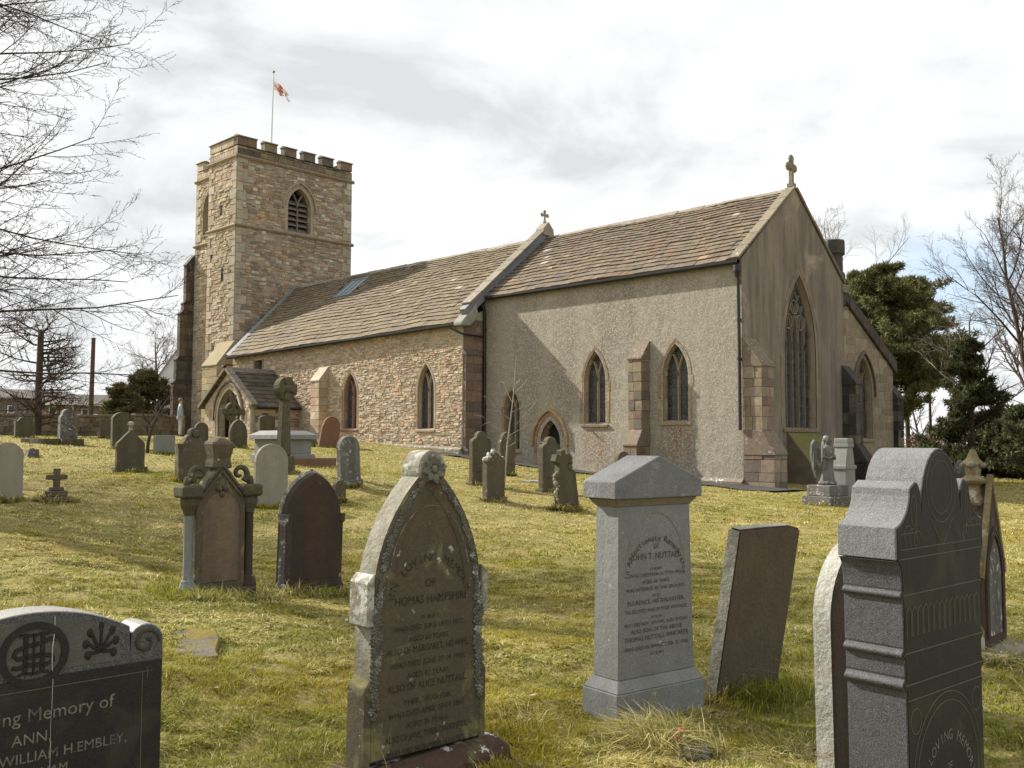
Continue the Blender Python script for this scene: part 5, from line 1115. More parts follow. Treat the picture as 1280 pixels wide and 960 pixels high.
# pale sheet on the sunny edge: lichen, plus sunlight put in the colour
ecr = arch(0, b0, H-.72, Wd/2+.002, .664, 12); ed_ = [p for p in ecr if p[0] < .0]; ed_ = sorted(ed_, key=lambda p: p[1]); mb = MB()
for a, b in zip(ed_, ed_[1:]): mb.add([(-th/2+.004, *a), (th/2-.004, *a), (th/2-.004, *b), (-th/2+.004, *b)], [(0, 1, 2, 3)])
mb.build('edge_crust', stone('sunlit_edge_crust', (.31, .30, .255), (.20, .178, .125), 7, bump=.6, blotch=((.3, .235, .12), .6, 4)), o)
# the crest
mb = MB(); mb.prism([(.085*math.cos(math.pi*i/14-.2), H-.09+.095*math.sin(math.pi*i/14-.2)) for i in range(-1, 18)], lambda p: (-th/2-.002, p[0], p[1]), lambda p: (th/2+.006, p[0], p[1])); mb.build('crest', G['lichen'], o, bevel=.008)
mb = MB(); mb.ball((th/2+.012, 0, H-.085), (.02, .022, .022), 8, 5)
for i in range(8):
    a = i*math.pi/4+.2; ca, sa = math.cos(a), math.sin(a); L_ = .036 if i % 2 else .045
    mb.prism([(ca*x-sa*y, H-.085+sa*x+ca*y) for x, y in ((.02, -.006), (.035, -.02), (L_+.012, -.017), (L_+.03, 0), (L_+.012, .017), (.035, .02), (.02, .006))], lambda p: (th/2-.004, p[0], p[1]), lambda p: (th/2+.012+.25*math.hypot(p[0], p[1]-(H-.085)), p[0], p[1]))
mb.build('carved_rosette', G['leafstone'], o, bevel=.004)
k_ = (.66**2-(Wd/2)**2)/Wd; Rr = Wd/2+k_; tmax = math.atan2(.66, k_); sp_ = H-.72
mb = MB()
for s in (-1, 1):
    for i in range(34):
        t_ = tmax*.9*i/33; d = .035+rr.uniform(-.008, .008); dot_leaf(mb, th/2, s*(-k_+(Rr-d)*math.cos(t_)), sp_+(Rr-d)*math.sin(t_), rr.uniform(.012, .02), rr.random()*6, rr, .006)
    for i in range(16): dot_leaf(mb, th/2, s*(Wd/2-.03+rr.uniform(-.014, .02)), sp_+.06-i*.022, rr.uniform(.015, .025), rr.random()*6, rr, .008)
    for i in range(24): dot_leaf(mb, th/2, s*(Wd/2-.02+rr.uniform(-.014, .02)), .38+i*.021, rr.uniform(.016, .026), rr.random()*6, rr, .009)
tag(mb.build('carved_border', G['leafstone'], o, smooth=1), kind='stuff')
mb = MB()
pts = []
for s in (1, -1):
    sg = [(s*(-k_+(Rr-.105)*math.cos(tmax*.97*i/20)), sp_+(Rr-.105)*math.sin(tmax*.97*i/20)) for i in range(21)]; pts += sg if s > 0 else sg[::-1]
for a, b in zip(pts, pts[1:]): mb.tube([(th/2, *a), (th/2, *b)], .0045, 5, cap=False)
mb.build('arch_moulding', G['sand'], o)
mb = MB(); zc = H-.66; pts = [(.25*math.cos(math.pi*i/24), zc+.40*math.sin(math.pi*i/24)) for i in range(25)]
for a, b in zip(pts, pts[1:]): mb.tube([(th/2, *a), (th/2, *b)], .003, 5, cap=False)
mb.build('arch_line', G['leafstone'], o)
x_ = th/2+.0025
inscribe_arc(o, 'IN LOVING MEMORY', .056, x_, 0, H-.75, .225, R(160), R(20), G['inkworn'])
inscribe(o, [('OF', .055, H-.645, 0, 0)], x_, G['inkworn'])
hl = [('THOMAS HAMPSHIRE', .056, .60), ('OF BURY,', .028, .3), ('WHO DIED JUNE 18TH 1872,', .034, .58), ('AGED 60 YEARS.', .034, .38), ('ALSO OF MARGARET, HIS WIFE,', .044, .62), ('WHO DIED JUNE 27TH 1900,', .036, .58), ('AGED 82 YEARS.', .036, .38),
      ('ALSO OF ALICE NUTTALL,', .048, .6), ('THEIR DAUGHTER,', .034, .4), ('WHO DIED APRIL 28TH 1868,', .036, .58), ('AGED 35 YEARS.', .036, .38), ('ALSO OF JANE, THEIR DAUGHTER,', .042, .62), ('WHO DIED NOVEMBER 16TH 1872,', .034, .6), ('AGED 27 YEARS.', .034, .36), ('NANCY, THEIR DAUGHTER,', .034, .5), ('WHO DIED JULY 9TH 1877,', .032, .58), ('AGED 29 YEARS.', .03, .34)]
z = H-.72
for s, sz, mw in hl: inscribe(o, [(s, sz, z, 0, mw*.8)], x_, G['inkworn']); z -= sz+.018
mb = MB(); mb.add([(-.24, -.47, -.1), (.20, -.47, -.1), (.20, .5, -.1), (-.24, .5, -.1), (-.2, -.43, .1), (.165, -.43, .09), (.165, .46, .13), (-.2, .46, .12), (-.12, -.4, .14), (.09, -.4, .14), (.09, .43, .17), (-.12, .43, .16)], [(0, 1, 5, 4), (1, 2, 6, 5), (2, 3, 7, 6), (3, 0, 4, 7), (4, 5, 9, 8), (5, 6, 10, 9), (6, 7, 11, 10), (7, 4, 8, 11), (8, 9, 10, 11)])
G['redbase'] = stone('rough_red_base', (.10, .06, .042), (.065, .042, .032), 5, bump=.9, bscale=18, lichen=((.5, .5, .5), .56, 11), blotch=((.13, .13, .05), .6, 4)); mb.build('base', G['redbase'], o, bevel=.02); TUFT.append((P.x, P.y, .6))
# ---- grey pedestal tomb
P = gpt(806, 893); o, P = grave('pedestal_tomb', 0, 0, 'pale grey pedestal tomb with gabled cap and dark lettering, pink flowers at its foot', 'tomb', yaw=-9, P=P); o.scale = (.82, 1.06, 1)
H = (893-572)*depth(P)/FPX+.05
def frus(mb, x0, y0, z0, x1, y1, z1): mb.add([(-x0, -y0, z0), (x0, -y0, z0), (x0, y0, z0), (-x0, y0, z0), (-x1, -y1, z1), (x1, -y1, z1), (x1, y1, z1), (-x1, y1, z1)], [(3, 2, 1, 0), (4, 5, 6, 7), (0, 1, 5, 4), (1, 2, 6, 5), (2, 3, 7, 6), (3, 0, 4, 7)])
mb = MB(); frus(mb, .20, .375, -.06, .195, .37, .02); mb.build('footing', G['mossslab'], o, bevel=.01)
mb = MB(); frus(mb, .185, .345, .0, .185, .345, .235); mb.build('base', G['grey'], o, bevel=.006)
mb = MB(); frus(mb, .182, .342, .237, .138, .305, .30); mb.build('weathered_step', G['grey'], o, bevel=.004)
zs_ = H-.30; mb = MB(); frus(mb, .132, .30, .30, .12, .282, zs_); mb.build('shaft', G['grey'], o, bevel=.005)
mb = MB(); frus(mb, .122, .284, zs_, .155, .322, zs_+.045); mb.build('cornice', stone('cornice_lichen', (.24, .21, .15), (.2, .175, .12), 4), o, bevel=.004)
mb = MB(); cw, ct = .345, .175; ext(mb, [(-cw, zs_+.047), (cw, zs_+.047), (cw, zs_+.15), (0, H), (-cw, zs_+.15)], ct*2); mb.build('cap', stone('cap_granite', (.225, .23, .235), (.165, .17, .175), 5, bump=.35, bscale=40, lichen=((.33, .33, .3), .6, 12), speck=((.12, .12, .12), 300)), o, bevel=.006)
taper = lambda z: (.132+(.12-.132)*(z-.30)/(zs_-.30))
mb = MB(); pts = [(.235*math.cos(math.pi*i/22), zs_-.40+.36*math.sin(math.pi*i/22)) for i in range(23)]
for a, b in zip(pts, pts[1:]): mb.tube([(taper(a[1])+.001, *a), (taper(b[1])+.001, *b)], .004, 5, cap=False)
mb.build('arch_line', G['pale'], o)
inscribe_arc(o, 'In Affectionate Remembrance', .052, taper(zs_-.25)+.004, 0, zs_-.42, .21, R(178), R(2), G['ink'])
pl = [('of', .05, .1), ('JOHN T. NUTTALL', .054, .44), ('OF BURY,', .024, .2), ('WHO DIED MARCH 27TH 1903,', .03, .5), ('AGED 60 YEARS,', .03, .34), ('WAS INTERRED IN THIS GROUND.', .03, .54), ('ALSO', .026, .1), ('FLORENCE, HIS DAUGHTER,', .036, .5), ('THE BELOVED WIFE OF PETER WHITAKER,', .03, .55), ('OF BURY,', .024, .2), ('WHO DIED NOV. 19TH 1902, AGED 30 YEARS.', .03, .56), ('ALSO SON OF THE ABOVE', .034, .45), ('THOMAS NUTTALL WHITAKER', .04, .56), ('WHO DIED IN INFANCY FEB. 22, 1900,', .03, .56), ('AT BURY.', .028, .2)]
z = zs_-.255
for s, sz, mw in pl: inscribe(o, [(s, sz, z, 0, mw*.9)], taper(z)+.003, G['ink']); z -= sz*1.02+.0105
# pink artificial flowers at its foot
Pf = gpt(848, 935); fl = empty('flower', (Pf.x, Pf.y, Pf.z), 'small sprig of pink flowers at the foot of the grey pedestal tomb', 'flower'); pk = plain('pink_petal', (.62, .07, .2), .6); st = plain('flower_stem', (.03, .06, .02), .7)
for i, (dx, dy, z) in enumerate(((.0, -.012, .058), (.01, .012, .092), (-.03, .03, .03))):
    mb = MB(); mb.tube([(0, 0, -.02), (dx*.5, dy*.5, z*.6), (dx, dy, z)], .003, 5); mb.build('stem', st, fl)
    mb = MB()
    for k in range(6): a = k*1.047; mb.ball((dx+.009*math.cos(a), dy+.009*math.sin(a), z+.003), (.010, .010, .006), 6, 4)
    mb.build('petals', pk, fl, smooth=1)
# ---- leaning slab
P = gpt(926, 868); o, P = grave('headstone', 0, 0, 'plain brown rectangular slab leaning sideways beside the grey pedestal tomb, lichened edge', yaw=-3, lean=-2, back=-9, P=P)
mp_, fs_ = metr(P, -3); Hh = 222*mp_; Ww = 78*mp_/fs_*.98; mb = MB(); pol = [(-Ww/2, -.15), (Ww/2, -.15), (Ww/2+.005, Hh-.02), (Ww*.3, Hh+.004), (-Ww*.2, Hh-.004), (-Ww/2, Hh-.012)]; ext(mb, pol, .085)
G['slab'] = stone('slab_sandstone', (.135, .105, .07), (.092, .072, .05), 3, bump=.5, bscale=26, blotch=((.26, .255, .22), .66, 3), streak=((.085, .07, .05), .5, 5)); mb.build('stone', G['slab'], o, bevel=.012, seg=2)
cr_ = stone('slab_sunlit_crust', (.29, .29, .255), (.19, .175, .135), 9, bump=.7, bscale=26, blotch=((.13, .105, .07), .6, 8)); mb = MB()  # lichen-grey sheets; the lit edges' brightness is put in their colour as well
mb.add([(-.04, -Ww/2-.002, -.1), (.04, -Ww/2-.002, -.1), (.04, -Ww/2-.002, Hh-.02), (-.04, -Ww/2-.002, Hh-.02)], [(0, 1, 2, 3)]); mb.build('edge_crust', cr_, o)
mb = MB(); tp_ = [(-Ww/2+.004, Hh-.0095), (-Ww*.2, Hh-.0015), (Ww*.3, Hh+.0065), (Ww/2, Hh-.0165)]
for a, b in zip(tp_, tp_[1:]): mb.add([(-.036, *a), (.036, *a), (.036, *b), (-.036, *b)], [(0, 1, 2, 3)])
mb.build('edge_crust', cr_, o)
TUFT.append((P.x, P.y, .45))
# ---- black granite with ogee head (right)
dp = 3.3; r = ray(1148, 900); P = Vector((r.x, r.y, 0))*(dp/1.0/(Vector((r.x, r.y, r.z)).dot(fwd))); P = Vector((P.x, P.y, gz(P.x, P.y)))
o, P = grave('granite_headstone', 0, 0, 'large black granite headstone with round ogee head and moulded flank', yaw=-6, P=P, lean=.6); o.scale = (.94, .84, 1)
H = 1.575-P.z+.05; Wd = .72; T = .25
hd_ = H-1.275; s = .36; T = .22
side = [(.312, -.1), (.312, .855)]
def bead(z0, z1, u, b_): return [(u+b_*math.sin(math.pi*i/6), z0+(z1-z0)*i/6) for i in range(7)]
side += bead(.86, .90, .314, .022)+[(.318, .905), (.318, .955)]+bead(.96, .995, .318, .02)+[(.322, 1.0), (.322, 1.145)]+bead(1.15, 1.178, .322, .016)+[(.325+.035*(1-math.cos(math.pi/2*i/5)), 1.182+.093*math.sin(math.pi/2*i/5)) for i in range(6)]
pts = [(s, .003), (s, hd_*.30)]
for i in range(1, 9):                          # hollow sweep up to the side lobes
    a = math.pi/2*i/8; pts.append((s-.115*math.sin(a)**1.2, hd_*.30+hd_*.34*(1-math.cos(a))))
pts += [(.20, hd_*.70), (.185, hd_*.66), (.172, hd_*.60)]
rc = .165; arc_ = [(rc*math.cos(math.pi*i/16), hd_-rc*1.35+rc*1.35*math.sin(math.pi*i/16)) for i in range(17)]
right = side+[(u, v+1.276) for u, v in pts]; outline = right+[(u, v+1.276) for u, v in arc_]+[(-u, v) for u, v in reversed(right)]
low = right[:len(side)]; mb = MB(); ext(mb, low+[(-u, v) for u, v in reversed(low)], T); mb.build('shaft', G['granitedark'], o, bevel=.003)
up = [(u, v+1.276) for u, v in pts]; mb = MB(); ext(mb, up+[(u, v+1.276) for u, v in arc_]+[(-u, v) for u, v in reversed(up)], T); mb.build('head', G['blackrough'], o, bevel=.003)
mb = MB(); mb.prism([(u*.975, v-.004 if v > 1.3 else v) for u, v in outline], lambda p: (T/2-.002, p[0], p[1]), lambda p: (T/2+.003, p[0], p[1])); mb.build('polished_face', G['black'], o)
def lines(pp, x, r_, name, mat, par):
    mb_ = MB()
    for pth in pp:
        for a, b in zip(pth, pth[1:]): mb_.tube([(x, *a), (x, *b)], r_, 4, cap=False)
    return mb_.build(name, mat, par)
ell = lambda uc, zc, a, b, t0=0, t1=2*math.pi, n=22: [(uc+a*math.cos(t0+(t1-t0)*i/n), zc+b*math.sin(t0+(t1-t0)*i/n)) for i in range(n+1)]
zc = 1.28+hd_*.62; vln = plain('engraved_line', (.10, .095, .065), .8)
PP = [ell(0, zc, .12, hd_*.33), ell(0, zc, .09, hd_*.25), [(-.09, zc-hd_*.3), (0, zc-hd_*.55), (.09, zc-hd_*.3)], [(-.33, 1.31), (.33, 1.31)], [(-.33, 1.36), (-.20, 1.36)], [(.33, 1.36), (.20, 1.36)]]
for s_ in (-1, 1):
    for i in range(3): PP.append(ell(s_*(.2+.035*i), 1.335+.01*i, .03, .03, .2, 4.4, 10))
    PP.append(ell(s_*.225, 1.28+hd_*.42, .022, hd_*.14)); PP.append([(s_*.2, 1.33), (s_*.225, 1.28+hd_*.5)])
lines(PP, T/2+.003, .0016, 'engraving', vln, o)
lines([[(-.3+.043*i, 1.03), (-.3+.043*i, 1.11), (-.28+.043*i, 1.125), (-.265+.043*i, 1.11), (-.265+.043*i, 1.03)] for i in range(14)], T/2+.003, .002, 'engraving', vln, o)
lines([[(-.28, 0), (-.28, .55)]+ell(0, .55, .28, .27, math.pi, 0, 16)+[(.28, 0)], [(-.25, 0), (-.25, .55)]+ell(0, .55, .25, .24, math.pi, 0, 16)+[(.25, 0)], [(-.31, .83), (.31, .83)], ell(-.25, .76, .04, .04), ell(.25, .76, .04, .04), [(-.32, .88), (.32, .88)], [(-.32, .98), (.32, .98)], [(-.32, 1.165), (.32, 1.165)], [(-.34, 1.28), (.34, 1.28)]], T/2+.003, .002, 'engraving', vln, o)
inscribe_arc(o, 'IN LOVING MEMORY', .05, T/2+.0045, 0, .47, .19, R(165), R(15), G['inkpale']); inscribe(o, [('OF', .04, .56, 0, 0)], T/2+.0045, G['inkpale'])
z = .42
for s, sz, mw in (('MARY JEROME,', .046, .42), ('WIFE OF EDMUND JEROME,', .036, .46), ('WHO DIED MARCH 3, 1915,', .038, .46), ('AGED 61 YEARS.', .036, .34), ('ALSO OF SARAH JEROME', .04, .46), ('WHO DIED APRIL 16, 1920,', .04, .47), ('AGED 70 YEARS.', .036, .34), ('ALSO OF EDMUND', .04, .4)): inscribe(o, [(s, sz, z, 0, mw)], T/2+.0045, G['inkpale']); z -= sz+.014
TUFT.append((P.x, P.y, .45))
# ---- white-edged round stone behind it
r = ray(1080, 900); P = Vector((r.x, r.y, 0))*(4.3/r.dot(fwd)); P = Vector((P.x, P.y, gz(P.x, P.y)))
o, P = grave('headstone', 0, 0, 'brown round-topped headstone with white crusted edge right behind the black granite ogee stone', yaw=-2, lean=1.5, P=P)
Hh = 1.21-P.z; Ww = .66; mb = MB(); ext(mb, p_round(Ww, Hh, 18), .085, s=1); mb.build('stone', G['red'], o, bevel=.008)
rim = [(u, v) for u, v in p_round(Ww, Hh, 22)[2:]]; path = [(Ww/2, .05)]+rim+[(-Ww/2, .05)]; mb = MB(); q = []
for u, v in path: q.append([(-.044, u*1.012, v+(.004 if v > Hh-Ww/2 else 0)), (.036, u*1.012, v+(.004 if v > Hh-Ww/2 else 0))])
for a, b in zip(q, q[1:]): mb.add([a[0], a[1], b[1], b[0]], [(0, 1, 2, 3)])
mb.build('edge_crust', stone('white_crust', (.46, .46, .42), (.34, .325, .265), 9, bump=.6, blotch=((.30, .24, .15), .6, 5)), o, fix=False); TUFT.append((P.x, P.y, .4))
# ---- black granite with monogram (lower left)
r = ray(30, 900); P = Vector((r.x, r.y, 0))*(3.15/r.dot(fwd)); P = Vector((P.x, P.y, gz(P.x, P.y)))
o, P = grave('granite_headstone', 0, 0, 'polished black granite headstone with monogram roundel and scrolled corners, one crack down its face', yaw=-1, P=P)
H = EYE-(757-553)*3.15/FPX-P.z+.02; hw = .435; T = .14; arcw = .315
# profile: low arch between two scrolls
sh = H-.20; pts = [(-hw, 0), (hw, 0), (hw, sh)]; rs = .062; cs = hw-rs
pts += [(cs+rs*math.cos(math.pi*i/10), sh+.055+rs*math.sin(math.pi*i/10)) for i in range(9)]+[(arcw+.003, sh+.035)]
ac = []; rise = .085; RR = (arcw**2+rise**2)/(2*rise); am = math.asin(arcw/RR)
ac = [(RR*math.sin(am-2*am*i/20), H-RR+RR*math.cos(am-2*am*i/20)) for i in range(21)]
pts = pts+ac+[(-u, v) for u, v in reversed(pts[2:])]
mb = MB(); ext(mb, pts, T); mb.build('stone', stone('granite_top', (.06, .062, .066), (.045, .046, .05), 6, bump=.1, bscale=70, speck=((.14, .145, .15), 380), rough=.5, moss=((.30, .29, .26), .2)), o, bevel=.006)  # the moss argument here only colours the upward faces pale grey
x0 = T/2; fr_ = lambda p: (x0-.002, p[0], p[1])
zb = sh-.012
mb = MB(); mb.box(x0-.01, x0+.006, -hw+.004, hw-.004, -.1, zb); mb.build('polished_face', G['black'], o, bevel=.002)
# sunk grey spandrel field with raised ring, monogram and palmettes
field = stone('sunk_field', (.115, .115, .105), (.085, .085, .078), 9, bump=.25, bscale=80, rough=.85)
ip = [(RR*.93*math.sin(am*.93-2*am*.93*i/20), H-.022-RR*.93+RR*.93*math.cos(am*.93-2*am*.93*i/20)) for i in range(21)]
mb = MB(); mb.prism([(-arcw+.03, zb+.018), (arcw-.03, zb+.018)]+[(u, max(v, zb+.05)) for u, v in ip], lambda p: (x0-.004, p[0], p[1]), lambda p: (x0+.002, p[0], p[1])); mb.build('sunk_field', field, o)
zr_ = H-.135; mb = MB(); n = 40
for i in range(n):
    a0, a1 = 2*math.pi*i/n, 2*math.pi*(i+1)/n; q = [(.108*math.cos(a0), .104*math.sin(a0)), (.108*math.cos(a1), .104*math.sin(a1)), (.085*math.cos(a1), .082*math.sin(a1)), (.085*math.cos(a0), .082*math.sin(a0))]
    mb.add([(x0, u, zr_+v) for u, v in q]+[(x0+.008, u, zr_+v) for u, v in q], [(4, 5, 6, 7), (0, 1, 5, 4), (2, 3, 7, 6)])
mb.build('roundel', G['black'], o)
def stroke(mb_, pth, w_): 
    bar(mb_, Fr((x0, 0, zr_), (0, 1, 0), (0, 0, 1)), pth, w_, -.002, .007, (1, 1, 1))
mb = MB()                                       # interlaced IHS
for u in (-.026, .026): stroke(mb, [(u, -.058), (u, .062)], .022); [stroke(mb, [(u-.02, v), (u, v+.004), (u+.02, v)], .012) for v in (-.06, .062)]
stroke(mb, [(-.03, .0), (.03, .0)], .012); stroke(mb, [(0, -.066), (0, .068)], .012)
stroke(mb, [(.066, .04), (.05, .045), (.02, .034), (-.03, .028), (-.056, .018), (-.062, .004), (-.05, -.008), (-.01, -.006), (.03, -.004), (.058, -.012), (.062, -.026), (.04, -.036), (-.02, -.032), (-.05, -.038), (-.066, -.034)], .02)
mb.build('monogram', G['black'], o)
for s in (-1, 1):
    mb = MB(); F2 = Fr((x0, s*.215, zr_-.02), (0, 1, 0), (0, 0, 1))
    for a, l in ((90, .095), (60, .085), (120, .085), (30, .066), (150, .066), (-12, .05), (192, .05)):
        ca, sa = math.cos(R(a)), math.sin(R(a)); q = [(0, 0), (l*.35*ca, l*.35*sa), (l*.8*ca, l*.8*sa+.006), (l*ca, l*sa-.006*(1 if a not in (90, -90) else 0))]; bar(mb, F2, q, .016, -.002, .006, (1, 1, 1)); mb.ball(tuple(F2.P(l*.88*ca, l*.88*sa, .001)), (.006, .010+.004*abs(ca), .016), 8, 5)
    mb.build('palmette', G['black'], o)
    mb = MB(); sp2 = [(s*cs+(.05-.0028*i)*math.cos(i*.55)*s, sh+.052+(.05-.0028*i)*math.sin(i*.55)) for i in range(15)]
    for a, b in zip(sp2, sp2[1:]): mb.tube([(x0+.002, *a), (x0+.002, *b)], .0055, 6, cap=False)
    mb.build('scroll', stone('scroll_granite', (.075, .06, .045), (.05, .042, .036), 9, bump=.2), o)
lines([[(-.36, zb-.45), (-.36, zb-.035), (.36, zb-.035), (.36, zb-.45)], [(.36, zb-.035), (.395, zb-.035)], [(.378, zb-.02), (.378, zb-.06)]], x0+.0065, .0016, 'border_line', vln, o)
inscribe(o, [('In Loving Memory of', .062, zb-.135, .0, .62), ('ANN,', .05, zb-.205, 0, .2), ('WIFE OF WILLIAM H.EMBLEY,', .046, zb-.262, .012, .60), ('OF ANGERHAM,', .040, zb-.314, -.02, .34), ('WHO DIED APRIL 27.1918,', .046, zb-.372, -.02, .52), ('AGED 63 YEARS.', .04, zb-.43, 0, .4)], x0+.0075, G['inkpale'])
mb = MB(); rr = random.Random(2); cr = [(.058+rr.uniform(-.003, .003), H-.02-i*.05) for i in range(14)]
for a, b in zip(cr, cr[1:]): mb.tube([(x0+.0066, *a), (x0+.0066, *b)], rr.uniform(.0006, .0018), 4, cap=False)
mb.build('crack', plain('crack_filler', (.4, .4, .4), .9), o); TUFT.append((P.x, P.y, .5))
# ---- columned gothic headstone (left middle)
o, P = grave('gothic_headstone', 270, 742, 'gothic headstone with side columns, scrolled shoulders and broken finial', yaw=-4); mp_, fs_ = metr(P, -4); w = 82*mp_/fs_; H = 170*mp_; th = .2
k = w
mb = MB(); pol = [(-.36*k, .0), (.36*k, .0), (.36*k, H*.74), (.30*k, H*.80), (0, H*1.0), (-.30*k, H*.80), (-.36*k, H*.74)]; ext(mb, pol, th*.8); mb.build('stone', G['sand'], o, bevel=.012)
ar = arch(0, H*.12, H*.62, .27*k, H*.16, 8); mb = MB(); mb.prism(ar, lambda p: (th*.3, p[0], p[1]), lambda p: (th*.43, p[0], p[1])); mb.build('panel', stone('rain_darkened_panel', (.20, .155, .10), (.13, .095, .065), 3, bump=.45, streak=((.075, .055, .045), .6, 4), blotch=((.17, .10, .065), .55, 2)), o, bevel=.01)
lines([[(-.36*k, H*.74), (0, H*.985), (.36*k, H*.74)], [(-.30*k, H*.74), (0, H*.93), (.30*k, H*.74)]], th*.42, .016, 'gable_moulding', G['sand'], o)
mb = MB(); [mb.ball((th*.4, .055*k*math.cos(a*2.09+.52), H*.79+.055*k*math.sin(a*2.09+.52)), (.03, .05*k, .05*k), 8, 5) for a in range(3)]; mb.build('trefoil', G['mossy'], o, smooth=1)
for s in (-1, 1):
    mb = MB(); mb.lathe([(.085, 0), (.085, .12), (.066, .17), (.06, .2)], (.04, s*.44*k, 0), 8); mb.build('column_base', G['grey'] if s < 0 else G['red'], o, bevel=.008)
    mb = MB(); mb.lathe([(.048, .2), (.042, .24), (.042, H*.60), (.05, H*.615)], (.04, s*.44*k, 0), 12); mb.build('column', G['grey'] if s < 0 else G['red'], o, smooth=.7)
    mb = MB(); mb.lathe([(.05, H*.615), (.06, H*.65), (.085, H*.69), (.085, H*.74)], (.04, s*.44*k, 0), 8); mb.build('capital', G['mossy'], o, bevel=.008)
    mb = MB(); mb.box(-.1, .14, s*.44*k-.10, s*.44*k+.10, H*.74, H*.83); mb.build('impost', G['mossy'], o, bevel=.02)
    mb = MB(); c_u, c_z = .30*k, H*.91
    sp3 = [(.02, s*(c_u+(.125-.0075*i)*k*math.cos(i*.5-1.0)), c_z+(.125-.0075*i)*k*math.sin(i*.5-1.0)) for i in range(14)]
    mb.tube(sp3, [.05*k*(1-.045*i) for i in range(14)], 8); mb.tube([(.02, s*.47*k, H*.83), (.02, s*.45*k, H*.87), (.02, s*.40*k, H*.88), (.02, s*.36*k, H*.86)], [.05*k, .06*k, .05*k, .03*k], 8); mb.build('scroll', G['mossy'], o, smooth=.9)
mb = MB(); mb.add([(-.1, -.1, H*.95), (.1, -.1, H*.95), (.1, .1, H*.95), (-.1, .1, H*.95), (-.085, -.085, H*1.02), (.085, -.085, H*1.02), (.085, .085, H*1.02), (-.085, .085, H*1.02), (-.115, -.115, H*1.14), (.115, -.115, H*1.14), (.115, .115, H*1.13), (-.115, .115, H*1.13), (-.04, -.03, H*1.19), (.04, -.03, H*1.175), (.04, .03, H*1.18), (-.04, .03, H*1.18)], [(3, 2, 1, 0)]+[(4*j+i, 4*j+(i+1) % 4, 4*j+4+(i+1) % 4, 4*j+4+i) for j in range(3) for i in range(4)]+[(12, 13, 14, 15)]); mb.build('finial', G['pale'] if False else G['sand'], o, bevel=.015)
mb = MB(); mb.box(-.16, .17, -.47*k, .47*k, -.05, .10); mb.build('base', G['red'], o, bevel=.02); TUFT.append((P.x, P.y, .6))
# ---- red-brown pointed headstone
o, P = grave('headstone', 384, 738, 'red-brown pointed headstone with slender side shafts and flaking pale patches', yaw=-4, lean=-1.5); mp_, fs_ = metr(P, -4); w = 68*mp_/fs_; H = 152*mp_; th = .17
mb = MB(); ext(mb, arch(0, 0, H-.72*w, w/2, .72*w, 10), th); mb.build('stone', G['red'], o, bevel=.012)
q = arch(0, .16, H-.72*w, w/2-.07, .60*w, 10); mb = MB(); mb.prism(q, lambda p: (th/2-.03, p[0], p[1]), lambda p: (th/2+.004, p[0], p[1])); mb.build('panel', stone('flaking_panel', (.085, .052, .036), (.05, .034, .027), 3, bump=.5, blotch=((.22, .195, .12), .62, 2.6), streak=((.035, .03, .026), .7, 3)), o, bevel=.01)
for s in (-1, 1):
    mb = MB(); mb.lathe([(.062, 0), (.062, .09), (.036, .14), (.034, H*.58), (.055, H*.60), (.05, H*.63), (.06, H*.66)], (.05, s*(w/2+.005), 0), 10); mb.build('shaft', G['dark'] if s < 0 else G['red'], o, smooth=.7)
mb = MB(); hh_ = H-.72*w; kk = ((.72*w)**2-(w/2)**2)/w; RR_ = w/2+kk; tm = math.atan2(.72*w, kk); pth = [(-kk+(RR_+.01)*math.cos(tm*i/10), hh_+(RR_+.01)*math.sin(tm*i/10)) for i in range(11)]
for s in (1, -1):
    for a, b in zip(pth, pth[1:]): mb.tube([(-.02, s*a[0], a[1]), (-.02, s*b[0], b[1])], .028, 6, cap=False)
mb.build('lichened_edge', G['lichen'], o, smooth=.8); TUFT.append((P.x, P.y, .5))
# ---- gothic spire stone at the right
o, P = grave('gothic_spire', 1228, 812, 'yellowish gothic spire gravestone with knobbed pinnacle and dark arched niche', yaw=2, sink=-.04); mp_, fs_ = metr(P, 2); H = 243*mp_; w = .58
yl = stone('yellow_lichen_stone', (.225, .185, .095), (.145, .12, .065), 6, bump=.6, bscale=24, lichen=((.36, .35, .3), .56, 9), blotch=((.12, .1, .06), .6, 4)); bn_ = G['red']
mb = MB(); ext(mb, [(-w/2, 0), (w/2, 0), (w/2, H*.36), (0, H*.86), (-w/2, H*.36)], .2); mb.build('stone', bn_, o, bevel=.012)
ar = arch(0, H*.06, H*.34, w*.3, H*.22, 8); mb = MB(); mb.prism(ar, lambda p: (.095, p[0], p[1]), lambda p: (.104, p[0], p[1])); mb.build('niche', G['dark'], o)
lines([[(p[0]*1.08, p[1]*1.03) for p in ar[1:]+[ar[0]]], [(p[0]*1.25, p[1]*1.07) for p in ar[1:]+[ar[0]]]], .105, .018, 'niche_moulding', bn_, o)
lines([[(-w/2, H*.36), (0, H*.87), (w/2, H*.36)]], .09, .028, 'gable_edge', yl, o)
for s in (-1, 1):
    mb = MB(); mb.lathe([(.075, 0), (.075, H*.1), (.052, H*.13), (.05, H*.36), (.075, H*.39), (.08, H*.43), (.05, H*.45), (.045, H*.52), (.01, H*.56)], (.03, s*w*.5, 0), 8); mb.build('side_shaft', yl, o, smooth=.6)
mb = MB(); mb.lathe([(.085, H*.30), (.08, H*.56), (.065, H*.585), (.09, H*.60), (.09, H*.625), (.06, H*.645), (.055, H*.70), (.085, H*.715), (.09, H*.745), (.06, H*.765), (.05, H*.815), (.095, H*.83), (.105, H*.845), (.055, H*.865), (.065, H*.91), (.085, H*.93), (.05, H*.955), (.02, H*1.0)], (-.02, -.05, 0), 8); mb.build('pinnacle', yl, o, bevel=.006)
mb = MB()
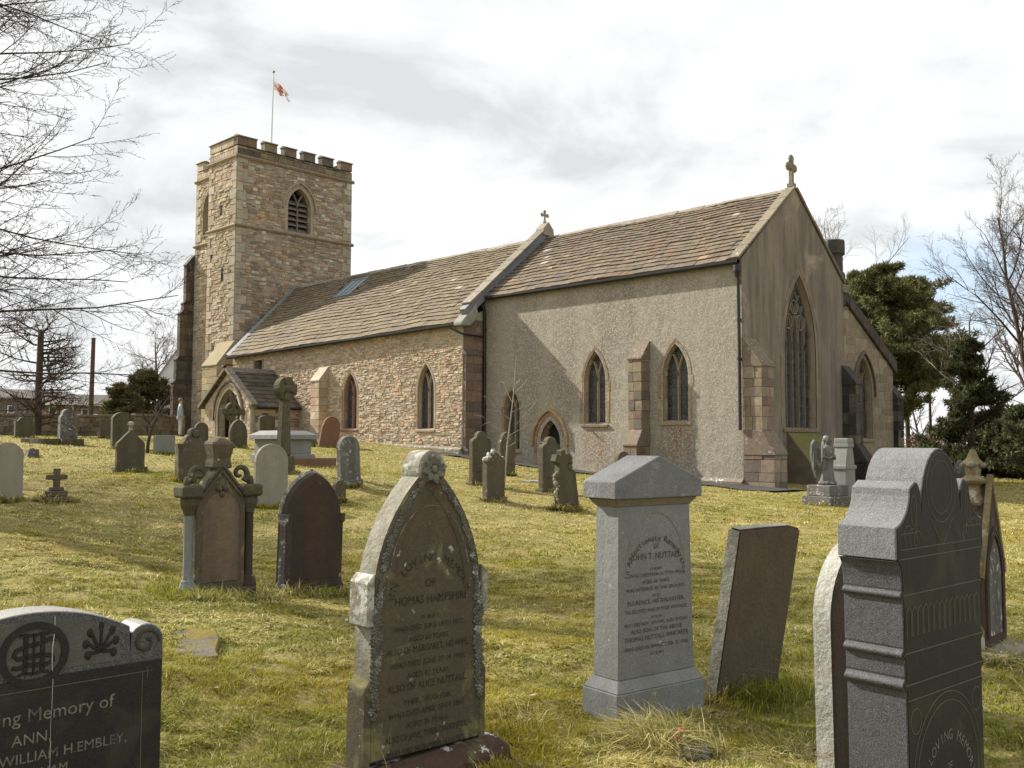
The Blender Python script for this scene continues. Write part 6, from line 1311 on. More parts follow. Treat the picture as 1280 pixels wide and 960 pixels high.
for zf in (.61, .73, .92):
    for i in range(4): a = i*math.pi/2; mb.ball((-.02+.07*math.cos(a), -.05+.07*math.sin(a), H*zf), (.032, .032, .024), 8, 6)
mb.build('crocket', stone('grey_lichen_knob', (.2, .195, .17), (.13, .115, .085), 8, bump=.5), o, smooth=1); TUFT.append((P.x, P.y, .45))
# ------------------------------------------------------------------ trees
bark = stone('bark', (.085, .062, .045), (.05, .038, .03), 6, bump=.6, bscale=18)
bark_l = stone('pale_bark', (.17, .145, .115), (.10, .088, .07), 6, bump=.5, bscale=18)
leaf = leafmat('foliage', .2)
def tube3(V, F, pts, rads, n=3):
    b = len(V); m_ = len(pts)
    for i, p in enumerate(pts):
        d = (pts[min(i+1, m_-1)]-pts[max(i-1, 0)]).normalized(); a = d.orthogonal().normalized(); c = d.cross(a)
        for k in range(n): q = p+(a*math.cos(2*math.pi*k/n)+c*math.sin(2*math.pi*k/n))*rads[i]; V.append((q.x, q.y, q.z))
    for i in range(m_-1):
        for k in range(n): F.append((b+i*n+k, b+i*n+(k+1) % n, b+(i+1)*n+(k+1) % n, b+(i+1)*n+k))
def raw(name, V, F, mat, parent, base, col=None, smooth=True):
    me = bpy.data.meshes.new(name); me.from_pydata([(x-base[0], y-base[1], z-base[2]) for x, y, z in V], [], F)
    if col is not None:
        at = me.attributes.new('tint', 'FLOAT_COLOR', 'POINT'); c = np.ones((len(V), 4), 'f'); c[:, :3] = col; at.data.foreach_set('color', c.ravel())
    if smooth: me.shade_smooth()
    me.materials.append(mat); o = bpy.data.objects.new(name, me); COL.objects.link(o); o.parent = parent; return o
def grow(rr, V, F, p, d, L, r, lvl, spec, T=None):
    """one branch and its children. spec[lvl] = (segments, wobble, lift, children, child length, child angle, sides)"""
    ns, wob, lift, nch, cl, ca, sides, start = spec[lvl]; pts = [p]; rads = [r]; q = p; dd = d.normalized()
    for i in range(ns):
        dd = (dd+Vector((rr.gauss(0, wob), rr.gauss(0, wob), rr.gauss(0, wob)+lift))).normalized(); q = q+dd*(L/ns); pts.append(q); rads.append(r*(1-.8*(i+1)/ns))
    (T if (T is not None and lvl < 2) else None)
    tgt = T if (T is not None and lvl == 0) else (V, F)
    tube3(tgt[0], tgt[1], pts, rads, sides)
    if lvl+1 < len(spec):
        for i in range(nch):
            f = start+(1-start)*(i+rr.random())/nch; k = min(int(f*ns), ns-1); t_ = f*ns-k; pos = pts[k].lerp(pts[k+1], t_); ax = (pts[k+1]-pts[k]).normalized()
            o_ = ax.orthogonal().normalized(); o_.rotate(Matrix.Rotation(rr.uniform(0, 2*math.pi), 3, ax)); a = R(ca)*rr.uniform(.7, 1.3); nd_ = ax*math.cos(a)+o_*math.sin(a)
            grow(rr, V, F, pos, nd_, L*cl*rr.uniform(.65, 1.2)*(1.15-.55*f), max(.005, rads[k]*.55), lvl+1, spec, T)
def bare_tree(name, P, H, r, spec, seed, label, cat='tree', lean=(0, 0), mat=bark, group=None):
    rr = random.Random(seed); o = empty(name, (P[0], P[1], P[2]-.1), label, cat, group); b = (P[0], P[1], P[2]-.1); T = ([], []); V, F = [], []
    grow(rr, V, F, Vector(b), Vector((lean[0], lean[1], 1)), H, r, 0, spec, T)
    raw('trunk', T[0], T[1], mat, o, b); raw('crown', V, F, mat, o, b); return o
SP_B = [(9, .05, .02, 15, .52, 48, 8, .22), (7, .12, .05, 9, .5, 42, 5, .2), (5, .14, .03, 8, .5, 40, 3, .15), (4, .16, .02, 6, .5, 38, 3, .1), (3, .15, 0, 0, 0, 0, 3, 0)]
SP_R = [(9, .05, .02, 15, .42, 42, 7, .3), (7, .10, .06, 10, .45, 36, 5, .2), (5, .12, .03, 9, .45, 36, 3, .15), (4, .14, .02, 6, .45, 36, 3, .1), (2, .15, 0, 0, 0, 0, 3, 0)]
SP_S = [(7, .06, .02, 12, .5, 45, 6, .25), (6, .12, .05, 8, .5, 42, 4, .2), (4, .14, .03, 6, .5, 40, 3, .15), (3, .16, .0, 0, 0, 0, 3, 0)]
def tips(V, F, rr): pass
# conifers and ivy: leaf-sized faces scattered through clumps of the crown
def needles(name, P, clumps, n, size, pal, seed, parent, base, up=.2):
    """clumps: (centre, radii); n blades each"""
    rr = np.random.RandomState(seed); vs = []; cs = []
    for (c, r_, dens) in clumps:
        k = int(n*dens); d = rr.normal(size=(k, 3)); d /= np.linalg.norm(d, axis=1)[:, None]; rad_ = rr.uniform(.1, 1.1, k)[:, None]
        q = np.array(c)+d*rad_*np.array(r_); ax = d+rr.normal(size=(k, 3))*.7+np.array([0, 0, up]); ax /= np.linalg.norm(ax, axis=1)[:, None]
        sd = np.cross(ax, rr.normal(size=(k, 3))); sd /= np.linalg.norm(sd, axis=1)[:, None]; L = size*rr.uniform(.6, 1.4, k)[:, None]
        a = q-sd*L*.16; b = q+sd*L*.16; e_ = q+ax*L; vs.append(np.stack([a, b, e_], 1).reshape(-1, 3))
        col = np.array(pal)[rr.randint(0, len(pal), k)]*rr.uniform(.6, 1.3, k)[:, None]*rr.uniform(.8, 1.2); cs.append(np.repeat(col, 3, 0))
    V = np.concatenate(vs); C_ = np.concatenate(cs); me = bpy.data.meshes.new(name); nv = len(V)
    me.vertices.add(nv); me.vertices.foreach_set('co', (V-np.array(base)).astype('f').ravel()); me.loops.add(nv); me.loops.foreach_set('vertex_index', np.arange(nv, dtype='i'))
    me.polygons.add(nv//3); me.polygons.foreach_set('loop_start', np.arange(0, nv, 3, dtype='i')); me.update(calc_edges=True)
    at = me.attributes.new('tint', 'FLOAT_COLOR', 'POINT'); cc = np.ones((nv, 4), 'f'); cc[:, :3] = C_; at.data.foreach_set('color', cc.ravel())
    me.materials.append(leaf); o = bpy.data.objects.new(name, me); COL.objects.link(o); o.parent = parent; return o
def at_ground(px, D):
    r_ = ray(px, 560); t_ = D/math.hypot(r_.x, r_.y); x, y = r_.x*t_, r_.y*t_; return Vector((x, y, gz(x, y)))
PINE = [(0.094, 0.11, 0.037), (0.125, 0.131, 0.048), (0.069, 0.085, 0.033), (0.163, 0.15, 0.056)]
YEWP = [(0.053, 0.068, 0.028), (0.075, 0.087, 0.038), (0.042, 0.055, 0.024), (0.112, 0.111, 0.045)]
OLIV = [(.10, .085, .03), (.075, .07, .026), (.055, .06, .022), (.12, .095, .035)]
def conifer(name, P, H, rad_, seed, label, pal, shape='pine', group=None, n=90, size=.3, trunk=.16, lo=.15, den=1.):
    """trunk, whorls of branches with side twigs, and tufts of needle-thin leaves along every twig"""
    rr = random.Random(seed); b = (P.x, P.y, P.z-.1); o = empty(name, b, label, 'tree', group); V, F = [], []; V2, F2 = [], []
    top = Vector((P.x+rr.uniform(-.3, .3), P.y, P.z+H)); tube3(V, F, [Vector(b), Vector(b).lerp(top, .5)+Vector((rr.uniform(-.15, .15), 0, 0)), top], [trunk, trunk*.6, .03], 7); cl = []
    nb = int(44*den)
    for i in range(nb):
        f = lo+(1-lo)*((i+rr.random())/nb); prof = (math.sin(math.pi*min(1, (f-lo)/(1-lo)*.80+.2))**.6 if shape == 'pine' else (1-f)**.75*1.1+.08); a = rr.uniform(0, 2*math.pi); Lr = rad_*prof*rr.uniform(.45, 1.2); p0 = Vector(b).lerp(top, f)
        p1 = p0+Vector((math.cos(a)*Lr, math.sin(a)*Lr, Lr*rr.uniform(.0, .5))); mid = p0.lerp(p1, .5)+Vector((0, 0, -.08*Lr)); tube3(V2, F2, [p0, mid, p1], [.04, .025, .01], 4)
        for k in range(7):
            s_ = .3+.7*(k+rr.random())/7; q0 = p0.lerp(mid, s_*2) if s_ < .5 else mid.lerp(p1, s_*2-1); tw = Vector((math.cos(a)+rr.gauss(0, .8), math.sin(a)+rr.gauss(0, .8), rr.uniform(0, .9))).normalized()*rr.uniform(.25, .6)*(.5+Lr*.3); q1 = q0+tw
            tube3(V2, F2, [q0, q1], [.012, .004], 3); r_ = rr.uniform(.13, .24)*(.7+Lr*.18)
            for e_ in (.5, 1.0): c = q0.lerp(q1, e_); cl.append(((c.x, c.y, c.z), (r_, r_, r_*.8), rr.uniform(.5, 1.2)))
    raw('trunk', V, F, bark, o, b); needles('crown', P, cl, n*.42, size, pal, seed, o, b, .35); raw('branches', V2, F2, bark, o, b); return o

# ---- left: larch whose trunk stands outside the picture
P = at_ground(-400, 23); lb = (P.x, P.y, P.z-.1); o = empty('larch_tree', lb, 'bare larch with long sweeping branches reaching out over the grass', 'tree'); rr = random.Random(21); V, F = [], []; T = ([], [])
Ht = 17.; tp = Vector((P.x+.2, P.y, P.z+Ht)); tube3(T[0], T[1], [Vector(lb), Vector(lb).lerp(tp, .4), Vector(lb).lerp(tp, .75), tp], [.36, .25, .12, .02], 10)
SP_L = [(10, .07, .035, 18, .32, 32, 5, .1), (6, .10, .045, 12, .30, 40, 3, .06), (4, .16, .03, 5, .22, 48, 3, .15), (1, .2, .05, 0, 0, 0, 3, 0)]
nb = 84
for i in range(nb):
    f = .12+.86*(i+rr.random())/nb; a = math.atan2(rgt0.y, rgt0.x)+rr.uniform(-.95, .95) if i % 4 else rr.uniform(0, 6.28); p0 = Vector(lb).lerp(tp, f); L = (9.4*(1-f*.7)**.5+.4)*rr.uniform(.6, 1.0); d = Vector((math.cos(a), math.sin(a), rr.uniform(-.28, .02)+.2*f))
    grow(rr, V, F, p0, d, L, .03+.022*(1-f), 0, SP_L)
raw('trunk', T[0], T[1], bark, o, lb); raw('crown', V, F, bark, o, lb)
# ---- left background: pollarded trunk, telegraph pole, far tree, conifers
P = at_ground(46, 44); b = (P.x, P.y, P.z-.1); o = empty('pollard_tree', b, 'tall pollarded trunk with cut top and whorls of bare branches', 'tree'); V, F = [], []; T = ([], []); rr = random.Random(4); zt = at_d(46, 412, 44).z
tube3(T[0], T[1], [Vector(b), Vector((P.x, P.y, zt*.6)), Vector((P.x+.05, P.y, zt))], [.16, .14, .12], 9); SP_P = [(6, .09, .03, 12, .42, 48, 4, .15), (4, .14, .03, 7, .45, 45, 3, .1), (3, .16, .02, 0, 0, 0, 3, 0)]
T[1].append(tuple(range(len(T[0])-9, len(T[0]))))
for i in range(36):
    f = .12+.88*(i+rr.random())/36; a = rr.uniform(0, 2*math.pi); grow(rr, V, F, Vector((P.x, P.y, b[2]+(zt-b[2])*f)), Vector((math.cos(a), math.sin(a), rr.uniform(-.05, .25))), rr.uniform(1.6, 3.0), .055, 0, SP_P)
raw('trunk', T[0], T[1], stone('pollard_bark', (.075, .055, .045), (.05, .039, .033), 5, bump=.5), o, b); raw('crown', V, F, bark, o, b)
P = at_ground(112, 62); o = empty('telegraph_pole', (P.x, P.y, P.z), 'plain brown telegraph pole rising behind the bungalow', 'pole'); mb = MB(); zt = at_d(115, 424, 62).z-P.z; mb.tube([(0, 0, -.3), (.03, .03, zt)], [.16, .12], 8); mb.build('pole', stone('creosoted_pole', (.12, .075, .055), (.085, .055, .04), 5), o, smooth=.8); mb = MB(); mb.lathe([(.14, zt), (.15, zt+.05), (.02, zt+.1)], (.03, .03, 0), 8); mb.build('cap', M['iron'], o)
P = at_ground(188, 85); bare_tree('bare_tree', P, at_d(190, 425, 85).z-P.z, .22, SP_B, 9, 'round-crowned bare tree far behind the golden conifer', mat=bark_l)
P = at_ground(182, 60); conifer('conifer', P, at_d(180, 468, 60).z-P.z, 2.0, 3, 'small golden brown conifer beside the white building', OLIV, 'fir', n=130, size=.22, den=1.3)
P = at_ground(152, 56); conifer('shrub', P, 2.6, 1.3, 13, 'low dark shrub on the wall top left of the golden conifer', OLIV, 'fir', n=80, size=.2)
# bare twisted shrub near the tall slab headstone
P = gpt(184, 566); bare_tree('bare_shrub', P, 2.1, .06, [(6, .16, .02, 9, .6, 48, 5, .12), (5, .2, .04, 7, .55, 45, 3, .15), (4, .2, .02, 5, .5, 42, 3, .1), (3, .2, 0, 0, 0, 0, 3, 0)], 31, 'twisted bare shrub growing beside the tall slab headstone', 'shrub')
# thin white sapling by the gable-topped stone
P = gpt(630, 612); o = empty('sapling', (P.x, P.y, P.z), 'thin pale bare sapling rising between the brown headstones before the chancel', 'tree'); V, F = [], []; rr = random.Random(2); b = (P.x, P.y, P.z); T = ([], [])
top = at_d(645, 446, math.hypot(P.x, P.y)); trunk_pts = [Vector(b), Vector(b).lerp(top, .35)+Vector((-.02, 0, 0)), Vector(b).lerp(top, .7)+Vector((.03, 0, 0)), top]; tube3(T[0], T[1], trunk_pts, [.022, .017, .011, .005], 6)
SP_W = [(5, .1, .05, 3, .4, 35, 4, .3), (4, .12, .04, 0, 0, 0, 3, 0)]
for f, dx, L in ((.35, -1, .9), (.38, 1, .8), (.42, .8, 1.1), (.5, -.9, .8), (.55, 1, .6), (.62, -.5, .7), (.68, .6, .6), (.75, .3, .5), (.3, 1.2, .9)):
    k = f*3; i = int(k); grow(rr, V, F, trunk_pts[i].lerp(trunk_pts[i+1], k-i), rgt0*dx*.8+Vector((rr.gauss(0, .2), rr.gauss(0, .2), .55)), L, .0065, 0, SP_W)
wb_ = stone('white_bark', (.38, .34, .28), (.26, .23, .185), 8, bump=.2); raw('trunk', T[0], T[1], wb_, o, b); raw('crown', V, F, wb_, o, b)

# ---- right background: pines, ivy-clad trunk, bare beeches
def PR(px, D): return at_ground(px, D)
def top_h(px, py, D, P): return at_d(px, py, D).z-P.z
P = PR(1106, 54); conifer('pine_tree', P, top_h(1106, 338, 54, P), 3.1, 41, 'broad dark green pine standing close behind the vestry', PINE, n=150, size=.2, den=2.4, lo=.24, trunk=.2)
P = PR(1136, 60); conifer('pine_tree', P, top_h(1140, 350, 60, P), 3.3, 43, 'pine with olive yellow tips beside the dark one behind the vestry', [(.15, .14, .042), (.11, .11, .036), (.08, .088, .03), (.19, .16, .055)], n=130, size=.2, den=2.2, lo=.40, trunk=.16)
P = PR(1164, 64); conifer('pine_tree', P, top_h(1168, 378, 64, P), 2.1, 44, 'thin-crowned pine with sky showing through, next along from the olive one', PINE, n=110, size=.17, den=1.0, lo=.5, trunk=.12)
P = PR(1078, 58); conifer('pine_tree', P, top_h(1080, 345, 58, P), 2.6, 47, 'dark pine showing just above the vestry coping by the chimney', PINE, n=140, size=.19, den=1.8, lo=.3, trunk=.18)
P = PR(1085, 74); bare_tree('bare_tree', P, top_h(1082, 312, 74, P), .3, SP_B, 17, 'pale bare tree showing above the pines behind the chimney', mat=bark_l)
P = PR(1216, 46); o = conifer('ivy_tree', P, top_h(1214, 428, 46, P), 1.55, 51, 'dead trunk smothered in dark ivy beside the yew bushes', YEWP, 'fir', n=200, size=.16, den=1.5, lo=.05, trunk=.2)
P = PR(1216, 46.2); bare_tree('bare_tree', P, top_h(1222, 395, 46, P), .16, SP_S, 52, 'slim bare tree rising out of the ivy-covered trunk', mat=bark_l)
P = PR(1312, 44); bare_tree('beech_tree', P, top_h(1300, 262, 44, P), .15, SP_R, 61, 'large bare beech with fine twigs, its limbs reaching over the yews', mat=bark, lean=(-.08, 0))
P = PR(1288, 58); bare_tree('beech_tree', P, top_h(1270, 320, 58, P), .15, SP_R, 63, 'smaller bare beech set back behind the large one', mat=bark)
P = PR(1352, 38); bare_tree('beech_tree', P, top_h(1330, 215, 38, P), .18, SP_R, 67, 'tall bare beech leaning in beyond the yews', mat=bark, lean=(-.1, .02))
for i, (px, D, h, r_, lb_) in enumerate(((1250, 46, 1.5, 1.2, 'broad dark yew bush right of the ivy-covered trunk'), (1276, 44, 2.1, 1.4, 'dark yew bush overhanging the parked cars'), (1304, 42, 2.8, 1.6, 'dark yew bush under the tall beech'))):
    conifer('yew_bush', PR(px, D), h, r_, 70+i, lb_, YEWP, 'pine', n=150, size=.17, den=1.1, lo=.12)
# far trees closing the view behind the church on the right and far left
for i, (px, D, h, lb_) in enumerate(((1150, 95, 7, 'distant bare tree seen between the pine trunks'), (1205, 100, 8, 'distant bare tree behind the ivy-covered trunk'), (1250, 90, 8, 'distant bare tree behind the yew bushes'))): bare_tree('distant_tree', PR(px, D), h, .16, SP_S, 90+i, lb_, mat=bark)
# russet beech hedge
A, B = PR(1140, 52), PR(1204, 48); o = empty('beech_hedge', ((A.x+B.x)/2, (A.y+B.y)/2, min(A.z, B.z)), 'clipped russet beech hedge along the far side of the grass', 'hedge'); cl = [((A.x+(B.x-A.x)*i/16, A.y+(B.y-A.y)*i/16, A.z+.35+.5*(k+.5)), (.45, .45, .35), 1.) for i in range(17) for k in range(3)]
needles('foliage', A, cl, 160, .13, [(.10, .045, .025), (.075, .038, .022), (.13, .065, .035), (.06, .05, .025)], 5, o, o.location)
V, F = [], []
for i in range(24): q = A.lerp(B, i/23); tube3(V, F, [q+Vector((0, 0, -.1)), q+Vector((rr.gauss(0, .1), rr.gauss(0, .1), 1.2))], [.03, .012], 4)
raw('stems', V, F, bark, o, o.location)
# ---- parked cars glimpsed under the yews
def car(P, yaw, paint, label):
    o = empty('parked_car', P, label, 'car', None, (0, 0, yaw)); pm = plain('car_paint_'+paint[0], paint[1], .25, .1, .6); gl = plain('car_glass', (.03, .035, .04), .08, 0, .8); tyr = plain('tyre', (.015, .015, .015), .9); lt = plain('head_glass', (.6, .6, .6), .1)
    prof = [(-2.05, .35), (2.05, .35), (2.1, .62), (2.0, .82), (1.1, .95), (.45, 1.42), (-.95, 1.46), (-1.75, 1.02), (-2.08, .9)]
    mb = MB(); mb.prism(prof, lambda p: (p[0], -.85+(.12 if p[1] > 1 else 0), p[1]), lambda p: (p[0], .85-(.12 if p[1] > 1 else 0), p[1])); mb.build('body', pm, o, bevel=.06, seg=2)
    for s in (-1, 1):
        mb = MB(); mb.add([(.95, s*.856, .97), (.4, s*.765, 1.36), (-.9, s*.765, 1.39), (-1.5, s*.856, 1.0)], [(0, 1, 2, 3)]); mb.build('side_window', gl, o, fix=False)
        for x in (-1.3, 1.3):
            mb = MB(); mb.prism([(x+.31*math.cos(2*math.pi*i/18), .31+.31*math.sin(2*math.pi*i/18)) for i in range(18)], lambda p: (p[0], s*.70, p[1]), lambda p: (p[0], s*.875, p[1])); w_ = mb.build('wheel', tyr, o)
            mb = MB(); mb.prism([(x+.18*math.cos(2*math.pi*i/14), .31+.18*math.sin(2*math.pi*i/14)) for i in range(14)], lambda p: (p[0], s*.86, p[1]), lambda p: (p[0], s*.885, p[1])); mb.build('rim', lt, w_)
        mb = MB(); mb.ball((2.06, s*.6, .72), (.05, .16, .08), 8, 5); mb.build('headlight', lt, o)
    mb = MB(); mb.add([(1.12, -.68, .985), (1.12, .68, .985), (.5, .66, 1.42), (.5, -.66, 1.42)], [(0, 1, 2, 3)]); mb.build('windscreen', gl, o, fix=False)
    return o
P = PR(1258, 56); car(P, R(35), ('silver', (.45, .46, .48)), 'silver car parked beyond the grass under the yews')
P = PR(1236, 58); car(P, R(40), ('grey', (.16, .17, .19)), 'dark grey car parked behind the silver one')
# low wall in front of the cars
def wall(name, A, B, h, th, label, mat, pal, seed, cope=True, cap=(.2, .17, .13)):
    rw = random.Random(seed); d = Vector((B.x-A.x, B.y-A.y, 0)); L = d.length; d.normalize(); nrm = Vector((d.y, -d.x, 0)); o = empty(name, (A.x, A.y, A.z), label, 'wall'); o['kind'] = 'thing'; mb = MB()
    n = max(2, int(L/2))
    for i in range(n):
        a, b_ = A+d*(L*i/n), A+d*(L*(i+1)/n); za, zb_ = gz(a.x, a.y)-.3, gz(b_.x, b_.y)-.3; q = []
        for p, z in ((a, za), (b_, zb_)): q += [p+nrm*th/2, p-nrm*th/2]
        mb.add([(q[0].x-A.x, q[0].y-A.y, za-A.z), (q[2].x-A.x, q[2].y-A.y, zb_-A.z), (q[3].x-A.x, q[3].y-A.y, zb_-A.z), (q[1].x-A.x, q[1].y-A.y, za-A.z), (q[0].x-A.x, q[0].y-A.y, za+h+.3-A.z), (q[2].x-A.x, q[2].y-A.y, zb_+h+.3-A.z), (q[3].x-A.x, q[3].y-A.y, zb_+h+.3-A.z), (q[1].x-A.x, q[1].y-A.y, za+h+.3-A.z)], [(0, 1, 5, 4), (1, 2, 6, 5), (2, 3, 7, 6), (3, 0, 4, 7), (4, 5, 6, 7)], (.12, .1, .075))
    mb.build('core', mat, o)
    st = MB(); u = 0; rows = max(3, int(h/.2))
    for k in range(rows):
        u = 0
        while u < L-.1:
            w = min(rw.uniform(.25, .6), L-u); p = A+d*u; p2 = A+d*(u+w-.015); za = gz(p.x, p.y)+h*k/rows; c = vary(rw.choice(pal), .7, 1.2); f_ = nrm*(th/2+.03+rw.uniform(0, .025)); bq = nrm*(th/2-.03)
            if nrm.dot(Vector((-A.x, -A.y, 0))) < 0: f_, bq = -f_, -bq
            hh = h/rows-.015; st.hexa([Vector((x.x-A.x, x.y-A.y, z-A.z))+bq for x, z in ((p, za), (p2, za), (p2, za+hh), (p, za+hh))], [Vector((x.x-A.x, x.y-A.y, z-A.z))+f_ for x, z in ((p, za), (p2, za), (p2, za+hh), (p, za+hh))], c); u += w
    tag(st.build('wall_stones', mat, o), kind='stuff')
    u = 0
    if cope:
        while u < L-.1:
            w = min(rw.uniform(.7, 1.1), L-u); p = A+d*(u+.01); p2 = A+d*(u+w-.01); z = gz(p.x, p.y)+h-A.z; cb = MB(); q = [p+nrm*(th/2+.08), p2+nrm*(th/2+.08), p2-nrm*(th/2+.08), p-nrm*(th/2+.08)]
            cb.hexa([(x.x-A.x, x.y-A.y, z) for x in q], [(x.x-A.x, x.y-A.y, z+.13+rw.uniform(-.01, .02)) for x in q], vary(cap, .8, 1.15), True); cb.build('coping_stone', mat, o, bevel=.02); u += w
    return o
PAL_WL = [(.17, .14, .09), (.13, .11, .075), (.2, .165, .105), (.15, .135, .075)]
A, B = at_ground(-60, 50), at_ground(228, 54); wall('boundary_wall', A, B, .95, .4, 'mossy stone boundary wall at the far left of the churchyard', M['rubble_t'], PAL_WL, 5)
A, B = PR(1205, 50), PR(1330, 44); wall('low_wall', A, B, .45, .35, 'low brown stone wall in front of the parked cars', M['rubble_t'], [(.12, .095, .07), (.09, .075, .06), (.15, .12, .09)], 8)
# ---- buildings beyond the wall
white = plain('white_paint', (.68, .68, .66), .5)
def house(name, px0, px1, D, ztop, zeave, dep, wallc, roofc, label, windows=(), gable=False, yawfix=None, fascia=None, zbase=None):
    a, b_ = at_d(px0, 540, D), at_d(px1, 540, D); c0, c1 = Vector((a.x, a.y, 0)), Vector((b_.x, b_.y, 0)); d = (c1-c0); L = d.length; d.normalize(); nb_ = Vector((-d.y, d.x, 0)); 
    if nb_.dot(c0) < 0: nb_ = -nb_
    base = Vector((c0.x, c0.y, gz(c0.x, c0.y)-.5)); o = empty(name, base, label, 'house'); Q = lambda u, n, z: c0+d*u+nb_*n+Vector((0, 0, z))-base; wm = stone(name+'_wall', wallc, tuple(k*.85 for k in wallc), 2, bump=.2); rm = stone(name+'_roof', roofc, tuple(k*.75 for k in roofc), 3, bump=.4)
    mb = MB(); zb_ = base.z
    if gable:
        mb.add([Q(0, 0, zb_), Q(L, 0, zb_), Q(L, 0, zeave), Q(L/2, 0, ztop), Q(0, 0, zeave), Q(0, dep, zb_), Q(L, dep, zb_), Q(L, dep, zeave), Q(L/2, dep, ztop), Q(0, dep, zeave)], [(0, 1, 2, 3, 4), (9, 8, 7, 6, 5), (1, 6, 7, 2), (5, 0, 4, 9)]); mb.build('wall', wm, o)
        mb = MB(); e_ = .25
        for s, (ua, ub) in ((0, (-e_, L/2)), (1, (L+e_, L/2))):
            ze = zeave-e_*(ztop-zeave)/(L/2); q = [Q(ua, -.2, ze), Q(ub, -.2, ztop), Q(ub, dep+.2, ztop), Q(ua, dep+.2, ze)]; mb.add(q+[p+Vector((0, 0, .12)) for p in q], [(4, 5, 6, 7), (0, 1, 5, 4), (3, 2, 1, 0), (2, 3, 7, 6), (1, 2, 6, 5), (3, 0, 4, 7)])
        mb.build('roof', rm, o)
        if fascia:
            for ua, ub in ((-e_, L/2), (L+e_, L/2)):
                ze = zeave-e_*(ztop-zeave)/(L/2); mb = MB(); q = [Q(ua, -.23, ze-.12), Q(ub, -.23, ztop-.12), Q(ub, -.23, ztop+.14), Q(ua, -.23, ze+.14)]; mb.hexa([p+nb_*.03 for p in q], [p-nb_*.03 for p in q], (1, 1, 1), True); mb.build('bargeboard', fascia, o)
    else:
        mb.add([Q(0, 0, zb_), Q(L, 0, zb_), Q(L, 0, zeave), Q(0, 0, zeave), Q(0, dep, zb_), Q(L, dep, zb_), Q(L, dep, zeave), Q(0, dep, zeave), Q(0, dep/2, ztop), Q(L, dep/2, ztop)], [(0, 1, 2, 3), (7, 6, 5, 4), (1, 5, 6, 9, 2), (4, 0, 3, 8, 7)]); mb.build('wall', wm, o)
        mb = MB(); e_ = .4; k = (ztop-zeave)/(dep/2)
        for s, n0 in ((1, -e_), (-1, dep+e_)):
            q = [Q(-.3, n0, zeave-e_*k), Q(L+.3, n0, zeave-e_*k), Q(L+.3, dep/2, ztop), Q(-.3, dep/2, ztop)]; mb.add(q+[p+Vector((0, 0, .12)) for p in q], [(4, 5, 6, 7), (3, 2, 1, 0), (0, 1, 5, 4), (1, 2, 6, 5), (3, 0, 4, 7), (2, 3, 7, 6)])
        mb.build('roof', rm, o)
        if fascia:
            mb = MB(); q = [Q(-.3, -e_-.03, zeave-e_*k-.16), Q(L+.3, -e_-.03, zeave-e_*k-.16), Q(L+.3, -e_-.03, zeave-e_*k+.12), Q(-.3, -e_-.03, zeave-e_*k+.12)]; mb.hexa([p+nb_*.03 for p in q], [p-nb_*.03 for p in q], (1, 1, 1), True); mb.build('fascia', fascia, o)
    wf = fascia or white; gl = M['glass']
    for (u0, u1, z0, z1) in windows:
        mb = MB(); q = [Q(L*u0, -.03, z0), Q(L*u1, -.03, z0), Q(L*u1, -.03, z1), Q(L*u0, -.03, z1)]; mb.hexa(q, [p-nb_*.05 for p in q], (1, 1, 1), True); w_ = mb.build('window', wf, o)
        mb = MB(); dz = .07; du = .07/L; q = [Q(L*(u0+du), -.09, z0+dz), Q(L*(u1-du), -.09, z0+dz), Q(L*(u1-du), -.09, z1-dz), Q(L*(u0+du), -.09, z1-dz)]; mb.add(q, [(0, 1, 2, 3)]); mb.build('pane', gl, w_, fix=False)
    return o
zz = lambda py, D: at_d(100, py, D).z
house('bungalow', 50, 131, 64, zz(494, 66), zz(503, 64), 7, (.34, .26, .21), (.075, .065, .055), 'long low bungalow with white fascia behind the boundary wall', [(.12, .24, zz(521, 64), zz(508, 64)), (.36, .5, zz(521, 64), zz(508, 64)), (.62, .74, zz(521, 64), zz(511, 64))], fascia=white)
house('low_house', -20, 72, 78, zz(489, 80), zz(500, 78), 8, (.16, .14, .12), (.10, .088, .072), 'dark roofed house behind the bungalow', [(.3, .4, zz(518, 78), zz(508, 78))])
house('gabled_house', 176, 214, 66, zz(508, 66), zz(521, 66), 8, (.30, .17, .125), (.13, .13, .135), 'small brick house with white bargeboards by the tower', [(.35, .65, zz(535, 66), zz(526, 66))], gable=True, fascia=white)
house('slate_roofed_house', 132, 184, 74, zz(504, 76), zz(517, 74), 7, (.22, .2, .18), (.09, .095, .105), 'grey slate-roofed house between bungalow and brick gable', [(.2, .32, zz(530, 74), zz(521, 74))])
# the white gable: only its right half clears the tower
house('white_building', 196, 262, 76, zz(418, 76), zz(468, 76), 9, (.66, .68, .70), (.2, .2, .21), 'tall white rendered gable partly hidden by the tower', [(.1, .2, zz(503, 76), zz(485, 76))], gable=True)

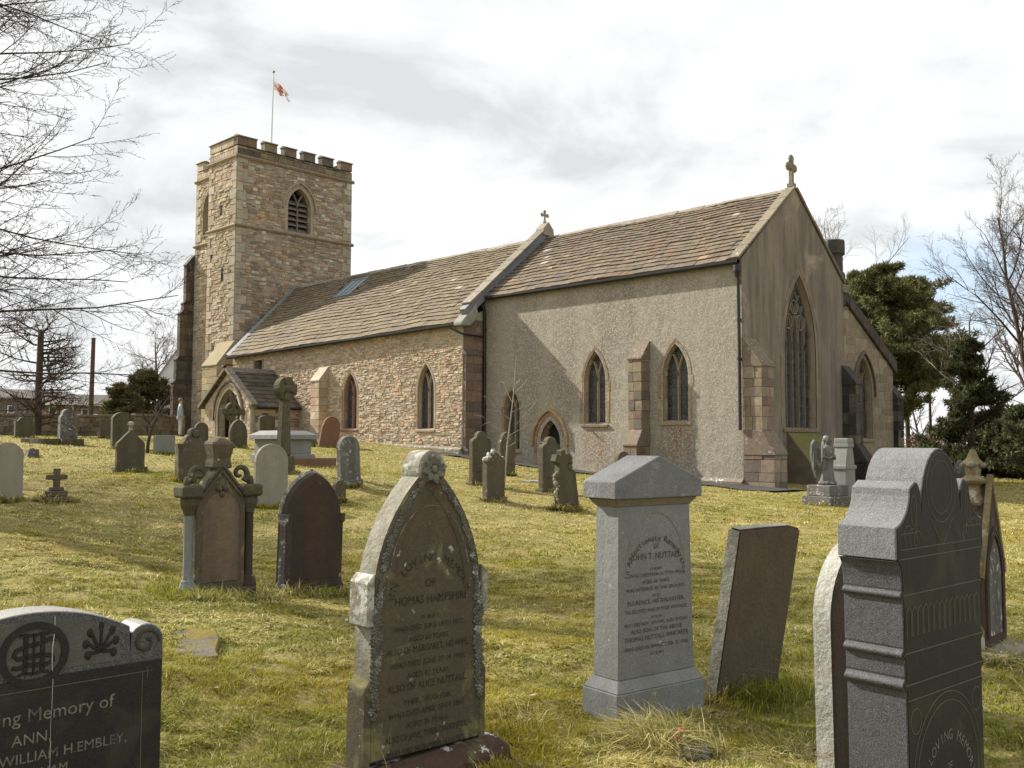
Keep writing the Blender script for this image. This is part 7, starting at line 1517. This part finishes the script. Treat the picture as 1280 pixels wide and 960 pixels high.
# ------------------------------------------------------------------ the person by the tower
P = at_ground(224.5, 47.0); P = Vector((P.x, P.y, gz(P.x, P.y)))
def skinned(name, joints, edges, mat, parent, sub=2, root=0):
    me = bpy.data.meshes.new(name); me.from_pydata([j[0] for j in joints], edges, []); ob = bpy.data.objects.new(name, me); COL.objects.link(ob)
    sk_ = ob.modifiers.new('skin', 'SKIN'); ss = ob.modifiers.new('sub', 'SUBSURF'); ss.levels = ss.render_levels = sub
    for i, j in enumerate(joints): me.skin_vertices[0].data[i].radius = (j[1], j[2] if len(j) > 2 else j[1])
    me.skin_vertices[0].data[root].use_root = True; bpy.context.view_layer.update()
    m2 = bpy.data.meshes.new_from_object(ob.evaluated_get(bpy.context.evaluated_depsgraph_get())); bpy.data.objects.remove(ob)
    m2.materials.clear(); m2.materials.append(mat); m2.shade_smooth(); o_ = bpy.data.objects.new(name, m2); COL.objects.link(o_); o_.parent = parent; return o_
per = empty('person', P, 'person in a pale blue-grey jacket and light trousers standing by the tower', 'person', None, (0, 0, R(70)))
skin_m = plain('skin', (.42, .27, .2), .6); jack = plain('jacket_cloth', (.26, .32, .38), .9); trou = plain('trouser_cloth', (.34, .37, .40), .9); hair_m = plain('grey_hair', (.14, .12, .1), .8); shoe = plain('shoe', (.03, .03, .03), .6)
J = [((0, 0, .95), .13, .10), ((0, 0, 1.15), .12, .09), ((0, 0, 1.38), .15, .10), ((0, 0, 1.5), .055), ((.02, 0, 1.6), .075, .08), ((.025, 0, 1.7), .078, .09)]
E_ = [(0, 1), (1, 2), (2, 3), (3, 4), (4, 5)]
for s in (-1, 1):
    k = len(J); J += [((0, s*.19, 1.40), .055), ((-.02, s*.24, 1.13), .042), ((.06, s*.24, .90), .03), ((.1, s*.235, .82), .035, .022)]; E_ += [(2, k), (k, k+1), (k+1, k+2), (k+2, k+3)]
    k = len(J); J += [((0, s*.09, .90), .085), ((.02, s*.1, .5), .055), ((0, s*.1, .09), .04), ((.13, s*.11, .035), .035, .03)]; E_ += [(0, k), (k, k+1), (k+1, k+2), (k+2, k+3)]
skinned('body', J, E_, skin_m, per)
Jk = [((0, 0, .88), .155, .125), ((0, 0, 1.15), .145, .115), ((0, 0, 1.38), .17, .12), ((0, 0, 1.49), .075)]; Ek = [(0, 1), (1, 2), (2, 3)]
for s in (-1, 1): k = len(Jk); Jk += [((0, s*.2, 1.41), .07), ((-.02, s*.25, 1.13), .058), ((.055, s*.25, .91), .046)]; Ek += [(2, k), (k, k+1), (k+1, k+2)]
skinned('jacket', Jk, Ek, jack, per)
Jt = [((0, 0, .93), .145, .115)]; Et = []
for s in (-1, 1): k = len(Jt); Jt += [((0, s*.095, .86), .1), ((.02, s*.1, .5), .075), ((0, s*.1, .07), .062)]; Et += [(0, k), (k, k+1), (k+1, k+2)]
skinned('trousers', Jt, Et, trou, per)
mb = MB(); mb.ball((-.005, 0, 1.69), (.105, .088, .10), 10, 8); mb.build('hair', hair_m, per, smooth=1)
for s in (-1, 1): mb = MB(); mb.ball((.07, s*.105, .04), (.13, .05, .045), 8, 6); mb.build('shoe', shoe, per, smooth=1)
# ------------------------------------------------------------------ grass: matted blades, green and straw, one mass
def make_grass():
    rs = np.random.RandomState(12); out = []
    def field(n, d0, d1, a0, a1):
        u = rs.uniform(0, 1, n); D = np.sqrt(d0*d0+(d1*d1-d0*d0)*u); a = rs.uniform(a0, a1, n)+HEAD; return D*np.sin(a), D*np.cos(a), D
    parts_ = []
    for n, d0, d1, hl, wd in ((185000, 2.3, 6.5, .042, .0055), (185000, 6.5, 13, .044, .0085), (150000, 13, 26, .045, .015), (80000, 26, 50, .055, .034)):
        x, y, D = field(n, d0, d1, -.62, .58); parts_.append((x, y, np.full(n, hl), np.full(n, wd), np.zeros(n)))
    for (x0, y0, r_) in TUFT:                       # longer tufts round the stones
        dd = math.hypot(x0, y0); n = int(min(3600, 14000/dd)); a = rs.uniform(0, 2*np.pi, n); q = r_*rs.uniform(.4, 1.2, n)
        ww = max(.004, .0009*dd); parts_.append((x0+q*np.cos(a)*.75, y0+q*np.sin(a), np.full(n, .065+.004*min(dd, 10)), np.full(n, ww), np.ones(n)))
    for (px, py, r_, n, hl_) in ((930, 868, .2, 900, .16), (800, 925, .2, 500, .10), (850, 935, .25, 700, .12), (270, 752, .3, 700, .12), (700, 930, .3, 400, .08), (650, 905, .25, 300, .08)):
        p = gpt(px, py); a = rs.uniform(0, 2*np.pi, n); q = r_*np.sqrt(rs.rand(n)); parts_.append((p.x+q*np.cos(a), p.y+q*np.sin(a), np.full(n, hl_), np.full(n, .005), np.ones(n)))
    x, y, hl, wd, tf = (np.concatenate(k) for k in zip(*parts_))
    keep = ~((x > -51) & (x < -15.3) & (y > 24.95)) & ~((x > -42.6) & (x < -37.9) & (y > 22.4)) & ~((x > -51.5) & (x < -47) & (y > 24.9))
    # not on the path
    for (xa, ya, yb), (xb, yc, yd) in zip(pts_path, pts_path[1:]):
        f = np.clip((x-xa)/(xb-xa), 0, 1); keep &= ~((x > xa) & (x <= xb) & (y > ya+(yc-ya)*f+.03) & (y < yb+(yd-yb)*f))
    x, y, hl, wd, tf = x[keep], y[keep], hl[keep], wd[keep], tf[keep]; n = len(x)
    z = hgt(x, y)
    big = vnoise(x*.33, y*.33, 11); mid = vnoise(x*1.1, y*1.1, 12); sm = vnoise(x*3.6, y*3.6, 13); fine = vnoise(x*9, y*9, 14)
    straw = np.clip((.30*big+.32*mid+.30*sm+.18*fine-.50)*4.2+.38, 0, 1); tuft = np.clip((sm*.6+fine*.5-.5)*2.4, 0, 1)
    L = hl*(.5+.7*rs.rand(n)+.95*tuft)*(1+.35*straw)
    # lie of the grass: clumps fall over in a common direction
    ang = 2*np.pi*(1.5*vnoise(x*2.4, y*2.4, 21)+.18*rs.randn(n)); lay = np.clip(.85+.9*straw+.35*rs.randn(n)-.4*tf, .1, 2.6)
    dx, dy = np.cos(ang)*lay, np.sin(ang)*lay; ln = np.sqrt(dx*dx+dy*dy+1); dx, dy, dz = dx/ln, dy/ln, 1/ln
    sa = ang+np.pi/2+rs.randn(n)*.6; sx, sy = np.cos(sa)*wd*.5, np.sin(sa)*wd*.5
    base = np.stack([x, y, z-.012], 1); d = np.stack([dx, dy, dz], 1)*L[:, None]; s = np.stack([sx, sy, np.zeros(n)], 1)
    mid_p = base+d*.5+np.stack([0*x, 0*x, .10*L], 1); tip = base+d+np.stack([dx, dy, -.35*np.ones(n)], 1)*(L*.35*lay/1.2)[:, None]
    tip[:, 2] = np.maximum(tip[:, 2], z+.004)
    V = np.stack([base-s, base+s, mid_p+s*.8, mid_p-s*.8, tip], 1).reshape(-1, 3)
    g1 = np.array([.17, .195, .024]); g2 = np.array([.35, .325, .045]); st1 = np.array([.46, .385, .13]); st2 = np.array([.68, .60, .31]); mo = np.array([.38, .315, .028])
    r1 = rs.rand(n)[:, None]; gr = g1*(1-r1)+g2*r1; r2 = rs.rand(n)[:, None]; sw = st1*(1-r2)+st2*r2
    yel = np.clip((.6*vnoise(x*.5+7, y*.5, 31)+.4*vnoise(x*2.1+7, y*2.1, 32)-.45)*5, 0, .9)[:, None]; gr = gr*(1-yel)+mo*yel*rs.uniform(.7, 1.2, (n, 1))
    lush = np.clip((vnoise(x*.21+3, y*.21, 41)-.52)*3, 0, .6); pk = rs.rand(n) < np.clip(straw*.80-lush*.45+.02, .05, .9); col = np.where(pk[:, None], sw, gr)*rs.uniform(.6, 1.25, (n, 1))
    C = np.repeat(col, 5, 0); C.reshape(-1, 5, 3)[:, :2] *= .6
    me = bpy.data.meshes.new('grass'); nv = len(V); me.vertices.add(nv); me.vertices.foreach_set('co', V.astype('f').ravel())
    k = np.arange(n)*5; quad = np.stack([k, k+1, k+2, k+3], 1); tri = np.stack([k+3, k+2, k+4], 1); loops = np.concatenate([quad, tri], 1).ravel()
    me.loops.add(len(loops)); me.loops.foreach_set('vertex_index', loops.astype('i')); st = np.stack([np.arange(n)*7, np.arange(n)*7+4], 1).ravel(); me.polygons.add(2*n); me.polygons.foreach_set('loop_start', st.astype('i')); me.update(calc_edges=True)
    at = me.attributes.new('tint', 'FLOAT_COLOR', 'POINT'); cc = np.ones((nv, 4), 'f'); cc[:, :3] = C; at.data.foreach_set('color', cc.ravel())
    me.materials.append(leafmat('grass_blade', .3)); o = bpy.data.objects.new('grass', me); COL.objects.link(o); tag(o, 'rough tufted green and straw coloured grass covering the churchyard', 'grass', kind='stuff')
make_grass()
# dead leaves, twigs and pale crumbs lying in the grass
rs = np.random.RandomState(3); mb = MB(); rr = random.Random(9)
for i in range(900):
    D = 3+22*rs.rand()**1.6; a = rs.uniform(-.6, .56)+HEAD; x, y = D*math.sin(a), D*math.cos(a); z = gz(x, y)+.022
    if y > 24: continue
    s_ = rr.uniform(.012, .035)*(1+D*.035); t_ = rr.uniform(0, 6.28); c, s2 = math.cos(t_)*s_, math.sin(t_)*s_; col = rr.choice([(.08, .05, .025), (.13, .08, .035), (.05, .04, .028), (.42, .38, .28), (.24, .18, .08)])
    mb.add([(x-c, y-s2, z), (x+s2*.45, y-c*.45, z+s_*rr.uniform(.1, .5)), (x+c, y+s2, z+s_*rr.uniform(0, .6)), (x-s2*.45, y+c*.45, z+s_*.2)], [(0, 1, 2), (0, 2, 3)], col)
tag(mb.build('fallen_leaves', leafmat('dead_leaf', .15), fix=False), 'dead leaves and pale crumbs scattered through the grass', 'leaves', kind='stuff')
for o in bpy.data.objects:
    if '_b' in o.keys(): del o['_b']
